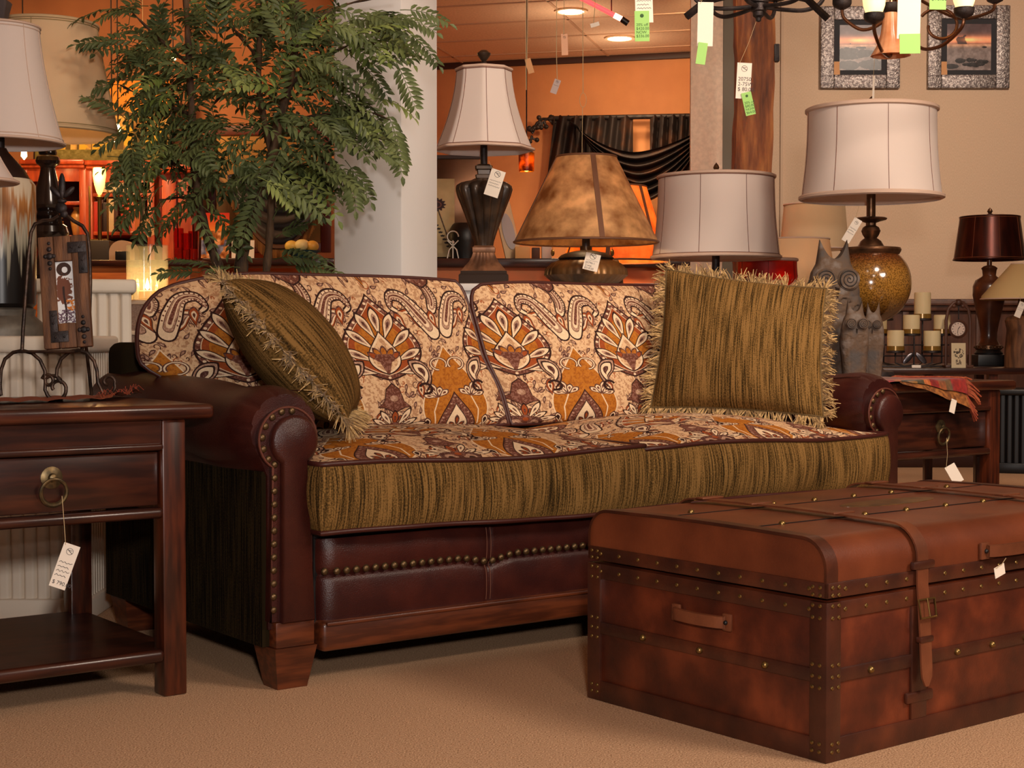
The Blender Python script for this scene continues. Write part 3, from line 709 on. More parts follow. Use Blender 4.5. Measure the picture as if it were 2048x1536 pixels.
# ------------------------------------------------------------------ fringed throw pillows
def pillow(label, BL, BR, TL, TR, thick, seed, nfr=1700):
    BL, BR, TL, TR = map(Vector, (BL, BR, TL, TR)); rr = random.Random(seed)
    c = (BL + BR + TL + TR) / 4; nrm = (BR - BL).cross(TL - BL).normalized()
    o = thing('throw_pillow', label, 'pillow', c); 
    def base(a, b):
        sa, sb = 2 * a - 1, 2 * b - 1
        sa2 = sa * (1 - .05 * (1 - sb * sb)); sb2 = sb * (1 - .05 * (1 - sa * sa)); a2, b2 = (sa2 + 1) / 2, (sb2 + 1) / 2
        return (BL * (1 - a2) + BR * a2) * (1 - b2) + (TL * (1 - a2) + TR * a2) * b2 - c
    W_, H_ = (BR - BL).length, (TL - BL).length
    def surf(sg):
        def f(a, b):
            t = (max(0, 1 - (2 * a - 1) ** 2) * max(0, 1 - (2 * b - 1) ** 2)) ** .46
            return base(a, b) + nrm * sg * thick * (t + .03 * math.sin(a * 9 + seed) * t)
        return f
    mb = MB(); mb.grid(surf(1), 36, 36, lambda a, b: (a * W_, b * H_)); mb.grid(surf(-1), 36, 36, lambda a, b: (a * W_ + .7, b * H_), flip=True)
    mb.recalc = False
    mb.build('cover', M_CHEN, o, ang=80)
    fr = MB()
    for k in range(nfr):
        e = rr.random() * 4; q = e % 1; s = int(e)
        a, b = ((q, 0), (1, q), (q, 1), (0, q))[s]
        p = base(a, b); sa, sb = 2 * a - 1, 2 * b - 1
        d = ((BR - BL).normalized() * (sa if s in (1, 3) else sa * .25) + (TL - BL).normalized() * (sb if s in (0, 2) else sb * .25)).normalized()
        tdir = ((TL - BL) if s in (1, 3) else (BR - BL)).normalized()
        clump = math.sin(q * 55 + s) * .6
        d = (d + tdir * (clump + rr.uniform(-.5, .5)) + nrm * rr.uniform(-.75, .75)).normalized(); L = rr.uniform(.028, .050)
        side = d.cross(Vector((rr.uniform(-1, 1), rr.uniform(-1, 1), rr.uniform(-1, 1)))).normalized() * .0018
        curl = Vector((rr.uniform(-.01, .01), rr.uniform(-.01, .01), -rr.uniform(.0, .014)))
        pts = [p, p + d * L * .55 + curl * .25, p + d * L + curl]
        vs_ = []
        for i, x in enumerate(pts): w_ = (1.2, 1.0, .5)[i]; vs_ += [x - side * w_, x + side * w_]
        fr.add(vs_, [(0, 1, 3, 2), (2, 3, 5, 4)])
    fr.recalc = False
    fr.build('fringe', M_FRINGE, o, smooth=False)
    ed = [base(q, 0) for q in np.linspace(0, 1, 24)] + [base(1, q) for q in np.linspace(0, 1, 24)][1:] + [base(q, 1) for q in np.linspace(1, 0, 24)][1:] + [base(0, q) for q in np.linspace(1, 0, 24)][1:-1]
    MB().tube(ed, .0035, 6, closed=True).build('fringe_tape', M_TAPE, o)
    return o
M_TAPE = mat('fringe_tape_braid', srgb(96, 74, 40), .85)
M_FRINGE = mat('bullion_fringe', srgb(150, 118, 70), .8, col2=srgb(206, 170, 116), nscale=90, lo=.35, hi=.65, sheen=.2, spec=.3)
pillow('olive chenille pillow with bushy fringe standing upright at the sofa end beside the owl statues', (.43, 4.80, .585), (.93, 4.62, .565), (.494, 4.97, 1.02), (.985, 4.86, .955), .085, 2, 1700)
pillow('olive chenille pillow seen edge-on, slumped over the sofa arm beside the picture easel', (-.395, 3.71, .60), (-.415, 4.16, .61), (-.71, 3.77, .945), (-.68, 4.20, .93), .11, 5, 1800)

# ------------------------------------------------------------------ the leather trunk
TH_T = math.radians(38.2); TO = Vector((.593, 2.907, 0)); TL_, TWd, THt = 1.15, .678, .424
def trunk_leather(name, c1, c2, c3, sc_):
    m = mat(name, srgb(*c1), .42, col2=srgb(*c3), col3=srgb(*c2), nscale=sc_, lo=.25, hi=.78, bump=.12, bscale=220, coat=.12, detail=6); return m
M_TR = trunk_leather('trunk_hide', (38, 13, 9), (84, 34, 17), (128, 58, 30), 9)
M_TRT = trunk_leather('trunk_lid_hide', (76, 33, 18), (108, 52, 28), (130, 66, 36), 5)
M_TRD = trunk_leather('trunk_band', (38, 16, 11), (66, 30, 17), (96, 46, 25), 9)
M_TRS = trunk_leather('trunk_strap', (84, 44, 26), (108, 58, 35), (128, 72, 44), 12)
trunk = thing('leather_chest', 'weathered brown leather steamer trunk with straps standing on the carpet before the sofa', 'chest', TO, TH_T)
MB().box(.002, TL_ - .002, .002, TWd - .002, 0, .306, .006).build('body', M_TR, trunk)
R = .058
def lidprof(off, r=R, z0=.312):
    pts = [(0 - off, z0)]
    for k in range(9): a = PI - PI / 2 * k / 8; pts.append((r + (r + off) * math.cos(a), THt - r + (r + off) * math.sin(a)))
    for t in (.25, .5, .75): pts.append((r + (TWd - 2 * r) * t, THt + off + .004 * math.sin(PI * t)))
    for k in range(9): a = PI / 2 - PI / 2 * k / 8; pts.append((TWd - r + (r + off) * math.cos(a), THt - r + (r + off) * math.sin(a)))
    pts.append((TWd + off, z0)); return pts
def extr(mb, prof, x0, x1):
    n = len(prof); vs_ = [(x0, y, z) for y, z in prof] + [(x1, y, z) for y, z in prof]
    return mb.add(vs_, [tuple(range(n)), tuple(range(n, 2 * n))[::-1]] + [(i, (i + 1) % n, n + (i + 1) % n, n + i) for i in range(n)])
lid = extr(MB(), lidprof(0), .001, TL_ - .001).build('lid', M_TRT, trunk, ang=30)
mb = MB()
def band_profile(x0, x1, off=.003, z0=.313, r=R):
    o, i_ = lidprof(off, r, z0), lidprof(-.004, r, z0); n = len(o)
    vs_ = [(x0, y, z) for y, z in o] + [(x1, y, z) for y, z in o] + [(x0, y, z) for y, z in i_] + [(x1, y, z) for y, z in i_]
    fs = []
    for k in range(n - 1): fs += [(k, k + 1, n + k + 1, n + k), (k, k + 1, 2 * n + k + 1, 2 * n + k), (n + k, n + k + 1, 3 * n + k + 1, 3 * n + k)]
    return vs_, fs
# lid end bindings (top edge strip on the short sides)
for x0, x1 in ((-.003, .030), (TL_ - .03, TL_ + .003)): mb.add(*band_profile(x0, x1, .0022))
# seam bands on lid and body, mid band, base band, corner strips
def hoop(z0, z1, o=.003, b=.0015):
    mb.box(-o, TL_ + o, -o, .003, z0, z1, b); mb.box(-o, TL_ + o, TWd - .003, TWd + o, z0, z1, b)
    mb.box(-o, .003, -o, TWd + o, z0, z1, b); mb.box(TL_ - .003, TL_ + o, -o, TWd + o, z0, z1, b)
hoop(.313, .342); hoop(.272, .305); hoop(.150, .176, .0034); hoop(.0, .045, .0034)
for x in (0, TL_ - .038):
    for y in (0, TWd - .038): mb.box(x - .0042 if x == 0 else x, x + .042 if x else .038, y - .0042 if y == 0 else y, y + .042 if y else .038, .001, .305, .002)
mb.build('binding', M_TRD, trunk)
# dark plank seam lines on the lid top
ln = MB()
for y in (.205, .44): ln.box(.03, TL_ - .03, y - .0016, y + .0016, THt + .0005, THt + .0046)
ln.build('plank_seam', M_BLACK, trunk)
rv = MB()
def stud(p): return MB().ball((0, 0, 0), .0075, 10, 6).build('stud', M_BRASS, trunk, loc=p)
for k in range(18):
    x = .05 + (TL_ - .1) * k / 17
    for z in (.328, .289): rv.ball((x, -.0035, z), .0046, 8, 5, sy=.7)
for k in range(11):
    y = .04 + (TWd - .08) * k / 10
    for z in (.328, .289): rv.ball((-.0035, y, z), .0046, 8, 5, sx=.7)
for z in (.318, .333, .298, .275, .185, .02, .035, .142, .163):
    for q in (.012, .03): rv.ball((q, -.0048, z), .0042, 8, 5, sy=.7); rv.ball((-.0048, q, z), .0042, 8, 5, sx=.7); rv.ball((-.0048, TWd - q, z), .0042, 8, 5, sx=.7)
for x in (.125, .40, .52, .64, .76, 1.03): stud((x, -.005, .163))
for y in (.15, .33, .5): stud((-.005, y, .163))
for x in (.10, .36, .50, .64, .78, 1.0):
    for y in (.19, .45): stud((x, y + .012, THt + .004))
rv.build('rivets', M_BRASS, trunk)
# worn oval label on the lid
ov = [(.6 + .16 * math.cos(2 * PI * k / 40), .33 + .045 * math.sin(2 * PI * k / 40)) for k in range(40)]
MB().add([(x, y, THt + .0046) for x, y in ov] + [(x, y, THt + .0005) for x, y in ov], [tuple(range(40))] + [(i, (i + 1) % 40, 40 + (i + 1) % 40, 40 + i) for i in range(40)]).build('oval_plaque', mat('worn_oval', srgb(82, 58, 28), .3, col2=srgb(120, 84, 40), nscale=22, coat=.4), trunk)
def strap(x):
    o = .0075; pts = [(-.020, .112), (-.020, .13), (-.019, .15), (-.016, .20), (-.012, .262), (-.009, .30)] + lidprof(o)[:] + [(TWd + o, .12)]
    hw = .017; n = len(pts); th = .004; vs_ = []
    P = [Vector((0, a, b)) for a, b in pts]
    for i in range(n):
        t = (P[min(i + 1, n - 1)] - P[max(i - 1, 0)]).normalized(); nn = Vector((0, -t.z, t.y))
        h = hw * (.3 if i == 0 else .9 if i == 1 else 1)
        for s_, q in ((-1, 0), (1, 0), (1, 1), (-1, 1)): vs_.append(Vector((x + s_ * h, P[i].y, P[i].z)) + nn * th * q)
    fs = []
    for i in range(n - 1):
        for k in range(4): fs.append((i * 4 + k, i * 4 + (k + 1) % 4, (i + 1) * 4 + (k + 1) % 4, (i + 1) * 4 + k))
    fs += [(0, 1, 2, 3), (n * 4 - 1, n * 4 - 2, n * 4 - 3, n * 4 - 4)]
    S = MB().add(vs_, fs).build('strap', M_TRS, trunk, ang=40)
    bk = MB(); zc, yb = .268, -.02
    bk.tube([(x - .025, yb, zc + .018), (x + .025, yb, zc + .018), (x + .025, yb - .006, zc - .018), (x - .025, yb - .006, zc - .018)], .0026, 8, closed=True)
    bk.tube([(x, yb - .002, zc + .02), (x + .002, yb - .008, zc - .016)], .0018, 6); bk.build('buckle', M_BRASS, S)
    MB().box(x - .034, x + .034, -.016, -.004, .345, .362, .004).build('loop', M_TRD, S); lp = MB(); lp.box(x - .021, x + .021, -.024, -.010, .2, .212, .003)
    for z0 in (.36, .09):
        pass
    lp.build('keeper', M_TRD, S)
    # top side loops, bottom patch and the vertical band the strap hangs over
    vb = MB().box(x - .024, x + .024, -.0046, .002, .045, .272, .0015); vb.box(x - .042, x + .042, -.008, .002, .078, .1, .004); vb.build('strap_band', M_TRD, trunk)
    for yy in (.2, .43, .58): MB().box(x - .034, x + .034, yy - .012, yy + .012, THt + .0125, THt + .017, .002).build('strap_loop', M_TRS, trunk)
strap(.277); strap(.873)
def handle(c, ax, ln_):
    """a flat leather carrying handle; ax 'x' on the front, 'y' on the end"""
    mb = MB(); n = 14; th = .006
    for k, (q0, q1) in enumerate(((-.5, -.36), (.36, .5))): mb.box(q0 * ln_, q1 * ln_, -.008, 0, -.018, .018, .003)
    pts = []
    for i in range(n + 1): t = i / n; pts.append((-.42 * ln_ + .84 * ln_ * t, -.009 - .013 * math.sin(PI * t) ** .6))
    vs_ = []
    for i, (x, y) in enumerate(pts):
        for z in (-.013, .013):
            vs_ += [(x, y, z), (x, y - .007, z * .9)]
    fs = []
    for i in range(n):
        a, b = i * 4, (i + 1) * 4; fs += [(a, a + 2, b + 2, b), (a + 1, b + 1, b + 3, a + 3), (a, b, b + 1, a + 1), (a + 2, a + 3, b + 3, b + 2)]
    mb.add(vs_, fs); M = Matrix.Translation(c)
    if ax == 'y': M = M @ Matrix.Rotation(-PI / 2, 4, 'Z')
    mb.xf(M); H = mb.build('handle', M_TRS, trunk)
    st = MB()
    for q in (-.43, .43): st.ball((q * ln_, -.009, 0), .005, 8, 5)
    st.xf(M); st.build('rivet', M_BLACK, H)
handle((.575, -.001, .362), 'x', .2); handle((-.001, .325, .232), 'y', .17)

# ------------------------------------------------------------------ the two matching end tables
def end_table(label, origin, rz, parts_right=True):
    T = thing('end_table', label, 'table', origin, rz, None); W, DP, H = .606, .62, .655; lg = .056
    def leg(x, y): MB().box(x, x + lg, y, y + lg, 0, .622, .005).build('leg', M_TABLE_V, T)
    leg(0, 0); leg(W - lg, 0); leg(0, DP - lg); leg(W - lg, DP - lg)
    mb = MB().box(-.062, W + .062, -.022, DP + .022, .622, H, .011, 3); mb.build('table_top', M_TABLE, T)
    ap = MB().box(lg, W - lg, .008, .03, .565, .622); ap.box(lg - .003, W - lg + .003, -.002, .03, .553, .569, .006, 3); ap.box(lg, W - lg, .01, .034, .41, .425)
    ap.build('apron', M_TABLE_D, T)
    MB().box(lg - .003, W - lg + .003, -.004, .032, .402, .426, .011, 4).build('lower_rail', M_TABLE_D, T)
    sd = MB().box(.012, .04, lg, DP - lg, .41, .622).box(W - .04, W - .012, lg, DP - lg, .41, .622).box(lg, W - lg, DP - .04, DP - .012, .41, .622); sd.build('side_apron', M_TABLE_D, T)
    dr = MB().box(lg + .004, W - lg - .004, .016, .5, .43, .55, .003).build('drawer', M_TABLE_D, T)
    sh = MB().box(.012, W - .012, .012, DP - .012, .085, .105); sh.box(lg - .003, W - lg + .003, -.004, .02, .078, .108, .012, 4); sh.build('shelf', M_TABLE_D, T)
    pl = MB(); cx, z = W / 2, .497
    pl.lathe([(.024, 0), (.024, .003), (.017, .006), (.010, .007), (.008, .014), (.0001, .018)], 20); pl.xf(Matrix.Translation((cx, .016, z + .008)) @ Matrix.Rotation(PI / 2, 4, 'X'))
    pl.tube([(cx + .028 * math.sin(2 * PI * k / 28), .001 - .004 * math.cos(2 * PI * k / 28), z - .022 + .028 * math.cos(2 * PI * k / 28)) for k in range(28)], [.0035 + .0018 * (.5 - .5 * math.cos(2 * PI * k / 28)) for k in range(28)], 8, closed=True)
    pl.build('ring_pull', mat('aged_brass_pull', srgb(84, 72, 52), .42, .8, col2=srgb(118, 98, 66), nscale=60) if 'aged_brass_pull' not in D.materials else D.materials['aged_brass_pull'], dr)
    return T
M_TABLE_V = mat('mahogany_leg', srgb(44, 17, 10), .32, col2=srgb(96, 42, 20), nscale=6, stretch=(9, 9, 1), lo=.38, hi=.75, coat=.35)
e1 = Vector((math.cos(TH_S), math.sin(TH_S), 0)); e2 = Vector((-math.sin(TH_S), math.cos(TH_S), 0))
tbl_L = Vector((-.7325, 3.475, 0)) - e1 * .606
TBL1 = end_table('dark mahogany end table under the easel, with an open shelf and ring-pull drawer', tbl_L, TH_S)
tbl_R = SO + e1 * 2.264 + e2 * .15
TBL2 = end_table('dark mahogany end table behind the trunk, carrying the owl statues and red runner', tbl_R, TH_S)
# ------------------------------------------------------------------ price tags (card + string + lettering)
def text_part(parent, body, size, m, loc, name='lettering', rot=(PI / 2, 0, 0), align='LEFT'):
    cu = D.curves.new(name, 'FONT'); cu.body = body; cu.size = size; cu.align_x = align; cu.extrude = .0001; cu.space_line = .95
    o = D.objects.new(name, cu); COL.objects.link(o); cu.materials.append(m); me = D.meshes.new_from_object(o.evaluated_get(bpy.context.evaluated_depsgraph_get())); D.objects.remove(o); o = D.objects.new(name, me); COL.objects.link(o)
    o.parent = parent; o.location = loc; o.rotation_euler = rot; return o
def scribble(mb, x0, x1, z, amp, seed):
    rr = random.Random(seed); n = max(6, int((x1 - x0) / (amp * .8))); pts = [(x0 + (x1 - x0) * i / n, -.0009, z + amp * (.5 if i % 2 else -.5) * rr.uniform(.3, 1)) for i in range(n + 1)]
    mb.tube(pts, amp * .13, 4)
def price_tag(label, corner, Y, wpx, hpx, ang, yaw, hang=None, text=None, green=False, logo=True, cat='price tag', group=None, tsize=None, scr=3, seed=1, m=None):
    """corner = pixel of the top-left corner; ang tilts in the picture plane; hang = pixel the string goes up to"""
    s = Y / F; w_, h = wpx * s, hpx * s; p = at(corner[0], corner[1], Y); T = thing('price_tag', label, cat, p, 0, group)
    M = Matrix.Rotation(yaw, 4, 'Z') @ Matrix.Rotation(ang, 4, 'Y'); T.rotation_euler = M.to_euler()
    MB().box(0, w_, -.0005, .0005, -h, 0, 0).build('card', m or (M_GREEN if green else M_CARD), T, smooth=False)
    ink = M_INKG if green else M_INK
    mk = MB()
    if logo:
        r = w_ * (.13 if green else .2); c = (w_ * .5, -.0009, -h * .16)
        if green: mk.lathe([(r, 0), (r, .0004)], 16); mk.xf(Matrix.Translation(c) @ Matrix.Rotation(PI / 2, 4, 'X'))
        else:
            mk.tube([(c[0] + r * math.cos(2 * PI * k / 20), c[1], c[2] + r * math.sin(2 * PI * k / 20)) for k in range(20)], r * .06, 4, closed=True)
            mk.tube([(c[0] - r * .8, c[1], c[2] + r * .5), (c[0] + r * .8, c[1], c[2] - r * .5)], r * .09, 4); scribble(mk, c[0] - r * .3, c[0] + r * .6, c[2] + r * .35, r * .5, seed)
    for k in range(scr): scribble(mk, w_ * .1, w_ * (.9 - .12 * (k % 2)), -h * (.42 + .1 * k), h * .045, seed + k)
    if mk.v: mk.build('logo_print' if logo else 'handwriting', ink, T)
    if text: text_part(T, text, (tsize or .13) * h, ink, (w_ * .1, -.0008, -h * (.50 if scr == 0 else .42 + .1 * scr + .1)))
    if hang:
        q = at(hang[0], hang[1], Y); v = M.inverted() @ (q - p); e = Vector((w_ * .5 if ang == 0 else w_ * .12, 0, -h * .05))
        MB().tube([e + Vector((0, -.0008, 0)), e.lerp(v, .5) + Vector((.002, 0, -.004)), v], .0007, 5).build('string', M_STRING, T)
    return T

# ------------------------------------------------------------------ lamp shades
def shade(parent, prof, n=64, m=None, trim=None, fn=None, seams=8, trim_r=.004, a0=0.0, cord=None, lining=True):
    """prof: (r, z) from bottom to top, a thin shell open at both ends"""
    m = m or M_SHADE_W; mb = MB(); P = prof + [(r - .003, z) for r, z in prof[::-1]]; P.append(P[0])
    mb.lathe(P, n, fn=fn, cap=False, a0=a0); S = mb.build('lamp_shade', m, parent, ang=50)
    ring = lambda r, z, tr: [((r * (fn(a, z) if fn else 1)) * math.cos(a), (r * (fn(a, z) if fn else 1)) * math.sin(a), z) for a in [a0 + 2 * PI * k / n for k in range(n)]]
    t = MB()
    t.tube(ring(prof[0][0] + .001, prof[0][1] + trim_r, trim_r), trim_r, 6, closed=True); t.build('bottom_trim', trim or M_TRIM, S); t = MB(); t.tube(ring(prof[-1][0] + .001, prof[-1][1] - trim_r, trim_r), trim_r, 6, closed=True)
    t.build('top_trim', trim or M_TRIM, S)
    c = MB(); H = prof[-1][1] - prof[0][1]
    if cord:
        for f_ in (.045, .955):
            z = prof[0][1] + H * f_; r = np.interp(z, [q[1] for q in prof], [q[0] for q in prof]); c.tube(ring(r + .0008, z, 0), .0016, 5, closed=True)
    for k in range(seams):
        a = a0 + 2 * PI * k / seams; c.tube([(((r + .0006) * (fn(a, z) if fn else 1)) * math.cos(a), ((r + .0006) * (fn(a, z) if fn else 1)) * math.sin(a), z) for r, z in prof], .0011, 4)
    if c.v: c.build('seam', cord or M_TRIM, S)
    sp = MB(); zt = prof[-1][1] - .012; rt = prof[-1][0] - .004                # wire spider that carries the shade
    for k in range(3): a = 2 * PI * k / 3; sp.tube([(0, 0, zt), (rt * math.cos(a), rt * math.sin(a), zt + .004)], .0018, 5)
    sp.build('spider', M_BRASS, S); return S
def finial(parent, z, h, r, m): return MB().lathe([(r * .35, z), (r * .35, z + h * .2), (r, z + h * .3), (r * .45, z + h * .42), (r * .8, z + h * .6), (r * .55, z + h * .8), (r * .2, z + h * .92), (.0001, z + h)], 16).build('finial', m, parent)
def stem(parent, z0, z1, r, m): return MB().lathe([(r, z0), (r, z1)], 16).build('stem', m, parent)

# ------------------------------------------------------------------ fluted display pedestals behind the left table
def pedestal(label, cx, cy, hw, hd, H, cap, nfl, m=None, nm='fluted_pedestal', rz=0.0, cat='pedestal'):
    T = thing(nm, label, cat, (cx, cy, 0), rz); m = m or M_PED
    def outline(hx, hy, n, d):
        pts = []
        for (ax, ay), (bx, by) in (((-hx, -hy), (hx, -hy)), ((hx, -hy), (hx, hy)), ((hx, hy), (-hx, hy)), ((-hx, hy), (-hx, -hy))):
            L = math.hypot(bx - ax, by - ay); nx, ny = (by - ay) / L, -(bx - ax) / L; seg = n * 12
            for k in range(seg):
                t = k / seg; q_ = (t * n) % 1; q_ = min(q_, 1 - q_); off = -d * math.exp(-(q_ / .11) ** 2)
                pts.append((ax + (bx - ax) * t + nx * off, ay + (by - ay) * t + ny * off))
        return pts
    o = outline(hw - .008, hd - .008, nfl, .012); n = len(o)
    MB().add([(x, y, .06) for x, y in o] + [(x, y, H - cap) for x, y in o], [(i, (i + 1) % n, n + (i + 1) % n, n + i) for i in range(n)]).build('shaft', m, T, ang=50)
    MB().box(-hw - .008, hw + .008, -hd - .008, hd + .008, H - cap, H, .012, 3).build('cap', m, T); MB().box(-hw - .006, hw + .006, -hd - .006, hd + .006, 0, .062, .008).build('plinth', m, T)
    return T
Y1 = 4.36; a0, a1 = at(-150, 690, Y1).x, at(172, 690, Y1).x; Zs = at(0, 672, Y1).z
pedestal('low ivory fluted pedestal under the drip-glazed lamp, behind the left end table', (a0 + a1) / 2, Y1 + .17, (a1 - a0) / 2, .16, Zs, .048, 12, rz=.0)
Y2 = 4.86; b0, b1 = at(44, 600, Y2).x, at(238, 600, Y2).x; Zt = at(200, 557, Y2).z
pedestal('tall ivory fluted pedestal behind the wooden picture frame, carrying the dark turned lamp', (b0 + b1) / 2, Y2 + .16, (b1 - b0) / 2, .13, Zt, .045, 8, rz=math.atan2(-(b0 + b1) / 2, Y2 + .16))

# ceramic lamp with drip glaze (on the low pedestal)
def drip_mat():
    m = D.materials.new('drip_glaze'); m.use_nodes = True; nt = m.node_tree; N = nt.nodes; L = nt.links; b = N['Principled BSDF']
    tc = N.new('ShaderNodeTexCoord'); mp = N.new('ShaderNodeMapping'); mp.inputs['Scale'].default_value = (1, 1, .05); L.new(tc.outputs['Object'], mp.inputs[0])
    n = N.new('ShaderNodeTexNoise'); n.inputs['Scale'].default_value = 75; n.inputs['Detail'].default_value = 2; L.new(mp.outputs[0], n.inputs['Vector'])
    sx = N.new('ShaderNodeSeparateXYZ'); L.new(tc.outputs['Object'], sx.inputs[0])
    ma = N.new('ShaderNodeMath'); ma.operation = 'MULTIPLY_ADD'; L.new(n.outputs[0], ma.inputs[0]); ma.inputs[1].default_value = .42; L.new(sx.outputs['Z'], ma.inputs[2])
    r = N.new('ShaderNodeValToRGB'); e = r.color_ramp.elements
    e[0].position = .24; e[0].color = srgb(16, 12, 11); e[1].position = .66; e[1].color = srgb(206, 186, 160)
    for p_, c in ((.42, srgb(26, 19, 16)), (.455, srgb(140, 134, 116)), (.51, srgb(166, 156, 136)), (.55, srgb(140, 88, 46)), (.60, srgb(168, 112, 62)), (.635, srgb(200, 178, 150))): x = e.new(p_); x.color = c
    L.new(ma.outputs[0], r.inputs[0]); L.new(r.outputs[0], b.inputs['Base Color']); b.inputs['Roughness'].default_value = .3; b.inputs['Specular IOR Level'].default_value = .25
    return m
Yl = 4.5; sl = sc(Yl); base = at(4, 672, Yl); base.z = Zs
def zl(py): return (672 - py) * sl
LA = thing('ceramic_table_lamp', 'table lamp with a cream-to-black drip-glazed ceramic body and flared ivory shade on the low pedestal', 'lamp', base)
M_PEWT = mat('grey_pewter', srgb(84, 78, 70), .5, .4, col2=srgb(104, 96, 86), nscale=20)
MB().lathe([(86 * sl, 0), (86 * sl, 12 * sl), (84 * sl, 22 * sl), (64 * sl, 40 * sl), (66 * sl, 52 * sl), (60 * sl, 56 * sl)], 40).build('foot', M_PEWT, LA)
MB().lathe([(60 * sl, 56 * sl), (67 * sl, 64 * sl), (68 * sl, 200 * sl), (68 * sl, 300 * sl), (60 * sl, 312 * sl)], 48).build('body', drip_mat(), LA)
MB().lathe([(58 * sl, 312 * sl), (48 * sl, 330 * sl), (30 * sl, 350 * sl), (16 * sl, 366 * sl), (12 * sl, 374 * sl)], 32).build('cap', mat('dark_umber', srgb(46, 28, 22), .35), LA)
stem(LA, 370 * sl, 600 * sl, 9 * sl, M_IRON_D)
pf = [(78 * sl + 46 * sl * (1 - t) ** 1.5, zl(291) + (zl(56) - zl(291)) * t) for t in [k / 14 for k in range(15)]]
shade(LA, pf, 72, seams=10, cord=M_TRIM)
MB().lathe([(6 * sl, zl(60)), (15 * sl, zl(46)), (24 * sl, zl(10)), (20 * sl, zl(6)), (.0001, zl(5))], 32, fn=lambda a, z: 1 / max(abs(math.cos(a)), abs(math.sin(a))) * .9, a0=.3).build('finial', mat('grey_brown_finial', srgb(84, 72, 70), .45), LA, ang=30)
# the shade of a third lamp on the same pedestal row, only its edge enters the picture
base = at(-70, 672, 3.62); base.z = .6552
LC = thing('ivory_shaded_lamp', 'table lamp cut by the frame edge, its ivory shade tip below the bigger ivory shade', 'lamp', base)
s4 = sc(3.62)
zc4 = lambda py: at(-70, py, 3.62).z - .6552
pf = [((44 + 60 * (1 - t) ** 1.6) * s4, zc4(366) + (zc4(226) - zc4(366)) * t) for t in [k / 10 for k in range(11)]]
shade(LC, pf, 56, seams=8); MB().lathe([(40 * s4, 0), (40 * s4, 10 * s4), (14 * s4, 40 * s4), (22 * s4, 120 * s4), (14 * s4, 220 * s4), (9 * s4, 260 * s4), (9 * s4, zc4(240))], 24).build('turned_base', M_IRON_D, LC)

# dark turned lamp on the tall pedestal
Yb = 5.02; sb = sc(Yb); base = at(98, 557, Yb); base.z = Zt
LB = thing('turned_table_lamp', 'table lamp with a glossy near-black turned base and tan linen drum shade behind the easel', 'lamp', base)
M_EBON = mat('ebonised_gloss', srgb(34, 22, 18), .16, spec=.6, coat=.5)
zz = lambda py: (557 - py) * sb
prof = [(46, 557), (46, 548), (38, 540), (24, 520), (20, 500), (24, 486), (36, 474), (40, 462), (36, 450), (22, 441), (24, 436), (32, 430), (24, 424), (22, 420), (30, 414), (34, 408), (31, 400), (29, 390), (23, 372), (17, 350), (14, 334), (16, 330), (22, 326), (24, 320), (22, 312), (17, 308), (18, 303), (16, 297)]
pp = [(r * sb, zz(y)) for r, y in prof]; sm_ = []
for (r0, z0), (r1, z1) in zip(pp[:-1], pp[1:]): sm_ += [(r0, z0), ((r0 + r1) / 2, (z0 + z1) / 2)]
MB().lathe(pp, 40).build('turned_base', M_EBON, LB, ang=30)
stem(LB, zz(297), zz(60), 6 * sb, M_IRON_D)
pf = [((98 + (140 - 98) * (1 - t) ** 1.15) * sb, zz(270) + (zz(48) - zz(270)) * t) for t in [k / 12 for k in range(13)]]
shade(LB, pf, 72, m=M_SHADE_T, trim=mat('tan_trim', srgb(196, 164, 122), .8), seams=4, cord=mat('olive_cord', srgb(150, 126, 80), .8), trim_r=.006)
lamp_light(LB, (0, 0, zz(170)), 1.6, (1, .6, .25))

# ------------------------------------------------------------------ wrought-iron easel with the framed print, on the left table
Ye = 3.70; se = sc(Ye)
e0 = at(118, 800, Ye); EZ = .656
def E(px, py, dy=0.0): return at(px, py, Ye) - Vector((e0.x, e0.y, EZ)) + Vector((0, dy, 0))
easel = thing('easel_stand', 'wrought-iron easel with scrolled feet and a fleur-de-lis top on the left end table', 'easel', (e0.x, e0.y, EZ))
r_ = .0045
def spiral(c, r0, r1, a0, a1, n=20): return [E(c[0] + (r0 + (r1 - r0) * k / n) * math.cos(a0 + (a1 - a0) * k / n), c[1] + (r0 + (r1 - r0) * k / n) * math.sin(a0 + (a1 - a0) * k / n)) for k in range(n + 1)]
upr = [(44, 702), (46, 660), (52, 580), (57, 510), (62, 465), (70, 448), (86, 442), (104, 440), (118, 432)]
MB().tube([E(*p) for p in upr], r_, 8).build('upright', M_IRON, easel)
upr2 = [(156, 702), (172, 640), (174, 560), (172, 500), (168, 466), (158, 450), (140, 440), (128, 430)]
MB().tube([E(*p, .03) for p in upr2], r_, 8).build('upright', M_IRON, easel)
lf = [E(2, 790), E(0, 770), E(2, 740), E(10, 718), E(26, 705), E(44, 701), E(64, 706), E(80, 720), E(90, 742), E(91, 765), E(90, 780)]
lf = [E(-12, 786), E(-6, 796)] + lf + spiral((112, 780), 20, 20, PI, .15, 12)[1:] + spiral((114, 776), 18, 8, -.1, -3.6, 14)
MB().tube(lf, r_, 8).build('scroll_foot', M_IRON, easel)
rf = spiral((96, 762), 7, 14, 2.2, -2.6, 14) + spiral((104, 770), 18, 20, -2.4, -.2, 6) + [E(113, 752), E(114, 738), E(122, 718), E(138, 704), E(156, 700), E(174, 706), E(188, 722), E(194, 742), E(196, 765), E(204, 782)] + spiral((214, 772), 16, 16, 2.2, -.3, 10) + spiral((216, 764), 14, 5, -.1, -4.6, 16)
MB().tube(rf, r_, 8).build('scroll_foot', M_IRON, easel)
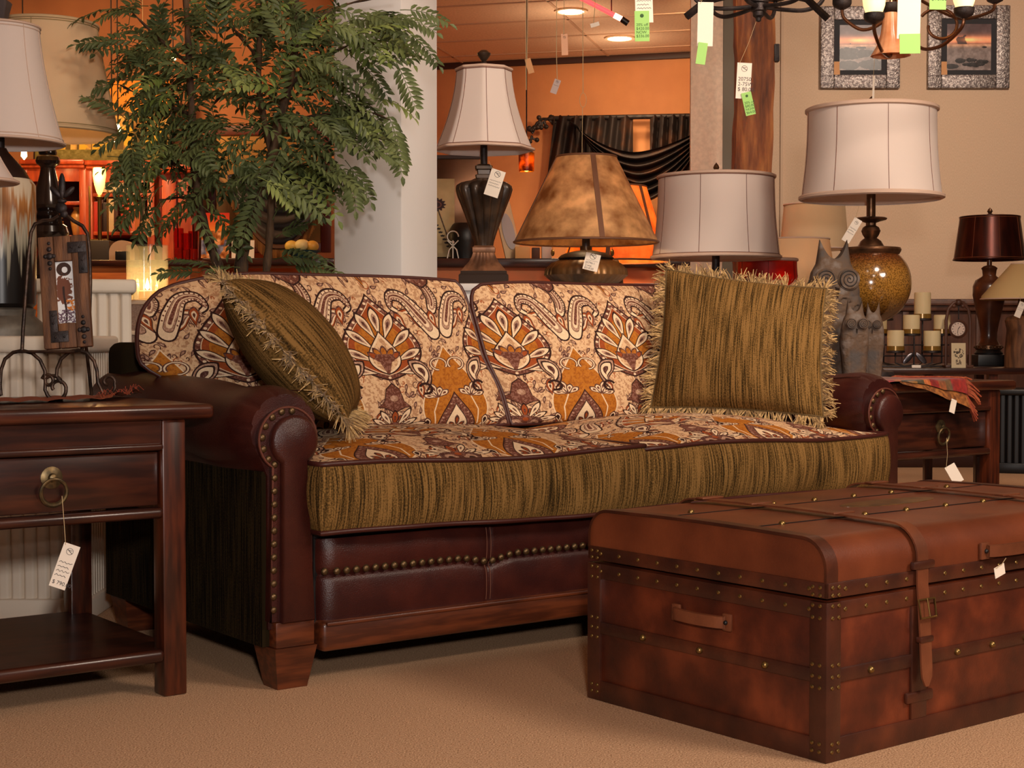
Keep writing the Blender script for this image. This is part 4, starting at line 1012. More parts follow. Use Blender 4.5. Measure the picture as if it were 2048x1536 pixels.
MB().tube([E(118, 432), E(116, 470, .05), E(120, 640, .20), E(122, 799, .27)], r_, 8).build('back_leg', M_IRON, easel)
MB().tube([E(40, 702), E(44, 703, -.035), E(156, 703, -.035), E(160, 702)], r_ * .8, 8).build('ledge', M_IRON, easel)
fl = MB()
for (cx, cy, rx, ry, a) in ((124, 372, 7, 26, 0), (111, 384, 6, 15, -.8), (138, 384, 6, 15, .8), (124, 402, 10, 5, 0), (122, 416, 12, 11, 0), (128, 428, 8, 8, 0)):
    q = E(cx, cy); M = Matrix.Translation(q) @ Matrix.Rotation(a, 4, 'Y'); t = MB().ball((0, 0, 0), 1, 10, 8); fl.merge(t, M @ Matrix.Diagonal((rx * se, 5 * se, ry * se, 1)))
fl.build('fleur_de_lis', M_IRON_D, easel)

# framed print: old planks with iron corner straps
fp = at(88, 699, Ye - .03); FRM = thing('picture_frame', 'narrow brown barn-wood frame with iron corner straps and a sepia tree print on the easel', 'picture', fp)
FRM.rotation_euler = (-.10, math.radians(-4.2), math.radians(4))
fw, fh, ft = 94 * se, 225 * se, .022
mb = MB(); ox0, ox1, oz0, oz1 = 30 * se, 65 * se, 50 * se, 174 * se
mb.box(0, ox0, 0, ft, 0, fh, .003).box(ox1, fw, 0, ft, 0, fh, .003).box(ox0 + .0005, ox1 - .0005, .0005, ft, 0, oz0, .003).box(ox0 + .0005, ox1 - .0005, .0005, ft, oz1, fh, .003)
mb.build('frame', M_WOODTXT, FRM)
MB().add([(ox0, .012, oz0), (ox1, .012, oz0), (ox1, .012, oz1), (ox0, .012, oz1)], [(0, 1, 2, 3)], 0, [(0, 0), (1, 0), (1, 1), (0, 1)]).build('print', IMG_TREE, FRM, smooth=False)
st = MB().box(fw - 36 * se, fw + .0015, -.0035, .002, fh - 36 * se, fh - 14 * se, .001).box(fw - 16 * se, fw + .0015, -.0035, .002, fh - 78 * se, fh - 34 * se, .001)
for q in ((-28, -25), (-12, -26), (-8, -52), (-8, -70)): st.ball((fw + q[0] * se, -.004, fh + q[1] * se), .0028, 8, 5)
st.build('corner_strap', M_IRON_D, FRM)
st = MB().box(15 * se, 50 * se, -.0035, .002, 12 * se, 34 * se, .001).box(15 * se, 30 * se, -.0035, .002, 32 * se, 76 * se, .001)
for q in ((24, 22), (42, 22), (22, 50), (22, 66)): st.ball((q[0] * se, -.004, q[1] * se), .0028, 8, 5)
st.build('corner_strap', M_IRON_D, FRM)
for cx, cz in ((22, 185), (fw / se - 14, 34)):
    o = MB()
    for dz, rr_ in ((0, 7), (14, 5), (-14, 5), (26, 3.4), (-25, 3.4)): o.ball((cx * se, -.002, (cz + dz) * se), rr_ * se, 8, 6, sy=.5)
    for dx in (-8, 8): o.ball((cx * se + dx * se, -.002, cz * se), 4.5 * se, 8, 6, sy=.5)
    o.build('iron_ornament', M_IRON_D, FRM)
# red runner under the easel
RR = thing('table_runner', 'small red and ochre woven runner with loose threads under the easel', 'cloth', (e0.x, e0.y, .656), TH_S * .0)
mb = MB(); x0 = at(-10, 790, 3.6).x - e0.x; x1 = at(212, 790, 3.6).x - e0.x
def rn(a, b): x = x0 + (x1 - x0) * a; return (x, -.17 + .30 * b + .16 * (x - x1) / (x0 - x1) * -1 + .12 * a, .003 + .004 * abs(math.sin(a * 17 + b * 5)) + .012 * max(0, a - .85) / .15 * abs(math.sin(b * 6)))
mb.grid(rn, 50, 16); mb.build('cloth', mat('red_weave', srgb(120, 36, 20), .9, col2=srgb(150, 88, 42), nscale=40, stretch=(3, 14, 1)), RR)
th = MB(); rr = random.Random(4)
for k in range(26):
    p0 = Vector(rn(.9 + .1 * rr.random(), rr.random())); a = rr.random() * 6; th.tube([p0, p0 + Vector((.012 * math.cos(a), .01 * math.sin(a), .014)), p0 + Vector((.028 * math.cos(a), .02 * math.sin(a), .002))], .0006, 4)
th.build('fringe', mat('rust_thread', srgb(150, 64, 40), .9), RR)
# price tag on the drawer pull
price_tag('cream price tag dangling on a string from the ring pull of the left end table', (129, 1084), 3.20, 33, 92, math.radians(20), math.radians(8), hang=(124, 992), text='$ 790.00', tsize=.12, scr=4, seed=3)

# ------------------------------------------------------------------ the far left: carpeted riser, glass hurricane, bookcases, painting
M_TAUPE = mat('taupe_carpet', srgb(150, 122, 104), .95, col2=srgb(176, 148, 128), nscale=160, bump=.5, bscale=300)
M_NOSE = mat('cream_nosing', srgb(226, 198, 166), .6)
Yr = 5.35; r0, r1 = at(150, 620, Yr).x, at(420, 620, Yr).x
RS = thing('display_riser', 'taupe carpeted display riser with cream nosings behind the sofa arm', 'display stand', ((r0 + r1) / 2, Yr, 0)); hw = (r1 - r0) / 2
zt1, zt2 = at(270, 600, Yr).z, at(270, 661, Yr).z
MB().box(-hw, hw, 0, .45, zt2, zt1 - .016).box(-hw - .0, hw, -.10, .45, 0, zt2 - .016).build('carpet_cover', M_TAUPE, RS)
MB().box(-hw, hw, -.012, .45, zt1 - .016, zt1, .005).build('nosing', M_NOSE, RS); MB().box(-hw, hw, -.112, .0, zt2 - .016, zt2, .005).build('nosing', M_NOSE, RS)
Yv = 5.55; sv = sc(Yv); bv = at(295, 600, Yv); bv.z = zt1
M_GLASS = mat('ribbed_glass', (.72, .74, .60, 1), .06, spec=.9, alpha=.16, coat=1.0)
V = thing('glass_hurricane', 'ribbed clear glass hurricane with a burning candle on the taupe riser', 'candle holder', bv)
rib = lambda a, z: 1 + .05 * abs(math.sin(a * 7)) 
R0 = 37 * sv; H0 = 112 * sv
MB().lathe([(.0001, .006), (R0 * .9, .006), (R0 * .98, .02), (R0, H0), (R0 + .004, H0), (R0 + .003, .01), (R0 * .9, .0), (.0001, .0)], 84, fn=rib, cap=False).build('glass', M_GLASS, V, ang=30)
cd = MB().lathe([(.030, .008), (.030, .036), (.024, .038), (.0001, .036)], 20).build('candle', M_WAX, V)
MB().lathe([(.0001, .04), (.007, .048), (.0075, .056), (.004, .07), (.0001, .082)], 12).build('flame', M_FLAME, cd)
lamp_light(V, (0, 0, .075), 1.6, (1, .55, .18), .012)

Yk = 9.45; sk = sc(Yk)
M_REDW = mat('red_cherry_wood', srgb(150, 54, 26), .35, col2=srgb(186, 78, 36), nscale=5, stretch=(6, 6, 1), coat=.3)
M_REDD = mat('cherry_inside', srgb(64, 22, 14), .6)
def K(px, py): p = at(px, py, Yk); return p.x, p.z
def bookcase(label, xl, xr, yt, posts, shelves, depth=.42, zb=0.0, frieze=26, name='bookcase'):
    x0, zt = K(xl, yt); x1, _ = K(xr, yt); B = thing(name, label, 'bookcase', ((x0 + x1) / 2, Yk, zb)); X = lambda px: K(px, 400)[0] - (x0 + x1) / 2; Z = lambda py: K(200, py)[1] - zb
    hw = (x1 - x0) / 2; zt -= zb
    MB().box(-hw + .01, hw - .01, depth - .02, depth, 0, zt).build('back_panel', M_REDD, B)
    MB().box(-hw - .012, hw + .012, -.05, depth, zt - .03, zt, .008).box(-hw - .008, hw + .008, -.03, depth, zt - .05, zt - .03, .006).build('cornice', M_REDW, B)
    MB().box(-hw, hw, 0, .03, zt - .05 - frieze * sk, zt - .05).build('frieze', M_REDW, B)
    for px in posts: MB().box(X(px) - .022, X(px) + .022, -.006, depth - .02, 0, zt - .05, .004).build('side_panel', M_REDW, B)
    for py in shelves: MB().box(-hw + .005, hw - .005, .012, depth - .02, Z(py) - .022, Z(py), .003).build('shelf', M_REDW, B)
    return B
bookcase('tall cherry-red bookcase at the far left, behind the turned lamp', 46, 168, 320, (48, 166), (402, 470, 530, 640), name='bookcase')
bookcase('tall cherry-red bookcase holding the upright books, left of the tree', 176, 304, 322, (178, 302), (386, 463, 522, 640))
Yk2 = 9.2; x0, zt = at(318, 330, Yk2).x, at(318, 330, Yk2).z; x1 = at(392, 330, Yk2).x
AR = thing('armoire', 'dark cherry armoire partly hidden by the tree leaves', 'cabinet', ((x0 + x1) / 2, Yk2, 0)); hw = (x1 - x0) / 2
MB().box(-hw, hw, 0, .5, 0, zt - .05).build('carcass', mat('dark_cherry', srgb(84, 24, 20), .35, col2=srgb(112, 36, 26), nscale=5, stretch=(6, 6, 1)), AR)
MB().box(-hw - .05, hw + .05, -.05, .5, zt - .05, zt, .01).build('cornice', M_REDW, AR)
for s_ in (-1, 1): 
    d_ = MB().box(min(s_ * .006, s_ * (hw - .02)), max(s_ * .006, s_ * (hw - .02)), -.018, -.001, .2, zt - .09, .004).build('door', M_REDW, AR); MB().ball((s_ * .03, -.03, zt * .5), .012, 8, 6).build('knob', M_BRASS, d_)
# things on the shelves
def shelf_z(py): return K(200, py)[1]
books = ((192, 16, 60, (176, 40, 24)), (199, 12, 64, (60, 24, 18)), (207, 13, 58, (48, 30, 24)), (220, 14, 66, (206, 176, 130)), (229, 10, 60, (70, 34, 22)), (245, 13, 62, (186, 52, 36)), (254, 12, 70, (200, 70, 44)), (263, 11, 64, (220, 120, 84)), (272, 12, 58, (176, 96, 50)), (283, 12, 66, (50, 26, 22)))
bn = {0: 'leftmost', 1: 'second', 2: 'third', 3: 'fourth', 4: 'fifth', 5: 'sixth', 6: 'seventh', 7: 'eighth', 8: 'ninth', 9: 'rightmost'}
cn = ('crimson', 'dark maroon', 'brown-black', 'cream', 'chestnut', 'red', 'scarlet', 'salmon', 'ochre', 'near-black')
for i, (px, w_, h, c) in enumerate(books):
    x, z = K(px, 463); hh = h * sk; m = mat('book_cloth_%d' % i, srgb(*c), .6); ww = w_ * sk * .46
    o = thing('book', '%s book standing on the cherry shelf, %s in the upright row' % (cn[i], bn[i]), 'book', (x, Yk + .02, z), 0, 'books standing in the cherry bookcase')
    MB().box(-ww, ww, .01, .15, 0, hh, .003).build('cover', m, o); MB().box(-ww + .004, ww - .004, .02, .146, hh - .001, hh + .0015).build('pages', M_CARD, o)
for (px, lab, r, h, py) in ((144, 'gold glazed vase standing on the far-left bookcase shelf', 14, 58, 470), (110, 'small amber jar on the far-left bookcase shelf', 10, 30, 470)):
    x, z = K(px, py); v = MB().lathe([(r * .6 * sk, 0), (r * sk, h * .5 * sk), (r * .9 * sk, h * .75 * sk), (r * .5 * sk, h * .9 * sk), (r * .65 * sk, h * sk)], 24).build('vase', mat('gold_glaze', srgb(196, 140, 70), .3, col2=srgb(150, 90, 44), nscale=9) if 'gold_glaze' not in D.materials else D.materials['gold_glaze'], loc=(x, Yk + .12, z)); tag(v, lab, 'vase')
x, z = K(246, 386); o = MB().box(-.085, .085, .03, .25, 0, .0).build('x', M_CARD) if False else None
x, z = K(236, 384); o = MB().box(-.10, .10, .02, .2, 0, 24 * sk, .004).build('storage_box', mat('cream_box', srgb(232, 206, 160), .6), loc=(x, Yk, z - .0)); tag(o, 'cream box lying on the upper bookcase shelf', 'box')
# torch lamp in front of the bookcase
tx = at(199, 385, 9.1); TB = thing('torch_lamp', 'floor torch lamp with a glowing yellow glass shade in front of the bookcases', 'lamp', (tx.x, tx.y, 0)); st_ = sc(9.1)
zf = lambda py: at(199, py, 9.1).z
mg = mat('glowing_amber_glass', (1, .62, .16, 1), .3, emit=(1, .56, .12, 1), estr=2.6)
MB().lathe([(2 * st_, zf(392)), (6 * st_, zf(384)), (10 * st_, zf(370)), (13 * st_, zf(350)), (12 * st_, zf(336)), (11 * st_, zf(336)), (12 * st_, zf(350)), (.001, zf(380))], 24, cap=False).build('glass_shade', mg, TB)
MB().lathe([(.12, 0), (.12, .02), (.02, .04), (.012, .06), (.012, zf(400)), (7 * st_, zf(394)), (3 * st_, zf(390))], 20).build('stand', M_BRASS, TB)
for dx in (-20, 16): MB().tube([(dx * st_, 0, zf(480)), (dx * st_, 0, zf(372))], .006, 6).build('side_rod', M_BRASS, TB)
MB().tube([(-20 * st_, 0, zf(480)), (16 * st_, 0, zf(480))], .006, 6).build('side_rod', M_BRASS, TB)
lamp_light(TB, (0, -.05, zf(345)), 14, (1, .55, .2), .05)
# long low sideboard in front of the bookcases
Ysb = 8.6; ssb = sc(Ysb); x0, zt = at(30, 520, Ysb).x, at(30, 520, Ysb).z; x1 = at(394, 520, Ysb).x
SBD = thing('sideboard', 'low orange-brown sideboard before the bookcases, behind the glass hurricane', 'sideboard', ((x0 + x1) / 2, Ysb, 0)); hw = (x1 - x0) / 2
M_HONEY = mat('honey_wood', srgb(164, 84, 36), .35, col2=srgb(196, 110, 50), nscale=4, stretch=(1, 6, 9), coat=.3)
MB().box(-hw, hw, .02, .45, .06, zt - .035).build('carcass', M_HONEY, SBD); MB().box(-hw - .03, hw + .03, -.02, .47, zt - .035, zt, .008).build('top', M_TABLE_D, SBD)
for k in range(3):
    a, b = -hw + .03 + k * (2 * hw - .06) / 3 + .01, -hw + .03 + (k + 1) * (2 * hw - .06) / 3 - .01; d_ = MB().box(a, b, .0, .022, .12, zt - .07, .004).build('door', M_HONEY, SBD); MB().ball(((a + b) / 2, -.01, zt * .6), .014, 8, 6).build('knob', M_BRASS, d_)
MB().box(-hw, -hw + .06, .02, .08, 0, .07).build('foot', M_HONEY, SBD); MB().box(hw - .06, hw, .02, .08, 0, .07).build('foot', M_HONEY, SBD)
def on_sb(px): p = at(px, 520, Ysb + .1); return (p.x, Ysb + .12, zt)
o = MB().box(-25 * ssb, 25 * ssb, 0, .16, 0, 42 * ssb, .004).build('black_box', mat('dark_olive_box', srgb(58, 46, 34), .6), loc=on_sb(192)); tag(o, 'dark olive box on the sideboard beside the rounded grey clock case', 'box')
o = MB().prism([(-26 * ssb, 0), (26 * ssb, 0), (26 * ssb, 18 * ssb)] + [(26 * ssb * math.cos(a), 18 * ssb + 24 * ssb * math.sin(a)) for a in [PI * k / 12 for k in range(1, 12)]] + [(-26 * ssb, 18 * ssb)], 0, .12).build('mantel_clock', mat('grey_stone', srgb(176, 142, 116), .6), loc=on_sb(242)); tag(o, 'rounded grey-beige mantel clock case on the sideboard', 'clock')
o = MB().box(-.035, .035, 0, .05, 0, .05, .003).build('camera', M_BLACK, loc=(on_sb(250)[0], Ysb + .02, zt)); o.name = 'black_trinket'; tag(o, 'small black trinket in front of the beige clock case', 'ornament')
for k, (px, h) in enumerate(((356, 66), (372, 56), (386, 60))):
    q = on_sb(px); G = thing('candle_glass', ('tall', 'short', 'middle-sized')[k] + ' red glass candle cup on the sideboard, ' + ('left', 'centre', 'right')[k] + ' of three', 'candle holder', q, 0, 'red candle glasses on the sideboard')
    MB().lathe([(.0001, .004), (9 * ssb, .004), (10 * ssb, h * ssb), (10.6 * ssb, h * ssb), (9.6 * ssb, 0), (.0001, 0)], 24, cap=False).build('cup', glass('red_glass', (.75, .12, .06, 1), .05) if 'red_glass' not in D.materials else D.materials['red_glass'], G)
    MB().lathe([(8 * ssb, .008), (8 * ssb, h * .4 * ssb)], 16).build('candle', M_WAX, G)
# display table at the tree with a card, two white cards and a mirror with a fringed swag
Ym = 8.9; sm2 = sc(Ym); x0, zt2 = at(400, 516, Ym).x, at(400, 516, Ym).z; x1 = at(668, 516, Ym).x; x0 = max(x0, at(404, 516, Ym).x)
CT = thing('console_table', 'dark console table behind the tree trunks, under the swagged mirror', 'table', ((x0 + x1) / 2, Ym, 0)); hw = (x1 - x0) / 2
MB().box(-hw, hw, 0, .45, zt2 - .04, zt2, .006).build('table_top', M_TABLE_D, CT)
for sx in (-1, 1):
    for y in (.02, .37): MB().box(min(sx * hw, sx * (hw - .06)), max(sx * hw, sx * (hw - .06)), y, y + .06, 0, zt2 - .04).build('leg', M_TABLE_D, CT)
MB().box(-hw + .02, hw - .02, .04, .41, .1, zt2 - .14).build('cabinet_body', M_HONEY, CT)
def standcard(label, pxl, pxr, pyt, pyb, Y, m, cat, nm, lean=.12, uv=True):
    a, b = at(pxl, pyb, Y), at(pxr, pyt, Y); w_, h = b.x - a.x, b.z - a.z
    mb = MB().box(0, w_, 0, .006, 0, h); o = mb.build(nm, m, loc=(a.x, Y, a.z), rot=(-lean, 0, 0), smooth=False)
    uvl = o.data.uv_layers.new(name='UVMap')
    for l in o.data.loops: v = o.data.vertices[l.vertex_index].co; uvl.data[l.index].uv = (v.x / w_, v.z / h)
    return tag(o, label, cat)
standcard('sunset-coloured printed card leaning on the console behind the leftmost tree trunk', 402, 457, 424, 516, Ym + .05, IMG_COVER, 'picture', 'printed_card')
standcard('blank cream card behind the middle tree trunk, larger of two', 463, 481, 480, 516, Ym + .03, M_CARD, 'card', 'blank_card'); standcard('narrow blank cream card just right of the middle tree trunk', 497, 508, 480, 516, Ym + .03, M_CARD, 'card', 'blank_card')
# mirror
Yq = 9.6; a, b = at(412, 505, Yq), at(661, 250, Yq); w_, h = b.x - a.x, b.z - a.z; fwid = 20 * sc(Yq)
MI = thing('wall_mirror', 'large mirror in a dark red frame behind the tree, beside the white column', 'mirror', (a.x, Yq, a.z))
mb = MB().box(0, fwid, 0, .04, 0, h, .006).box(w_ - fwid, w_, 0, .04, 0, h, .006).box(fwid, w_ - fwid, 0, .04, 0, fwid, .006).box(fwid, w_ - fwid, 0, .04, h - fwid, h, .006); mb.build('frame', mat('oxblood_frame', srgb(92, 30, 18), .45), MI)
MB().box(fwid - .003, w_ - fwid + .003, .02, .03, fwid - .003, h - fwid + .003).build('mirror_glass', mat('tan_mirror', srgb(214, 160, 96), .25, .85), MI)  # orange-tan tint over the whole glass
# fringed velvet swag in front of the mirror
M_VELVET = mat('black_brown_velvet', srgb(30, 18, 16), .8, sheen=.3, col2=srgb(46, 26, 20), nscale=9)
Yw = 9.3; sw = sc(Yw); SWG = thing('velvet_swag', 'black velvet swag with long amber fringe draped before the mirror behind the tree', 'drapery', at(550, 500, Yw))
c0 = at(550, 500, Yw)
def sg(a, b):
    px = 455 + (660 - 455) * a; u = 2 * a - 1; py = 330 + 20 * abs(u) + (150 * (1 - abs(u) ** 1.8)) * b + 14 * b
    return at(px, py, Yw + .03 * math.sin(b * 34)) - c0
MB().grid(sg, 40, 44).build('velvet', M_VELVET, SWG, ang=80)
bd = MB(); fg = MB()
bd.tube([sg(k / 40, 1) for k in range(41)], .016, 6); bd.build('border', mat('bronze_braid', srgb(84, 50, 30), .6), SWG)
for k in range(90):
    p = sg(k / 89, 1); fg.tube([p, p + Vector((0, .01 * math.sin(k), -.085))], .0045, 4)
fg.build('fringe', mat('amber_fringe', srgb(128, 84, 40), .7), SWG)
# fruit bowl on the console
q = at(603, 516, Ym + .12); BW = thing('ceramic_bowl', 'shallow bowl on the console at the right end, heaped with fruit', 'bowl', (q.x, Ym + .16, zt2))
MB().lathe([(.04, 0), (.05, .01), (.11, .05), (.105, .05), (.04, .014), (.0001, .014)], 28, cap=False).build('bowl', mat('teal_glaze', srgb(50, 92, 104), .3), BW)
for k, (dx, dy, dz, c, cn_) in enumerate(((-.06, -.03, .075, (226, 186, 90), 'yellow fruit at the left of the bowl'), (.0, -.045, .08, (236, 214, 150), 'pale fruit at the front of the bowl'), (.06, -.02, .075, (214, 160, 70), 'golden fruit at the right of the bowl'), (.0, .03, .085, (230, 200, 120), 'cream-yellow fruit at the back of the bowl'))):
    o = MB().ball((0, 0, 0), .034, 14, 10, sx=1.15).build('fruit', mat('fruit_skin_%d' % k, srgb(*c), .45), loc=(q.x + dx, Ym + .16 + dy, zt2 + dz)); tag(o, cn_, 'fruit', 'fruit in the bowl')
# painting leaning on the bookcases
a, b = at(70, 322, 9.72), at(338, 158, 9.72); w_, h = b.x - a.x, b.z - a.z
PT = thing('landscape_painting', 'wide autumn landscape painting in yellow and ochre above the bookcases', 'painting', (a.x, 9.72, a.z)); PT.rotation_euler = (-.1, 0, 0)
MB().box(-.012, w_ + .012, .0, .035, -.012, h + .012, .003).build('frame', M_DARKTRIM, PT)
MB().add([(0, -.002, 0), (w_, -.002, 0), (w_, -.002, h), (0, -.002, h)], [(0, 1, 2, 3)], 0, [(0, 0), (1, 0), (1, 1), (0, 1)]).build('canvas', IMG_MURAL, PT, smooth=False)
# three small flame bulbs on long cords among the leaves
for k, (px, py, hh, lab) in enumerate(((236, 262, 40, 'long flame-shaped pendant bulb beside the tan shade'), (224, 280, 12, 'small round pendant bulb under the tan shade rim'), (346, 116, 12, 'small pendant bulb glinting through the upper leaves'), (48, 305, 30, 'glowing pendant bulb left of the turned lamp neck'))):
    q = at(px, py, 9.0); Lp = thing('pendant_bulb', lab, 'light', q, 0, 'pendant bulbs behind the tree'); s9 = sc(9.0)
    MB().lathe([(.0001, -hh * .5 * s9), (.017, -hh * .25 * s9), (.015, hh * .1 * s9), (.0001, hh * .5 * s9)], 14).build('bulb', M_FLAME, Lp); MB().tube([(0, 0, hh * .45 * s9), (0, 0, ZC - q.z)], .004, 5).build('cord', M_IRON_D, Lp)
# tag hooked on the torch lamp's rod
price_tag('cream tag dangling from the torch lamp against the sideboard', (213, 501), 9.03, 13, 28, math.radians(44), 0, hang=(216, 481), logo=False, scr=0)
# ------------------------------------------------------------------ lamps on the half wall and the console behind the sofa
ZL = 1.003
Ya = 6.02; s1 = sc(Ya); b = at(968, 568, Ya); q = lambda py: (568 - py) * s1
L1 = thing('bell_shade_lamp', 'tall lamp with dark fluted urn base and ivory bell shade, beside the white column', 'lamp', (b.x, b.y, ZL))
M_URN = mat('dark_bronze_urn', srgb(44, 34, 28), .38, .35, col2=srgb(82, 62, 46), nscale=12, coat=.2)
M_BASE = mat('dull_bronze', srgb(50, 38, 32), .75, spec=.2)
M_GILT = mat('worn_gilt', srgb(92, 62, 44), .4, .5, col2=srgb(150, 104, 74), nscale=14)
sq = lambda a, z: 1.0 / max(abs(math.cos(a)), abs(math.sin(a))) * .86
MB().lathe([(57 * s1, q(568)), (57 * s1, q(549)), (53 * s1, q(546)), (53 * s1, q(541))], 48, fn=sq, a0=.25).build('plinth', M_BASE, L1, ang=30)
MB().lathe([(52 * s1, q(541)), (44 * s1, q(532)), (34 * s1, q(522)), (28 * s1, q(512)), (25 * s1, q(504))], 96, fn=lambda a, z: sq(a, z) * (1 - .035 * abs(math.sin(a * 12))), a0=.25).build('flared_foot', M_GILT, L1, ang=40)
MB().lathe([(25 * s1, q(504)), (26 * s1, q(502)), (26 * s1, q(494)), (22 * s1, q(490))], 48, fn=sq, a0=.25).build('collar', M_GILT, L1, ang=30)
urn = [(18, 490), (19, 482), (26, 460), (35, 435), (44, 410), (51, 392), (55, 378), (53, 370), (44, 364), (26, 360), (18, 356)]
MB().lathe([(r * s1, q(y)) for r, y in urn], 144, fn=lambda a, z: 1.05 - .20 * (1 - abs(math.sin(a * 6 + (z - q(490)) * 3.0))) ** 1.5 * min(1, max(.15, (z - q(490)) * 9))).build('urn', M_URN, L1, ang=50)
MB().lathe([(19 * s1, q(356)), (20 * s1, q(350)), (15 * s1, q(348)), (16 * s1, q(340)), (20 * s1, q(338)), (20 * s1, q(332)), (12 * s1, q(328))], 40, fn=sq, a0=.25).build('neck', M_URN, L1, ang=30)
stem(L1, q(330), q(150), 7 * s1, M_IRON_D)
oct_ = lambda a, z: math.cos(PI / 8) / math.cos((a % (PI / 4)) - PI / 8)
pf = [((54 + (97 - 54) * (1 - t) ** 1.75) * s1 * 1.03, q(301) + (q(137) - q(301)) * t) for t in [k / 14 for k in range(15)]]
shade(L1, pf, 80, fn=oct_, seams=8, cord=M_TRIM_D, trim_r=.006, a0=.1)
MB().lathe([(6 * s1, q(137)), (7 * s1, q(128)), (4 * s1, q(124)), (13 * s1, q(112)), (14 * s1, q(108)), (10 * s1, q(105)), (6 * s1, q(102)), (.0001, q(101))], 24).build('finial', M_URN, L1)
price_tag('white tag hanging from the neck of the bell-shade lamp', (984, 336), Ya - .16, 29, 54, math.radians(18), 0, hang=(978, 322), scr=3, seed=11, tsize=.14)

# mica lamp
M_MICA = mat('mica_shade', srgb(150, 92, 44), .5, col2=srgb(238, 190, 130), nscale=13, lo=.32, hi=.68, detail=9, transl=.4)
M_MICA2 = mat('lit_mica_shade', srgb(206, 120, 50), .5, col2=srgb(240, 190, 120), nscale=12, lo=.3, hi=.7, detail=8, transl=.7)
M_MSTRIP = mat('mica_strip', srgb(108, 66, 40), .6)
Yb_ = 6.1; s2 = sc(Yb_); b = at(1172, 569, Yb_); q2 = lambda py: (569 - py) * s2
L2 = thing('mica_table_lamp', 'table lamp with a wide amber mica cone shade and ribbed bronze pot base', 'lamp', (b.x, b.y, ZL))
def cone_shade(parent, rb, rt_, zb, zt, m, tilt=0.0, strips=6, a0=.3):
    mb = MB(); P = [(rb, zb), (rt_, zt), (rt_ - .003, zt), (rb - .003, zb), (rb, zb)]; mb.lathe(P, 72, cap=False); 
    S = mb.build('lamp_shade', m, parent, ang=40); t = MB()
    for r, z in ((rb, zb), (rt_, zt)): t.tube([(r * math.cos(2 * PI * k / 64), r * math.sin(2 * PI * k / 64), z) for k in range(64)], .0045, 6, closed=True)
    for k in range(strips):
        a = a0 + 2 * PI * k / strips; ca, sa = math.cos(a), math.sin(a); w_ = .010
        t.add([((r + .002) * ca + sg * w_ * -sa, (r + .002) * sa + sg * w_ * ca, z) for r, z in ((rb, zb), (rt_, zt)) for sg in (-1, 1)] + [((r - .002) * ca + sg * w_ * -sa, (r - .002) * sa + sg * w_ * ca, z) for r, z in ((rb, zb), (rt_, zt)) for sg in (-1, 1)], [(0, 1, 3, 2), (4, 5, 7, 6), (0, 1, 5, 4), (2, 3, 7, 6), (0, 2, 6, 4), (1, 3, 7, 5)])
    t.build('strip', M_MSTRIP, S)
    sp = MB()
    for k in range(3): a = 2 * PI * k / 3; sp.tube([(0, 0, zt - .02), ((rt_ - .004) * math.cos(a), (rt_ - .004) * math.sin(a), zt - .012)], .002, 5)
    sp.build('spider', M_BRASS, S); return S
S = cone_shade(L2, 144 * s2, 60 * s2, q2(482), q2(313), M_MICA, a0=-1.40, strips=4)
lamp_light(L2, (0, 0, q2(420)), 2.2, (1, .66, .34), .05)
pot_ = [(52, 569), (70, 560), (84, 548), (82, 536), (70, 524), (52, 517), (50, 510), (38, 504), (24, 500), (12, 498), (12, 490)]
MB().lathe([(r * s2, q2(y) + .0) for r, y in pot_], 140, fn=lambda a, z: 1 - .035 * abs(math.sin(a * 17)) ** .6 * (1 if z < q2(522) else 0)).build('pot_base', mat('ribbed_bronze_pot', srgb(66, 48, 32), .36, .5, col2=srgb(128, 92, 52), nscale=8), L2, ang=50)
MB().lathe([(50 * s2, q2(519)), (56 * s2, q2(514)), (50 * s2, q2(508)), (38 * s2, q2(503))], 40).build('collar', M_IRON_D, L2)
stem(L2, q2(496), q2(330), 8 * s2, M_IRON_D)
for k, (px, py) in enumerate(((1106, 484), (1226, 484))):
    c = at(px, py, Yb_) - Vector((b.x, b.y, ZL)); m_ = MB().tube([(c.x, .05, c.z), (c.x, .05, c.z - 14 * s2)], .0008, 4); m_.ball((c.x, .05, c.z - 20 * s2), 4 * s2, 8, 6, sz=1.8); m_.build('pull_chain', M_BRASS, L2)
price_tag('cream price tag leaning on the ribbed bronze pot of the mica lamp', (1173, 504), Yb_ - .19, 30, 34, math.radians(14), math.radians(-6), hang=(1172, 494), scr=1, seed=5, text='65796-1\n2-way\n$318.00', tsize=.17)
# second, lit mica lamp further back
Yd = 7.9; s3 = sc(Yd); b = at(1232, 700, Yd)
L3 = thing('lit_mica_lamp', 'second mica lamp on a round stand, glowing orange behind the larger mica cone shade', 'lamp', (b.x, b.y, .72))
z_ = lambda py: at(1232, py, Yd).z - .72
cone_shade(L3, 106 * s3, 60 * s3, z_(523), z_(374), M_MICA2, a0=-.75); MB().lathe([(.10, 0), (.10, .02), (.03, .05), (.06, .15), (.03, z_(540)), (.012, z_(520)), (.012, z_(400))], 28).build('turned_base', M_IRON_D, L3)
MB().lathe([(.001, -.72), (.14, -.72), (.13, -.69), (.03, -.66), (.03, -.04), (.17, -.03), (.17, -.001), (.001, -.001)], 28, cap=False).build('stand', M_TABLE, L3)
lamp_light(L3, (0, 0, z_(470)), 26, (1, .55, .2), .04)
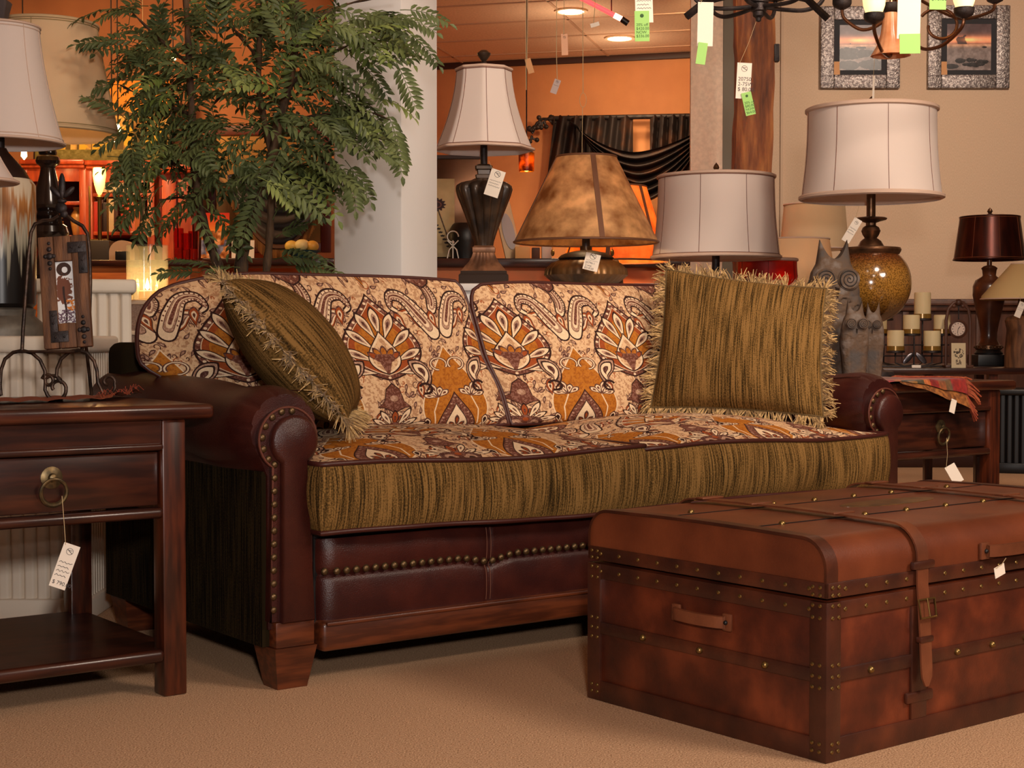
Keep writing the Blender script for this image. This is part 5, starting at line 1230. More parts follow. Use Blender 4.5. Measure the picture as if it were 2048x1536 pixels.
# drum-shade lamp on the console
Ye2 = 6.3; s5 = sc(Ye2); b = at(1431, 700, Ye2); ZCN = .80
def drum_lamp(label, px, Y, zbase, ytop, ybot, rt_, rb, m, name='drum_shade_lamp', seams=8, fin=True, cord=M_TRIM_D):
    s = sc(Y); b = at(px, 700, Y); T = thing(name, label, 'lamp', (b.x, b.y, zbase)); z = lambda py: at(px, py, Y).z - zbase
    pf = [((rb + (rt_ - rb) * t - 3 * math.sin(PI * t)) * s, z(ybot) + (z(ytop) - z(ybot)) * t) for t in [k / 10 for k in range(11)]]
    S = shade(T, pf, 80, m=m, seams=seams, cord=cord, trim_r=.007, a0=PI / 8); return T, s, z, S
L5, s5, z5, S5 = drum_lamp('table lamp with a pinkish-white drum shade directly above the right throw pillow', 1431, Ye2, ZCN, 351, 518, 115, 127, M_SHADE_W)
hb = z5(560); MB().lathe([(.09, 0), (.09, .02), (.03, .035), (.05, hb * .5), (.055, hb * .7), (.02, hb * .98), (.014, hb)], 32).build('turned_base', M_BRONZE, L5)
stem(L5, hb, z5(380), .016, M_IRON_D); finial(L5, z5(352), 27 * s5, 8 * s5, M_BRONZE)
# small red shade, lit
L6, s6, z6, S6 = drum_lamp('small lamp with a glowing red shade between the drum-shade lamp and the tall owl', 1534, 6.6, ZCN, 517, 590, 58, 68, mat('red_parchment', srgb(120, 28, 14), .5, transl=.45, col2=srgb(170, 60, 24), nscale=5), name='red_shade_lamp', seams=6, cord=mat('red_cord', srgb(90, 16, 8), .8))
MB().lathe([(.06, 0), (.06, .02), (.02, .03), (.03, .1), (.012, z6(600)), (.01, z6(540))], 24).build('turned_base', M_IRON_D, L6)
MB().ball((0, 0, z6(556)), .028, 14, 10).build('bulb', M_BULB, L6); lamp_light(L6, (.03, -.09, z6(556)), 2.6, (1, .5, .12), .02)
# the console that carries both, hidden behind the sofa back
c0, c1 = at(1395, 700, 6.15), at(1640, 700, 6.15)
CN = thing('sofa_console', 'dark console table behind the sofa back under the pink drum lamp', 'table', ((c0.x + c1.x) / 2, 6.15, 0)); hw = (c1.x - c0.x) / 2
MB().box(-hw, hw, 0, 1.0, ZCN - .04, ZCN, .006).build('table_top', M_TABLE, CN)
for sx in (-1, 1):
    for y in (.02, .93): MB().box(min(sx * hw, sx * (hw - .05)), max(sx * hw, sx * (hw - .05)), y, y + .05, 0, ZCN - .04).build('leg', M_TABLE_V, CN)

# ------------------------------------------------------------------ the back room: counter, panels, valance, ceiling lights
Yn = 8.3; n0, n1 = at(840, 530, Yn), at(1120, 530, Yn); zt = at(900, 517, Yn).z
CTR = thing('display_counter', 'long dark counter across the back room behind the bell-shade lamp', 'counter', (n0.x, Yn, 0)); W_ = .95 - n0.x
MB().box(0, W_, -.03, .52, zt - .05, zt, .006).build('counter_top', M_TABLE_D, CTR); MB().box(.02, W_ - .02, .02, .5, 0, zt - .05).build('counter_body', mat('orange_panel', srgb(186, 104, 54), .6), CTR)
a, b_ = at(850, 318, Yn + .45), at(962, 515, Yn + .45)
HD = thing('metal_backsplash', 'brownish steel panel standing on the back counter left of the bell-shade lamp', 'panel', (a.x, Yn + .44, zt)); MB().box(0, b_.x - a.x, 0, .02, 0, a.z - zt, .002).build('sheet', mat('brown_steel', srgb(96, 66, 48), .3, .8, col2=srgb(120, 84, 60), nscale=3), HD); MB().box(-.01, b_.x - a.x + .01, -.008, .03, a.z - zt, a.z - zt + .02).build('top_rail', M_DARKTRIM, HD)
standcard('beige botanical panel with a dark flower, leaning beside the white column', 855, 909, 357, 514, Yn + .25, IMG_FLOWER, 'picture', 'botanical_panel', lean=.03)
vp = at(930, 512, Yn + .2); v = MB().lathe([(28 * sc(Yn), 0), (34 * sc(Yn), .1), (34 * sc(Yn), .15), (26 * sc(Yn), .19), (22 * sc(Yn), .2), (.0001, .19)], 28, cap=False).build('black_jar', M_BLACK, loc=(vp.x, Yn + .17, zt)); tag(v, 'squat black jar on the back counter beside the botanical panel', 'jar')
wt = MB(); s_n = sc(Yn)
for k in range(3): wt.tube([(.0 + (.03 * k - .03), 0, .004), (.02 * k - .02, 0, .05), (.03 - .03 * k, 0, .10)], .004, 6)
wt.tube([(.03 * math.cos(t) , 0, .12 + .03 * math.sin(t)) for t in np.linspace(0, 5, 16)], .004, 6)
o = wt.build('wire_ornament', mat('silver_wire', srgb(170, 156, 140), .4, .5), loc=(at(905, 500, Yn).x, Yn + .06, zt)); tag(o, 'twisted silver wire ornament in front of the black jar', 'ornament')
# tilted silver-framed picture
pa = at(1012, 505, Yn + .1); SF = thing('picture_frame', 'cream framed picture with a silver oval, tilted behind the bell-shade lamp', 'picture', (pa.x, Yn + .12, zt)); SF.rotation_euler = (-.12, math.radians(-12), .15)
w_, h = 34 * sc(Yn), 122 * sc(Yn)
MB().box(0, w_, 0, .02, 0, h, .003).build('frame', mat('cream_frame', srgb(196, 160, 116), .5), SF); MB().lathe([(.0001, 0), (.5, 0), (.5, .006), (.0001, .006)], 28, cap=False).xf(Matrix.Translation((w_ * .52, -.001, h * .45)) @ Matrix.Diagonal((w_ * .7, 1, h * .62, 1)) @ Matrix.Rotation(PI / 2, 4, 'X')).build('silver_oval', mat('silver_oval', srgb(150, 142, 140), .6, .2), SF)
for k, (px0, px1, pyt, c, lab) in enumerate(((1030, 1060, 492, (206, 160, 100), 'tan gift box on the counter under the mica shade, wider of three'), (1064, 1080, 494, (70, 44, 30), 'narrow dark box under the mica shade rim'), (1084, 1104, 488, (206, 198, 186), 'pale grey box under the mica shade rim'))):
    a, c_ = at(px0, 518, Yn), at(px1, pyt, Yn); o = MB().box(0, c_.x - a.x, 0, .1, 0, c_.z - zt, .003).build('gift_box', mat('box_paper_%d' % k, srgb(*c), .6), loc=(a.x, Yn + .05, zt)); tag(o, lab, 'box')
# amber pendant
q_ = at(1053, 324, 8.8); s8 = sc(8.8); AP = thing('amber_pendant', 'glowing amber glass pendant right of the bell shade', 'light', q_)
MB().lathe([(15 * s8, -19 * s8), (16 * s8, 18 * s8), (14.5 * s8, 18 * s8), (13.5 * s8, -19 * s8), (15 * s8, -19 * s8)], 24, cap=False).build('glass_shade', mat('amber_glass', srgb(120, 44, 10), .3, transl=.5, col2=srgb(230, 150, 40), nscale=18), AP)
MB().ball((0, 0, -.01), .028, 12, 8, sz=1.6).build('bulb', mat('amber_bulb', (1, .6, .1, 1), .4, emit=(1, .5, .06, 1), estr=7), AP); MB().lathe([(.0001, 18 * s8), (16 * s8, 18 * s8), (6 * s8, 26 * s8), (3 * s8, 34 * s8)], 20).build('cap', M_DARKTRIM, AP); MB().tube([(0, 0, 30 * s8), (0, 0, ZC - q_.z)], .004, 5).build('cord', M_IRON_D, AP)
lamp_light(AP, (0, -.02, 0), 1.5, (1, .5, .12), .02)
# valance: rod with scroll finial and dark velvet swag
M_BROCADE = mat('brown_brocade', srgb(30, 16, 14), .75, col2=srgb(74, 40, 20), nscale=7, lo=.5, hi=.72, detail=7)
Yx = 12.3
def wallY(px, py):
    Y = 12.3
    for _ in range(8): X = at(px, py, Y).x; Y = pL.y + (X - pL.x) * WDY / WDX
    return Y
vz = at(1105, 236, wallY(1105, 236) - .16); VAL = thing('swag_valance', 'dark brown brocade swag valance on a rod against the orange back wall', 'drapery', vz)
def vx(px, py, d=0.0): return at(px, py, wallY(px, py) - .16 + d) - vz
MB().tube([vx(1120, 237), vx(1120, 237, .155)], .02, 8).tube([vx(1380, 232), vx(1380, 232, .155)], .02, 8).build('wall_bracket', M_IRON_D, VAL)
MB().tube([vx(1098, 237), vx(1420, 231)], .02, 10).build('rod', M_IRON_D, VAL)
fm = MB().tube([vx(1100, 238), vx(1085, 238), vx(1074, 246), vx(1068, 258)], .012, 8); rr = random.Random(2)
for k in range(16):
    t = k / 15; p = vx(1098 - 36 * t, 238 + 4 * t + 34 * t * t); a = rr.random() * 6; fm.tube([p, p + Vector((.05 * math.cos(a), 0, .05 * math.sin(a)))], .010, 6); fm.ball(p + Vector((.05 * math.cos(a), 0, .05 * math.sin(a))), .02, 8, 6)
fm.build('scroll_finial', M_IRON_D, VAL)
def jab(x0, x1, yb0, yb1, ph):
    def f(a, b): px = x0 + (x1 - x0) * a - (14 * b * (1 - a) if x0 < 1200 else 0); py = 233 - 5 * a * (x0 > 1200) + ((yb0 + (yb1 - yb0) * a) - 233) * b; return vx(px, py + 3 * math.sin(a * 60) * (1 - b), -.04 + .05 * math.sin(a * 40 + ph + b * 2))
    return f
MB().grid(jab(1108, 1266, 360, 330, 0), 90, 14).build('left_panel', M_BROCADE, VAL, ang=80)
MB().grid(jab(1300, 1420, 300, 380, 2), 70, 14).build('right_panel', M_BROCADE, VAL, ang=80)
def swg(a, b):
    u = 2 * a - 1; px = 1288 + 150 * u * (1 - .12 * b) - 20 * (1 - b) * (1 - u * u); py = 240 + 12 * b + (1 - abs(u) ** 1.7) * (64 + 88 * b)
    return vx(px, py, -.12 + .045 * math.sin(b * 38) - .04 * (1 - u * u))
MB().grid(swg, 40, 60).build('swag', M_BROCADE, VAL, ang=80)
# recessed ceiling downlights
def can(px, py, lab, pw):
    d = at(px, py, 10) - Vector((0, 0, CH)); t = (ZC - CH) / d.z; p = Vector((0, 0, CH)) + d * t
    T = thing('recessed_downlight', lab, 'ceiling light', (p.x, p.y, ZC)); MB().lathe([(.11, -.001), (.115, -.012), (.092, -.012), (.088, -.003)], 32, cap=False).build('trim_ring', M_NOSE, T)
    MB().lathe([(.0001, -.006), (.09, -.006)], 32, cap=False).build('lens', mat('lit_lens', (1, .85, .6, 1), .5, emit=(1, .78, .48, 1), estr=16) if 'lit_lens' not in D.materials else D.materials['lit_lens'], T)
    l = D.lights.new('downlight', 'SPOT'); l.energy = pw; l.color = (1, .74, .42); l.spot_size = 2.2; l.spot_blend = .8; l.shadow_soft_size = .08; lo = D.objects.new('downlight', l); COL.objects.link(lo); lo.location = (0, 0, -.03); lo.parent = T
    l = D.lights.new('ceiling_fill', 'POINT'); l.energy = 5; l.color = (1, .74, .48); lo = D.objects.new('ceiling_fill', l); COL.objects.link(lo); lo.location = (0, 0, -.35); lo.parent = T  # added fill point that lifts the ceiling around the can
can(1142, 21, 'recessed ceiling downlight at the very top, above the mica lamp', 60); can(1239, 75, 'recessed ceiling downlight nearer the orange wall, below the red tube', 90)
# red neon tube with black cap, hung under the ceiling
p0, p1, p2 = at(1162, -4, 9.0), at(1243, 38, 9.0), at(1256, 47, 9.0)
NT = thing('neon_tube', 'slanting red neon tube with black end cap under the back-room ceiling', 'light', p1)
MB().tube([p0 - p1, Vector((0, 0, 0))], .014, 10).build('tube', mat('red_neon', (1, .05, .04, 1), .3, emit=(1, .04, .04, 1), estr=3.2), NT); MB().tube([(p1 - p1) , (p2 - p1)], .018, 10).build('end_cap', M_BLACK, NT)
MB().tube([(p0 - p1).lerp(Vector(), .82), Vector()], .0165, 10).build('hot_end', mat('neon_hot', (1, .3, .2, 1), .3, emit=(1, .3, .2, 1), estr=6), NT)
for t in (.15, .75): c = (p0 - p1).lerp(Vector(), t); MB().tube([c, (c.x, c.y, ZC - p1.z)], .004, 5).build('hanger', M_IRON_D, NT)
lamp_light(NT, (-.1, 0, .06), 2.5, (1, .05, .05), .05)

# ------------------------------------------------------------------ tags hanging from the ceiling over the back room
def hung(label, corner, Y, w_, h, ang, top, **k):
    T = price_tag(label, corner, Y, w_, h, math.radians(ang), 0, hang=None, **k); M = T.rotation_euler.to_matrix().inverted(); s = Y / F; d = at(top[0], top[1], Y); e = Vector((w_ * s * .4, -.0008, -h * s * .05))
    pts = [e, M @ (d - Vector(T.location))]; pts.append(M @ (Vector((d.x, Y, ZC)) - Vector(T.location)))
    MB().tube(pts, .0016, 5).build('string', M_STRING, T); return T
M_TAN_TAG = mat('tan_card', srgb(206, 150, 100), .7); M_PINK_TAG = mat('pink_card', srgb(232, 176, 140), .7); M_GREY_TAG = mat('grey_card', srgb(186, 166, 160), .7)
hung('small tan tag hanging just right of the bell shade finial, below the ceiling edge', (1049, 119), 6.6, 12, 30, -16, (1055, 52), m=M_TAN_TAG, logo=False, scr=0)
hung('long pale-pink tag under the first ceiling downlight', (1122, 68), 6.6, 13, 42, -2, (1128, 36), m=M_PINK_TAG, logo=True, scr=0)
hung('grey printed tag hanging lowest of the ceiling tags, left of the valance', (1110, 157), 6.6, 13, 29, 20, (1113, 110), m=M_GREY_TAG, logo=True, scr=1)
hung('small white tag turned sideways beside the red neon tube', (1180, 48), 6.6, 18, 8, -16, (1190, 10), m=M_CARD, logo=False, scr=0)
c = at(1166, 186, 6.6); o = MB().tube([(.014 * math.cos(t), 0, .03 * math.sin(t) - .03) for t in np.linspace(0, 2 * PI, 20)[:-1]], .0012, 5, closed=True); o.tube([(0, 0, 0), (-.005, 0, ZC - c.z)], .0016, 5); o.tube([(-.002, 0, -.06), (-.004, 0, -.27)], .0014, 5); o = o.build('pull_cord', M_STRING, loc=c); tag(o, 'long pull cord with a wire loop hanging above the mica lamp', 'cord')
c = at(1052, 138, 6.6); o = MB().tube([(0, 0, ZC - c.z), (0, 0, 0), (.001, 0, -.09)], .0018, 5).build('pull_cord', M_STRING, loc=(c.x, c.y - .01, c.z)); tag(o, 'plain thin pull cord hanging behind the small tan tag', 'cord')

hung('cream tag hanging by a cord above the glass hurricane', (281, 444), 8.9, 20, 34, -24, (288, 380), m=M_TAN_TAG, logo=False, scr=0)
# ------------------------------------------------------------------ right end table: owls, globe lamp, throw
ZTB = .655
def place(px, Y): return at(px, 700, Y).x
Yg = 5.72; sg_ = sc(Yg); gx = place(1740, Yg); zg = lambda py: at(1740, py, Yg).z - ZTB
GL = thing('globe_table_lamp', 'large table lamp with a golden-brown glass globe and pinkish-white drum shade', 'lamp', (gx, Yg, ZTB))
rb = 80 * sg_; cz = zg(567)
MB().lathe([(.085, 0), (.09, .006), (.085, .02), (.05, .028), (.035, .045), (.03, cz - rb * .93)], 32).build('foot', M_IRON_D, GL)
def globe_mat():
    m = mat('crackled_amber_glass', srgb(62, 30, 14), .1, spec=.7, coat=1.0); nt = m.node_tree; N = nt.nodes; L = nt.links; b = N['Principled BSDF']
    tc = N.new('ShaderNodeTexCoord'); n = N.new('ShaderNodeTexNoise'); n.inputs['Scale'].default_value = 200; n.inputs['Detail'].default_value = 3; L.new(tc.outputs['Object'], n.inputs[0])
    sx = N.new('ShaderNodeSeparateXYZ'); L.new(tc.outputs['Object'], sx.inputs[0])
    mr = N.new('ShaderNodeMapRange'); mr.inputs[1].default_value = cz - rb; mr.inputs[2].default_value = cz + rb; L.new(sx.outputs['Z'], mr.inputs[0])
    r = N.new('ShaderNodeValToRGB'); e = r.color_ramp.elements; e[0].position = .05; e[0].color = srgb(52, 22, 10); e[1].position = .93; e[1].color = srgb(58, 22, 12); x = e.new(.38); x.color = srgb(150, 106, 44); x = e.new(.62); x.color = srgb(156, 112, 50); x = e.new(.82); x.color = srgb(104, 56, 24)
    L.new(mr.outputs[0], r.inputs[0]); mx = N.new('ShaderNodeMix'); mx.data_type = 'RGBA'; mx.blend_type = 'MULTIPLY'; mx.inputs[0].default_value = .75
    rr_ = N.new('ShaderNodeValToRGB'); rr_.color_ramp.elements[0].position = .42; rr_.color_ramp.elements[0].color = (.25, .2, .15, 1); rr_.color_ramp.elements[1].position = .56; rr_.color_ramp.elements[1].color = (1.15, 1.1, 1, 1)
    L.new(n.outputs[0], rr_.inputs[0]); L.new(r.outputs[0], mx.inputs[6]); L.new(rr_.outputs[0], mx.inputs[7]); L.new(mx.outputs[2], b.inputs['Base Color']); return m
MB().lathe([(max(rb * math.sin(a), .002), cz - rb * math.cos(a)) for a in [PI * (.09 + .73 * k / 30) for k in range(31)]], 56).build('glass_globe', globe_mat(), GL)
z0 = zg(500)
MB().lathe([(54 * sg_, z0 - .02), (59 * sg_, z0 - .006), (60 * sg_, z0), (58 * sg_, z0 + .008), (26 * sg_, z0 + .014), (20 * sg_, zg(482)), (12 * sg_, zg(476)), (16 * sg_, zg(470)), (19 * sg_, zg(462)), (16 * sg_, zg(455)), (10 * sg_, zg(451)), (10 * sg_, zg(446)), (18 * sg_, zg(443)), (30 * sg_, zg(440)), (32 * sg_, zg(437)), (28 * sg_, zg(435)), (10 * sg_, zg(433))], 40).build('turned_cap', M_BRONZE, GL, ang=30)
stem(GL, zg(434), zg(230), 9 * sg_, M_BRONZE); finial(GL, zg(214), 22 * sg_, 9 * sg_, M_BRONZE)
pf = [((138 + (126 - 138) * t - 3.5 * math.sin(PI * t)) * sg_, zg(400) + (zg(216) - zg(400)) * t) for t in [k / 10 for k in range(11)]]
shade(GL, pf, 88, seams=8, cord=M_TRIM_D, trim_r=.009, a0=.02)
price_tag('long cream tag tied to the neck of the globe lamp', (1710, 434), Yg - .17, 17, 52, math.radians(31), 0, hang=(1718, 412), scr=3, seed=21)
hang_t = price_tag('narrow cream tag hanging above the globe lamp finial', (1746, 152), Yg - .1, 9, 54, math.radians(3), math.radians(55), hang=(1752, 60), scr=0, logo=False)

# carved owls
M_OWL = mat('carved_grey_wood', srgb(78, 70, 66), .75, col2=srgb(122, 112, 106), nscale=16, lo=.35, hi=.7, bump=.7, bscale=70, col3=srgb(92, 70, 52))
M_OWLD = mat('owl_dark_groove', srgb(44, 38, 36), .8)
def owl(label, px, Y, ytop, ybot, wpx, seed, rz=0.0, group=None):
    s = sc(Y); x = place(px, Y); h = (ybot - ytop) * s; hw = wpx * .5 * s
    O = thing('owl_statue', label, 'statue', (x, Y, ZTB), rz, group); rr_ = random.Random(seed)
    N_, Mh = 96, 110
    def half(t):                                         # half width along the height
        return hw * float(np.interp(t, [0, .05, .25, .5, .72, .86, .93, 1.0], [.72, .78, .86, 1.0, 1.0, .84, .66, .60]))
    ear = .88
    def pt(i, j):
        t = j / Mh; a = 2 * PI * i / N_; w_ = half(t); d = .62
        c, s_ = math.cos(a), math.sin(a); sup = (abs(c) ** 3 + abs(s_) ** 3) ** (-1 / 3)
        X_ = w_ * c * sup; Y_ = w_ * d * s_ * sup; z = h * ear * t
        # two pointed ears with a scooped crown between
        if t > .93:
            u = abs(X_) / (half(1.0) * 1.0 + 1e-6); k = (t - .93) / .07
            z += k * h * (1 - ear) * 1.0 * (min(1, u) ** 2.2 * 1.15 - .25)
            X_ *= 1 - .10 * k; Y_ *= 1 - .55 * k * min(1, u)
        # overlapping carved feathers on the wings and flanks
        idx = int(a / (2 * PI) * 12); ph = (t * 10 + .5 * (idx % 2)) % 1
        if .04 < t < .66 and s_ < .6:
            lobes = abs(math.sin(a * 6)); ph = (ph + .45 * (1 - lobes)) % 1; rel = (.075 if wpx > 60 else .03) * hw * (1 - ph) ** .7
            if abs(c) < .40 and t < .6: rel *= .45
            X_ += c * rel; Y_ += s_ * rel
        if abs(c) > .42 and abs(c) < .52 and s_ < 0 and t < .62: X_ *= .97; Y_ *= .95
        return (X_, Y_, z)
    vs_ = [pt(i, j) for j in range(Mh + 1) for i in range(N_)]
    fs = [(j * N_ + i, j * N_ + (i + 1) % N_, (j + 1) * N_ + (i + 1) % N_, (j + 1) * N_ + i) for j in range(Mh) for i in range(N_)]
    fs.append(tuple(range(N_))[::-1])
    # bridge the crown front to back so the scoop is closed
    top = Mh * N_
    for i in range(N_ // 2):
        a_, b_ = top + i, top + (i + 1); c_, d_ = top + (N_ - i) % N_, top + (N_ - i - 1) % N_
        f = [a_, b_ if b_ < top + N_ else top, d_, c_]; f = list(dict.fromkeys(f))
        if len(f) > 2: fs.append(tuple(f))
    MB().add(vs_, fs).build('body', M_OWL, O, ang=60)
    ez = h * ear * .80; er = hw * .40
    for sx in (-1, 1):
        ey = -half(.8) * .62 * 1.02; cx = sx * hw * .44
        e = MB().lathe([(er, -.02), (er * 1.02, .0), (er * .9, .012), (er * .2, .014), (.0001, .012)], 28); e.xf(Matrix.Translation((cx, ey, ez)) @ Matrix.Rotation(PI / 2, 4, 'X'))
        for r_ in (1.0,): e.tube([(cx + er * r_ * math.cos(2 * PI * k / 28), ey - .004, ez + er * r_ * math.sin(2 * PI * k / 28)) for k in range(28)], er * .07, 6, closed=True)
        e.build('eye_disc', M_OWL, O); e = MB(); e.tube([(cx + er * (.06 + .86 * k / 60) * math.cos(k / 60 * 2.6 * 2 * PI * sx), ey - .0135, ez + er * (.06 + .86 * k / 60) * math.sin(k / 60 * 2.6 * 2 * PI)) for k in range(61)], er * .05, 6); e.build('spiral_groove', M_OWLD, O)
        0
    bk = MB(); by = -half(.72) * .66; z_b = h * ear * .70
    bk.add([(-hw * .13, by + .01, z_b + hw * .22), (hw * .13, by + .01, z_b + hw * .22), (0, by - hw * .22, z_b + hw * .12), (0, by - hw * .05, z_b - hw * .24)], [(0, 1, 2), (0, 2, 3), (1, 3, 2), (0, 3, 1)]); bk.build('beak', M_OWL, O, smooth=False)
    ft = MB()
    for sx in (-1, 1):
        for k in (-1, 0, 1): ft.ball((sx * hw * .3 + k * hw * .13, -half(.02) * .64, hw * .10), hw * .10, 8, 6, sy=1.4)
    ft.build('claws', M_OWL, O)
    return O
owl('tallest grey carved owl statue with spiral eyes, beside the globe lamp', 1665, 5.42, 470, 752, 104, 1, .08)
owl('small grey carved owl statue before the tall one, left of two small owls', 1709, 5.27, 596, 758, 54, 2, .05)
owl('smallest grey carved owl statue, rightmost of the three owls', 1746, 5.36, 598, 756, 42, 3, -.3)

# red throw hanging over the front edge of the table
THR = thing('fringed_throw', 'red and ochre striped throw with rust fringe draped over the right end table edge', 'cloth', tbl_R, TH_S)
def thr(a, b):
    """a along the table, b from the back over the front edge"""
    x = -.06 + .42 * a; L = .30 + .14 * (a - .45) * (a > .45); s = b * (.305 + (.05 * max(0, a - .35) / .65)); y = .27 - s
    over = max(0, -.030 - y); z = ZTB + .006 + .006 * abs(math.sin(a * 9 + b * 3)) 
    if over > 0: z -= over * .92; y = -.030 - .012 * math.sin(min(1, over / .05) * PI / 2) - .008 * abs(math.sin(a * 11))
    return (x, y, z)
MB().grid(thr, 60, 40, lambda a, b: (a, b)).build('cloth', IMG_THROW, THR, ang=80)
fl_ = MB()
def flap(a, b):                                   # the folded lower layer that sags below the edge
    p = Vector(thr(.22 + .78 * a, 1)); return (p.x, p.y + .006 - .02 * b, p.z - b * (.010 + .038 * a ** 1.3) )
fl_.grid(flap, 40, 6, lambda a, b: (.3 + .65 * a, b)); fl_.build('folded_layer', mat('ochre_weave', srgb(96, 52, 20), .9, col2=srgb(150, 92, 40), nscale=60, stretch=(1, 1, 1)), THR, ang=80)
ff = MB(); rr = random.Random(9)
for k in range(70):
    b = k / 69; p = Vector(thr(1, b)); e = p + Vector((.045 + rr.uniform(-.006, .006), rr.uniform(-.008, .008) - .012 * b, -.006 - .03 * b + rr.uniform(-.004, .004)))
    if e.y > -.03: e.z = max(e.z, ZTB + .006)
    ff.tube([p, p.lerp(e, .5) + Vector((0, 0, .005)), e], .0028, 5)
for k in range(26): p = Vector(flap(1, k / 25)); e = p + Vector((.03, rr.uniform(-.01, .01), -.03 - rr.uniform(0, .02))); ff.tube([p, e], .0028, 5)
ff.build('fringe', mat('rust_fringe', srgb(134, 54, 34), .9, col2=srgb(164, 84, 50), nscale=50), THR)
cl = MB().box(-.014, .014, -.001, 0, -.045, 0); cl.build('care_label', M_CARD, THR, loc=thr(.80, 1.0) + Vector((0, -.012, -.02)) if False else Vector(thr(.80, 1.0)) + Vector((0, -.014, -.03)), rot=(0, .3, 0))
price_tag('small cream tag on a long string from the right end table ring pull', (1889, 936), 5.10, 22, 40, math.radians(-30), 0, hang=(1893, 876), scr=0, logo=False)
# little white tag under the trunk handle
price_tag('small white tag poking out under the trunk front handle', (1988, 1137), 2.98, 34, 22, math.radians(-14), math.radians(38), hang=(2012, 1116), scr=0, logo=False)

# ------------------------------------------------------------------ the console by the wall: candles, clock, lamps
YC0 = 6.95; ZK = .662; k0, k1 = place(1560, YC0), place(2130, YC0)
WC = thing('wall_console', 'slim dark console behind the right end table carrying the candles, clock and lamps', 'table', (k0, YC0, 0)); Wk = k1 - k0
MB().box(0, Wk, 0, 1.15, ZK - .03, ZK, .005).build('table_top', M_TABLE_D, WC)
lx = place(1986, YC0 + .03) - k0
for x in (.03, lx - .02, Wk - .07):
    for y in (.02, 1.09): MB().box(x, x + .04, y, y + .04, 0, ZK - .03).build('leg', M_TABLE_V, WC)
Yk_ = 7.12; sk_ = sc(Yk_); cx0 = place(1828, Yk_); zk = lambda py: at(1828, py, Yk_).z - ZK
CH_ = thing('candle_stand', 'bronze leaf candle stand with tiered cups on the console beside the globe lamp', 'candle holder', (cx0, Yk_, ZK))
cups = [(1791, 706, .0), (1864, 706, .0), (1828, 672, .05), (1892, 672, .07), (1858, 641, .12), (1764, 672, .07), (1780, 641, .12)]
fr = MB(); fr.box(-.17, .17, -.02, .15, .0, .008, .003)
fr.tube([(0, 0, 0), (0, 0, zk(672))], .004, 6)
for px, py, dy in cups[:2] + cups[3:]:
    dx = (px - 1828) * sk_; fr.tube([(dx, dy, zk(py)), (dx, dy, zk(726)), (dx * .4, dy * .5, zk(734)), (0, 0, .01)], .004, 6)
for z in (712, 690): fr.tube([(-75 * sk_, .04, zk(z)), (75 * sk_, .04, zk(z))], .003, 6)
fr.build('frame', M_IRON_D, CH_)
lf_ = MB()
for sx in (-1, 1):
    for (lx_, lz, an, L_) in ((13, 716, .75, 30), (40, 690, 1.0, 22)):
        t = MB().ball((0, 0, 0), 1, 12, 8); lf_.merge(t, Matrix.Translation((sx * lx_ * sk_, -.012, zk(lz))) @ Matrix.Rotation(-sx * an, 4, 'Y') @ Matrix.Diagonal((.014, .004, L_ * .5 * sk_, 1)))
lf_.build('metal_leaves', mat('pewter_leaf', srgb(110, 104, 108), .25, .9), CH_)
M_CUP = mat('gold_votive_glass', srgb(150, 112, 50), .25, .4, coat=.4)
cand = ((1791, 663, 703, 'front left'), (1864, 664, 703, 'front right'), (1828, 632, 669, 'centre, middle tier'), (1892, 632, 669, 'far right, half hidden by the clock frame'), (1858, 586, 638, 'tallest, on the top tier'), (1764, 634, 669, 'far left, half hidden by the owl'), (1780, 604, 638, 'upper left, half hidden by the globe'))
for (px, py, dy), (qx, yt, yb, nm) in zip(cups, cand):
    dx = (px - 1828) * sk_; zc = zk(py)
    c = MB().lathe([(14 * sk_, zc), (18.5 * sk_, zc + .002), (18.5 * sk_, zc + .010), (17.6 * sk_, zc + .012)], 24).build('cup', M_IRON_D, CH_); c.location = (dx, dy, 0)
    g = MB().lathe([(17.8 * sk_, zc + .011), (17.8 * sk_, zc + 14 * sk_), (17.0 * sk_, zc + 14 * sk_), (17.0 * sk_, zc + .011)], 24, cap=False).build('glass_band', M_CUP, c)
    zb = ZK + zc + .0125; h = (yb - yt) * sk_
    o = MB().lathe([(16.4 * sk_, 0), (16.5 * sk_, .004), (16.5 * sk_, h - .004), (15.5 * sk_, h), (6 * sk_, h - .004), (.0001, h - .006)], 28).build('pillar_candle', M_WAX, loc=(cx0 + dx, Yk_ + dy, zb)); tag(o, 'cream pillar candle in the bronze leaf stand, ' + nm, 'candle', 'cream pillar candles in the leaf stand')
# table clock with arch and portrait card
ckx = place(1916, 7.05); s7 = sc(7.05); zq = lambda py: at(1916, py, 7.05).z - ZK
CK = thing('table_clock', 'small round table clock hung in a dark arched stand right of the candles', 'clock', (ckx, 7.05, ZK))
ar = [(-24, 736), (-24, 640), (-20, 618), (-10, 606), (0, 602), (10, 606), (20, 618), (24, 640), (24, 736)]
MB().tube([(x * s7, 0, max(.006, zq(y))) for x, y in ar], .0075, 8).build('arch', M_WAINS, CK); MB().box(-28 * s7, 28 * s7, -.03, .03, 0, .012, .003).build('base', M_WAINS, CK)
MB().ball((0, 0, zq(605)), .016, 10, 8).ball((-.02, 0, zq(612)), .010, 8, 6).ball((.02, 0, zq(612)), .010, 8, 6).build('crest', M_WAINS, CK)
zc = zq(658); cs = MB().lathe([(18 * s7, 0), (19 * s7, .012), (15 * s7, .018), (14.4 * s7, .014), (.0001, .012)], 32).xf(Matrix.Translation((-2 * s7, -.006, zc)) @ Matrix.Rotation(PI / 2, 4, 'X')).build('case', M_WAINS, CK)
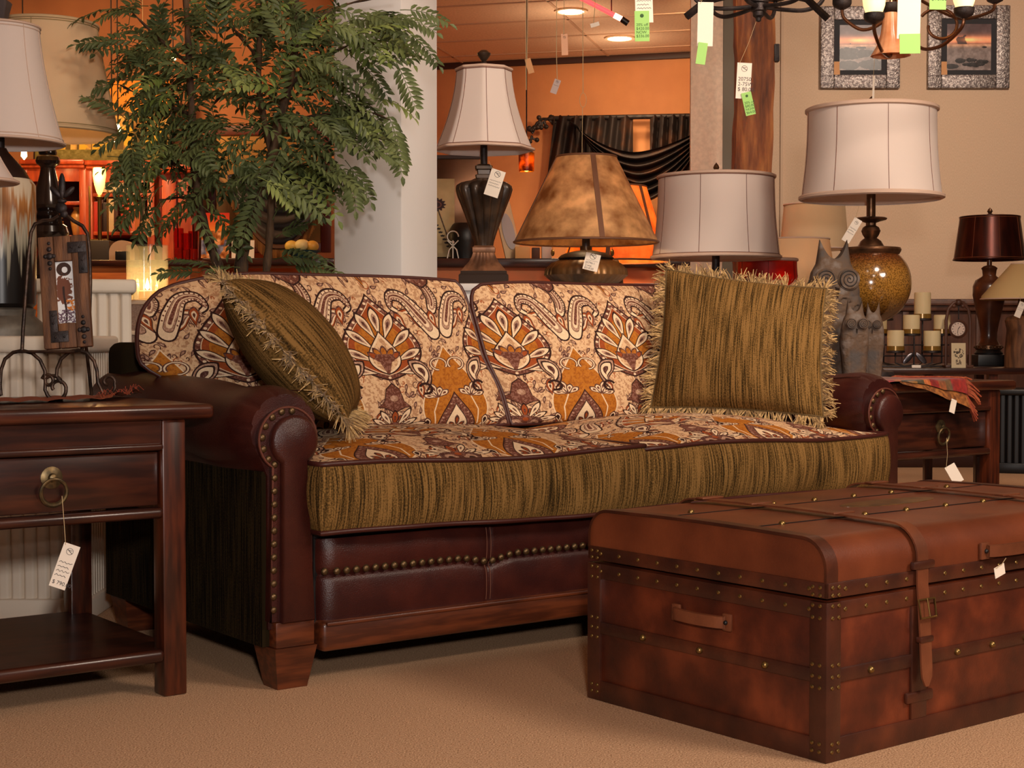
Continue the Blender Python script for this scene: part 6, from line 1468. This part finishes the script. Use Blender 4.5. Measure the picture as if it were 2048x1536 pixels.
MB().tube([(0, -.006, zc + 18 * s7), (0, 0, zq(604))], .003, 6).build('hook', M_IRON_D, CK)
fc = MB().lathe([(13.6 * s7, 0), (13.6 * s7, .002), (.0001, .002)], 32).xf(Matrix.Translation((-3 * s7, -.0195, zc)) @ Matrix.Rotation(PI / 2, 4, 'X')).build('dial', mat('clock_dial', srgb(210, 186, 170), .5), cs)
hd = MB()
for k in range(12): a = 2 * PI * k / 12; r0, r1 = 10 * s7, 12.4 * s7; hd.tube([(-3 * s7 + r0 * math.sin(a), -.0222, zc + r0 * math.cos(a)), (-3 * s7 + r1 * math.sin(a), -.0222, zc + r1 * math.cos(a))], .0012, 4)
hd.tube([(-3 * s7, -.0226, zc), (-3 * s7 + 4 * s7, -.0226, zc + 5 * s7)], .0013, 4); hd.tube([(-3 * s7, -.0226, zc), (-3 * s7 - 1 * s7, -.0226, zc - 9 * s7)], .001, 4); hd.build('hands', M_BLACK, cs)
standcard('small sepia flower sketch in a dark frame standing under the round clock', 1903, 1932, 686, 737, 6.99, IMG_SKETCH, 'picture', 'sepia_sketch', lean=.05)
o = standcard('tiny blank place card on the console under the candle stand leaves', 1824, 1842, 730, 737, 7.0, M_CARD, 'card', 'place_card')
# black box with brown urn lamp
Y7 = 7.45; s_7 = sc(Y7); bx = place(1981, Y7); z7 = lambda py: at(1981, py, Y7).z
PB = MB().box(-38 * s_7, 40 * s_7, -.06, .12, 0, z7(709) - ZK, .004).build('black_plinth', M_BLACK, loc=(bx + 6 * s_7, Y7, ZK)); tag(PB, 'square black plinth under the brown urn lamp', 'plinth')
UL = thing('urn_table_lamp', 'brown urn table lamp with a dark copper shade on the black plinth', 'lamp', (bx, Y7 + .03, z7(709))); zu = lambda py: z7(py) - z7(709)
MB().lathe([(27 * s_7, 0), (28 * s_7, zu(706)), (24 * s_7, zu(700))], 32).build('foot', M_BLACK, UL)
bd_ = MB().lathe([(24 * s_7, zu(700)), (26 * s_7, zu(698)), (26 * s_7, zu(691)), (23 * s_7, zu(690))], 32)
for k in range(18): bd_.ball((26.5 * s_7 * math.cos(2 * PI * k / 18), 26.5 * s_7 * math.sin(2 * PI * k / 18), zu(694.5)), 2.4 * s_7, 8, 6)
bd_.build('beaded_band', M_BRONZE, UL)
MB().lathe([(22 * s_7, zu(690)), (17 * s_7, zu(680)), (16 * s_7, zu(668)), (20 * s_7, zu(645)), (27 * s_7, zu(615)), (32 * s_7, zu(590)), (32 * s_7, zu(572)), (27 * s_7, zu(560)), (15 * s_7, zu(553)), (13 * s_7, zu(550)), (14 * s_7, zu(540)), (16 * s_7, zu(536)), (11 * s_7, zu(532)), (5 * s_7, zu(530)), (5 * s_7, zu(450))], 40).build('urn', mat('umber_glaze', srgb(74, 38, 24), .3, col2=srgb(112, 62, 34), nscale=5, coat=.4), UL)
M_COPPER = mat('dark_copper_shade', srgb(78, 30, 18), .3, .55, col2=srgb(52, 20, 14), nscale=6, stretch=(6, 6, .5))
shade(UL, [(70 * s_7, zu(520)), (64 * s_7, zu(476)), (58 * s_7, zu(432))], 64, m=M_COPPER, seams=8, cord=mat('copper_seam', srgb(150, 90, 60), .4, .5), trim=M_COPPER, trim_r=.003); finial(UL, zu(434), 20 * s_7, 7 * s_7, M_BRONZE)
# cream cone lamp at the frame edge
Y8 = 6.95; s_8 = sc(Y8); x8 = place(2064, Y8); z8 = lambda py: at(2040, py, Y8).z - ZK
CL = thing('cone_shade_lamp', 'lamp with a cream cone shade and wood base cut by the right frame edge', 'lamp', (x8, Y8 + .14, ZK))
shade(CL, [(82 * s_8, z8(598)), (80 * s_8, z8(590)), (22 * s_8, z8(524))], 56, m=fabric('cream_parchment_shade', srgb(226, 196, 140)), seams=0, trim_r=.003)
MB().lathe([(34 * s_8, 0), (34 * s_8, z8(700)), (30 * s_8, z8(660)), (34 * s_8, z8(640)), (30 * s_8, z8(634)), (12 * s_8, z8(628)), (8 * s_8, z8(600)), (6 * s_8, z8(540))], 32).build('wood_base', M_WOODTXT, CL)
price_tag('small tag dangling under the cream cone shade', (2040, 602), Y8 - .12, 13, 32, math.radians(22), 0, hang=(2040, 592), scr=2, seed=8, tsize=.1)
# two plain shades behind
for (px, Y, yt, yb, r0, r1, m, lab, nm, lit) in ((1627, 7.85, 408, 500, 60, 68, M_SHADE_T, 'tan drum shade lamp behind the globe lamp, higher of the two at the wall', 'tan_shade_lamp', 0), (1590, 7.35, 477, 590, 66, 84, M_SHADE_T, 'wide cream shade lamp behind the tall owl, lower of the two at the wall', 'cream_shade_lamp', 3.0)):
    s = sc(Y); x = place(px, Y); T = thing(nm, lab, 'lamp', (x, Y, ZK)); z = lambda py: at(px, py, Y).z - ZK
    shade(T, [(r1 * s, z(yb)), ((r0 + r1) / 2 * s, z((yt + yb) / 2)), (r0 * s, z(yt))], 56, m=m, seams=0); MB().lathe([(.07, 0), (.07, .015), (.02, .03), (.035, z(yb) * .5), (.012, z(yb) + .01), (.01, z(yt) - .02)], 24).build('turned_base', M_BRONZE, T)
    if lit: lamp_light(T, (0, 0, (z(yb) + z(yt)) / 2), lit, (1, .62, .3))
# black fluted pedestal against the wall at the right edge
Y9 = 9.0; xx = place(2046, Y9); pedestal('black fluted pedestal at the right frame edge behind the end table', xx, Y9 + .16, .125, .12, at(2040, 778, Y9).z, .04, 6, m=M_BLACK, nm='fluted_pedestal', rz=math.atan2(-xx, Y9))

# ------------------------------------------------------------------ pictures on the grasscloth wall
def hammered(): 
    return mat('hammered_silver', srgb(112, 102, 100), .4, .7, col2=srgb(176, 166, 160), nscale=60, lo=.42, hi=.6, bump=1.0, bscale=110)
M_HAM = hammered()
def wallpic(label, xl, xr, yt, yb, img, jog):
    a, b = at(xl, yb, YW), at(xr, yt, YW); w_, h = b.x - a.x, b.z - a.z; s = sc(YW); T = thing('wall_picture', label, 'picture', (a.x, YW - .032, a.z))
    f = 27 * s; mb = MB().box(0, f, 0, .03, 0, h, .006).box(w_ - f, w_, 0, .03, 0, h, .006).box(f, w_ - f, 0, .03, 0, f, .006).box(f, w_ - f, 0, .03, h - f, h, .006); mb.build('frame', M_HAM, T)
    MB().box(f - .002, w_ - f + .002, .012, .028, f - .002, h - f + .002).build('mat_board', mat('black_mat', srgb(34, 32, 36), .7) if 'black_mat' not in D.materials else D.materials['black_mat'], T)
    MB().box(f, f + 12 * s, .010, .0125, f, f + 26 * s).build('mat_corner', M_TAN_TAG, T)
    i0, i1, j0, j1 = f + 11 * s, w_ - f - 10 * s, f + 9 * s, h - f - 10 * s
    MB().add([(i0, .0095, j0), (i1, .0095, j0), (i1, .0095, j1), (i0, .0095, j1)], [(0, 1, 2, 3)], 0, [(0, 0), (1, 0), (1, 1), (0, 1)]).build('print', img, T, smooth=False)
wallpic('silver-framed seascape with dark boulders on the wall above the globe lamp', 1639, 1799, 14, 178, IMG_SEA1, 0); wallpic('silver-framed sunset seascape on the wall at the upper right', 1853, 2018, 12, 178, IMG_SEA2, 1)
# old timber slab standing against the pillar
Yo = 8.2; so = sc(Yo); a, b = at(1471, 400, Yo), at(1546, 400, Yo)
SL = thing('timber_slab', 'tall weathered brown timber slab beside the pillar', 'timber', ((a.x + b.x) / 2, Yo, 0)); hw = (b.x - a.x) / 2; rr = random.Random(5)
def sl_pt(i, j, n=14): return None
mb = MB(); NZ = 40; ring = []
for j in range(NZ + 1):
    z = 2.85 * j / NZ
    for (x, y) in ((-1, 0), (-.4, -.03), (.3, -.02), (1, 0), (1, .12), (-1, .12)): ring.append((x * hw + .008 * math.sin(z * 5 + x * 3) + rr.uniform(-.004, .004), y + rr.uniform(-.006, .006), z))
mb.add(ring, [(j * 6 + i, j * 6 + (i + 1) % 6, (j + 1) * 6 + (i + 1) % 6, (j + 1) * 6 + i) for j in range(NZ) for i in range(6)] + [tuple(range(6)), tuple(range(NZ * 6, NZ * 6 + 6))])
mb.build('plank', mat('weathered_slab', srgb(70, 34, 16), .7, col2=srgb(156, 96, 46), col3=srgb(116, 62, 28), nscale=5, stretch=(5, 5, .7), lo=.3, hi=.7, bump=1.0, bscale=26, bstretch=(2, 2, .6), detail=9), SL)
hk = MB().box(hw + .001, hw + .03, -.01, .04, at(1550, 123, Yo).z, at(1550, 88, Yo).z, .004); hk.build('iron_bracket', M_IRON_D, SL)

# ------------------------------------------------------------------ chandeliers
def tubeP(pts, n=10):
    P = [Vector(p) for p in pts]; Q = []
    for i in range(len(P) - 1):
        p0, p1, p2, p3 = P[max(i - 1, 0)], P[i], P[i + 1], P[min(i + 2, len(P) - 1)]
        for k in range(n): u = k / n; Q.append(.5 * (2 * p1 + (p2 - p0) * u + (2 * p0 - 5 * p1 + 4 * p2 - p3) * u * u + (3 * p1 - p0 - 3 * p2 + p3) * u ** 3))
    return Q + [P[-1]]
Yh = 5.2; sh = sc(Yh); c = at(1517, 20, Yh); IC = thing('iron_chandelier', 'dark iron chandelier with flat-ended curved arms above the timber slab', 'chandelier', c)
MB().lathe([(.0001, -24 * sh), (5 * sh, -22 * sh), (6 * sh, -16 * sh), (11 * sh, -12 * sh), (12 * sh, -4 * sh), (16 * sh, -2 * sh), (16 * sh, 12 * sh), (20 * sh, 14 * sh), (20 * sh, 20 * sh), (8 * sh, 26 * sh), (6 * sh, 60 * sh), (4 * sh, 64 * sh)], 28).build('hub', M_IRON_D, IC)
MB().tube([(0, 0, 60 * sh), (0, 0, ZC - c.z)], .006, 8).build('stem', M_IRON_D, IC)
for k in range(6):
    a = k * PI / 3 + .12; R = 140 * sh
    ca, sa = math.cos(a), math.sin(a)
    P = [(ca * r * sh, sa * r * sh, z * sh) for r, z in ((14, 6), (50, 2), (95, 2), (126, 16), (140, 44))]
    A = MB().tube(tubeP(P, 5), .0072, 8).build('arm', M_IRON_D, IC)
    e = Vector(P[-1]); MB().lathe([(.012, 0), (.034, .006), (.034, .012), (.012, .014)], 16).build('candle_pan', M_IRON_D, A).location = e
    MB().lathe([(.012, .012), (.012, .09), (.0001, .1)], 12).build('candle_sleeve', M_WAX, A).location = e
for sx, (p, q_) in ((-1, ((1372, 34), (1412, 2))), (1, ((1656, 38), (1614, -2)))):   # flat diagonal bars
    u, v = at(p[0], p[1], Yh - .1) - c, at(q_[0], q_[1], Yh - .1) - c; w_ = v.lerp(Vector((0, 0, 40 * sh)), .8); d = (v - u).normalized()
    MB().tube([u, v, v.lerp(Vector((0, 0, 40 * sh)), .96)], [.0125, .0125, .008], 4).build('flat_bar', M_IRON_D, IC)
Yj = 4.9; sj = sc(Yj); c = at(1800, -40, Yj); GC = thing('glass_chandelier', 'copper chandelier with glowing and amber glass shades before the wall pictures', 'chandelier', c)
M_COP = mat('copper_tube', srgb(110, 72, 50), .3, .85); M_LITG = mat('lit_glass_shade', (1, .8, .45, 1), .4, emit=(1, .60, .22, 1), estr=1.7); M_AMBG = mat('amber_glass_bell', srgb(214, 140, 92), .3, transl=.4, col2=srgb(232, 176, 132), nscale=14, coat=.4)
MB().lathe([(.0001, -60 * sj), (6 * sj, -56 * sj), (10 * sj, -44 * sj), (5 * sj, -34 * sj), (14 * sj, -14 * sj), (16 * sj, 0), (8 * sj, 18 * sj), (6 * sj, 90 * sj)], 28).build('hub', M_COP, GC); MB().tube([(0, 0, 88 * sj), (0, 0, ZC - c.z)], .006, 8).build('stem', M_COP, GC)
def arm_to(px, py, Y, cup_up=True, m=M_LITG, kind='up'):
    e = at(px, py, Y) - c; d = Vector((e.x, e.y, 0)); L = d.length; u = d.normalized()
    A = MB().tube(tubeP([Vector((0, 0, -10 * sj)), u * L * .25 + Vector((0, 0, e.z - 26 * sj)), u * L * .62 + Vector((0, 0, e.z - 46 * sj)), u * L * .95 + Vector((0, 0, e.z - 22 * sj)), e] if kind == 'up' else [Vector((0, 0, 10 * sj)), u * L * .5 + Vector((0, 0, 40 * sj)), u * L * .95 + Vector((0, 0, e.z + 30 * sj)), e], 8), .0055, 8).build('arm', M_COP, GC)
    cp = MB().lathe([(4 * sj, -4 * sj), (16 * sj, 2 * sj), (19 * sj, 8 * sj), (19 * sj, 16 * sj), (14 * sj, 16 * sj)], 24).build('cup', M_IRON_D, A)
    cp.location = e
    if kind == 'up': g = MB().lathe([(15 * sj, 15 * sj), (20 * sj, 30 * sj), (23 * sj, 55 * sj), (32 * sj, 84 * sj), (31 * sj, 84 * sj), (22 * sj, 55 * sj), (14 * sj, 16 * sj)], 32, cap=False)
    else:
        g = MB().lathe([(13 * sj, -2 * sj), (16 * sj, -18 * sj), (19 * sj, -42 * sj), (27 * sj, -66 * sj), (38 * sj, -84 * sj), (37 * sj, -84 * sj), (26 * sj, -66 * sj), (18 * sj, -42 * sj), (12 * sj, -2 * sj)], 48, cap=False, fn=lambda a, z: 1 + .02 * math.sin(a * 16))
    G = g.build('glass_shade', m, A); G.location = e; return A
arm_to(1684, 16, 4.95); arm_to(1748, 44, 4.62); arm_to(1928, 33, 4.65); arm_to(1990, 4, 5.15); arm_to(1840, -30, 5.4)
arm_to(1782, 24, 4.75, m=M_AMBG, kind='down')
lamp_light(GC, at(1748, 4, 4.62) - c, 3, (1, .7, .35), .03); lamp_light(GC, at(1928, -6, 4.65) - c, 3, (1, .7, .35), .03)
# scroll under the right arm
MB().tube([at(1880 + 34 * math.cos(t) * (1 - .10 * t), 52 + 30 * math.sin(t) * (1 - .10 * t), 4.78) - c for t in np.linspace(-2.6, 3.2, 26)], .005, 8).build('scroll', M_COP, GC)
# paper tags on the chandeliers
price_tag('large plain white tag on the iron chandelier arm, left of the timber slab', (1396, 4), 5.0, 31, 87, math.radians(1), 0, hang=(1410, -20), scr=0, logo=False)
price_tag('small green tag clipped under the large white tag by the pillar', (1397, 84), 4.996, 19, 43, math.radians(8), 0, scr=0, logo=False, green=True)
price_tag('white printed tag hanging before the timber slab', (1475, 125), 5.2, 29, 71, math.radians(3), 0, hang=(1514, 38), scr=0, text='20750\n2-75W\n$ 80.00', tsize=.15, seed=31)
price_tag('green sale tag clipped to the white tag before the timber slab', (1482, 187), 5.196, 20, 46, math.radians(-13), 0, scr=0, green=True, text='20% off\n$80.00\nNOW\n$64.00', tsize=.15)
price_tag('white tag at the top edge behind the green $336.00 tag', (1269, -30), 5.0, 35, 75, math.radians(-2), 0, hang=(1286, -60), scr=3, logo=False, seed=41)
price_tag('green sale tag priced down to $336.00, right of the neon tube', (1269, 22), 4.996, 29, 60, math.radians(-1), 0, scr=0, green=True, text='20% off\n$420.00\nNOW\n$336.00', tsize=.13)
price_tag('large white tag on the copper chandelier beside the amber bell shade', (1796, -20), 4.5, 46, 96, math.radians(1), 0, hang=(1818, -50), scr=0, logo=False)
price_tag('large green tag under the large white tag on the copper chandelier', (1799, 68), 4.497, 41, 39, math.radians(-1), 0, scr=0, logo=False, green=True)
price_tag('green tag at the top edge right of the copper chandelier hub', (1860, -40), 4.6, 33, 58, math.radians(1), 0, hang=(1876, -70), scr=0, logo=False, green=True, text='NOW\n$93.60', tsize=.2)
# ------------------------------------------------------------------ the artificial tree behind the sofa
Yt = 4.98; tb = at(488, 600, Yt); TR_ = thing('potted_tree', 'leafy artificial tree with feathery green fronds and three bare trunks behind the sofa', 'tree', (tb.x, Yt, 0))
def tp_(px, py, dy=0.0): p = at(px, py, Yt + dy); return Vector((p.x - tb.x, p.y - Yt, p.z))
MB().lathe([(.13, 0), (.16, .02), (.19, .3), (.2, .34), (.185, .34), (.17, .30), (.0001, .29)], 32, cap=False).build('pot', mat('basket_pot', srgb(96, 62, 38), .7, bump=.6, bscale=60), TR_)
M_BARK = mat('brown_bark', srgb(58, 40, 26), .8, col2=srgb(92, 66, 42), nscale=14, stretch=(4, 4, 1), bump=.6, bscale=50, bstretch=(3, 3, 1))
def limb(pts, r0, r1, name='trunk'):
    P = [tp_(*p) for p in pts]; Q = []
    for i in range(len(P) - 1):
        p0, p1, p2, p3 = P[max(i - 1, 0)], P[i], P[i + 1], P[min(i + 2, len(P) - 1)]
        for k in range(6): u = k / 6; Q.append(.5 * (2 * p1 + (p2 - p0) * u + (2 * p0 - 5 * p1 + 4 * p2 - p3) * u * u + (3 * p1 - p0 - 3 * p2 + p3) * u ** 3))
    Q.append(P[-1]); n = len(Q)
    MB().tube(Q, [r0 + (r1 - r0) * i / (n - 1) + .0015 * math.sin(i * 1.7) for i in range(n)], 10).build(name, M_BARK, TR_, ang=70)
pot = (488, 1120)
limb([(486, 1090), (484, 800), (482, 590), (484, 510), (496, 450), (512, 400), (540, 330), (556, 250), (575, 180), (590, 90), (592, -30)], .026, .011)
limb([(470, 1090), (468, 800), (462, 590), (440, 540), (414, 470), (397, 400), (388, 320), (384, 230), (378, 120), (370, -30)], .020, .009)
limb([(510, 1090), (520, 800), (530, 580), (538, 490), (543, 400), (546, 330), (530, 250), (518, 170), (520, 60), (530, -30)], .015, .008)
for pts in (([(580, 170), (640, 120), (720, 80), (790, 50)]), ([(556, 250), (640, 230), (720, 220), (780, 240)]), ([(384, 230), (330, 210), (280, 190), (240, 170)]), ([(388, 320), (330, 330), (280, 320), (250, 300)]), ([(590, 60), (690, 10), (790, -10)]), ([(545, 340), (620, 330), (680, 350)]), ([(380, 130), (310, 70), (260, 20)]), ([(397, 400), (360, 395), (320, 400)]), ([(520, 120), (470, 60), (440, 10)]), ([(520, 200), (450, 190), (420, 220)])):
    limb([(x, y, (-.16, .10, .02)[i % 3] if i else 0) for i, (x, y) in enumerate(pts)], .006, .0025, 'branch')
M_LEAF = mat('green_leaf', srgb(56, 66, 36), .5, spec=.35, col2=srgb(112, 122, 74), nscale=7, lo=.35, hi=.68, transl=.12)
M_LEAF_Y = mat('young_leaf', srgb(96, 112, 52), .5, spec=.35, col2=srgb(136, 146, 82), nscale=9, transl=.15)
rt = random.Random(31)
def frond(mb, p, d, L, nl, droop, lw=.0078, ll=.050):
    """pinnate frond: rachis p + d, drooping, leaflets in pairs"""
    d = d.normalized(); pts = []; x = p.copy(); v = d.copy(); n = nl + 2
    for i in range(n + 1): pts.append(x.copy()); v = (v + Vector((0, 0, -droop / n))).normalized(); x = x + v * (L / n)
    mb.tube(pts, [.0014 * (1 - .6 * i / n) for i in range(n + 1)], 4, cap=False)
    up = Vector((rt.uniform(-.5, .5), -.55 + rt.uniform(-.5, .4), .75)).normalized()
    for i in range(2, n + 1):
        t = (pts[i] - pts[i - 1]).normalized(); sd = t.cross(up).normalized(); nn = sd.cross(t).normalized()
        k = ll * (1.0 - .35 * abs(i / n - .45) * 2) * rt.uniform(.85, 1.1)
        dirs = [sd, -sd] if i < n else [t]
        for q in dirs:
            a = (q * .8 + t * .55 + nn * rt.uniform(-.25, .1)).normalized() if i < n else t
            w_ = a.cross(nn).normalized() * lw * rt.uniform(.85, 1.15); b0 = pts[i]; sag = nn * (-k * .12)
            m1, m2, e = b0 + a * k * .35, b0 + a * k * .7 + sag * .5, b0 + a * k + sag * 1.4; f = nn * lw * .35
            vs_ = [b0, m1 - w_ * .9 + f, m1, m1 + w_ * .9 + f, m2 - w_ * .75 + f, m2, m2 + w_ * .75 + f, e]
            mb.add(vs_, [(0, 2, 1), (0, 3, 2), (1, 2, 5, 4), (2, 3, 6, 5), (4, 5, 7), (5, 6, 7)])
blobs = [  # px, py, rx, ry, count, mean direction (dx, dz), droop
    (270, 60, 70, 60, 15, (-.6, .1), .8), (265, 170, 60, 60, 16, (-.8, 0), .8), (350, 90, 80, 80, 24, (-.4, .3), .9), (360, 200, 80, 70, 24, (-.4, 0), .9),
    (300, 300, 70, 50, 17, (-.7, -.2), .8), (370, 330, 70, 60, 14, (-.3, -.2), .9), (450, 60, 80, 80, 26, (0, .6), .9), (450, 190, 80, 80, 26, (-.1, .2), .9), (450, 310, 70, 60, 16, (-.1, -.3), .9),
    (560, 40, 90, 70, 26, (.2, .6), .9), (560, 170, 80, 80, 24, (.2, .3), 1.0), (570, 290, 80, 60, 20, (.3, -.1), 1.0), (660, 60, 70, 70, 18, (.6, .3), 1.0), (660, 170, 60, 60, 11, (.7, .1), 1.0), (660, 250, 60, 60, 18, (.7, -.1), 1.0),
    (750, 60, 50, 60, 17, (.8, .2), 1.0), (740, 210, 50, 50, 17, (.8, 0), 1.1), (650, 330, 50, 30, 14, (.7, -.2), 1.0), (610, 370, 50, 25, 7, (.5, -.5), .9), (780, 20, 30, 30, 8, (.9, .1), 1.0), (230, 0, 40, 30, 5, (-.6, .4), .8),
    (440, 420, 60, 30, 5, (.1, -.6), .6), (330, 420, 40, 30, 5, (-.4, -.6), .6), (270, 390, 30, 20, 4, (-.7, -.4), .7)]
mb = MB(); my = MB()
for (bx, by, rx, ry, cnt, dr, dp) in blobs:
    for k in range(cnt):
        a, q = rt.random() * 2 * PI, math.sqrt(rt.random()); px, py = bx + rx * q * math.cos(a), by + ry * q * math.sin(a)
        depth = rt.uniform(-.30, .30)
        if px > 620: depth = min(depth, .12)
        p = tp_(px, py, depth); d = Vector((dr[0] + rt.uniform(-.7, .7), rt.uniform(-.6, .5), dr[1] + rt.uniform(-.35, .45)))
        if d.length < .2: d.x += .5
        L = rt.uniform(.15, .23); p -= d.normalized() * L * .5
        frond(my if rt.random() < .12 else mb, p, d, L, rt.randint(6, 8), dp * rt.uniform(.6, 1.3))
# hand-placed fronds that shape the outline
for (px, py, dx, dz, L, nl, dp) in ((800, 20, .8, .1, .16, 8, .7), (810, 60, .75, -.5, .16, 8, .6), (790, 120, .5, -.9, .17, 9, .5), (765, 40, .9, .2, .18, 9, .9), (770, 215, .4, -.9, .2, 10, .4), (785, 245, .2, -1, .17, 9, .2), (730, 300, .9, .1, .1, 5, .8), (690, 320, .6, -.7, .16, 8, .5), (705, 345, .1, -1, .12, 7, .2),
        (500, 300, -.1, -1, .20, 9, .2), (525, 370, -.35, -.9, .18, 8, .2), (245, 170, -.9, .1, .12, 6, .6), (230, 90, -.8, .3, .12, 6, .7), (275, 260, -.9, -.2, .14, 7, .5), (300, 330, -.8, -.4, .15, 8, .4),
        (400, 545, -.9, .12, .13, 9, .3), (430, 535, -.6, .25, .14, 9, .4), (480, 535, -.8, .1, .1, 7, .3), (545, 520, .8, .35, .16, 8, .9), (560, 500, .75, .1, .16, 9, .7), (575, 530, .9, .05, .2, 11, .5), (552, 475, .6, .5, .12, 7, .7), (330, 400, -.6, -.7, .16, 7, .4), (300, 395, -.8, -.5, .14, 7, .5), (560, 420, .5, .2, .14, 8, .8), (545, 440, .3, .7, .13, 7, .5), (700, 110, .8, -.5, .18, 9, .7)):
    frond(mb, tp_(px, py, rt.uniform(-.2, 0)), Vector((dx, rt.uniform(-.25, .1), dz)), L, nl, dp)
mb.recalc = False; my.recalc = False
mb.build('foliage', M_LEAF, TR_, smooth=False); o = my.build('young_foliage', M_LEAF_Y, TR_, smooth=False); o['label'] = 'pale young leaves'
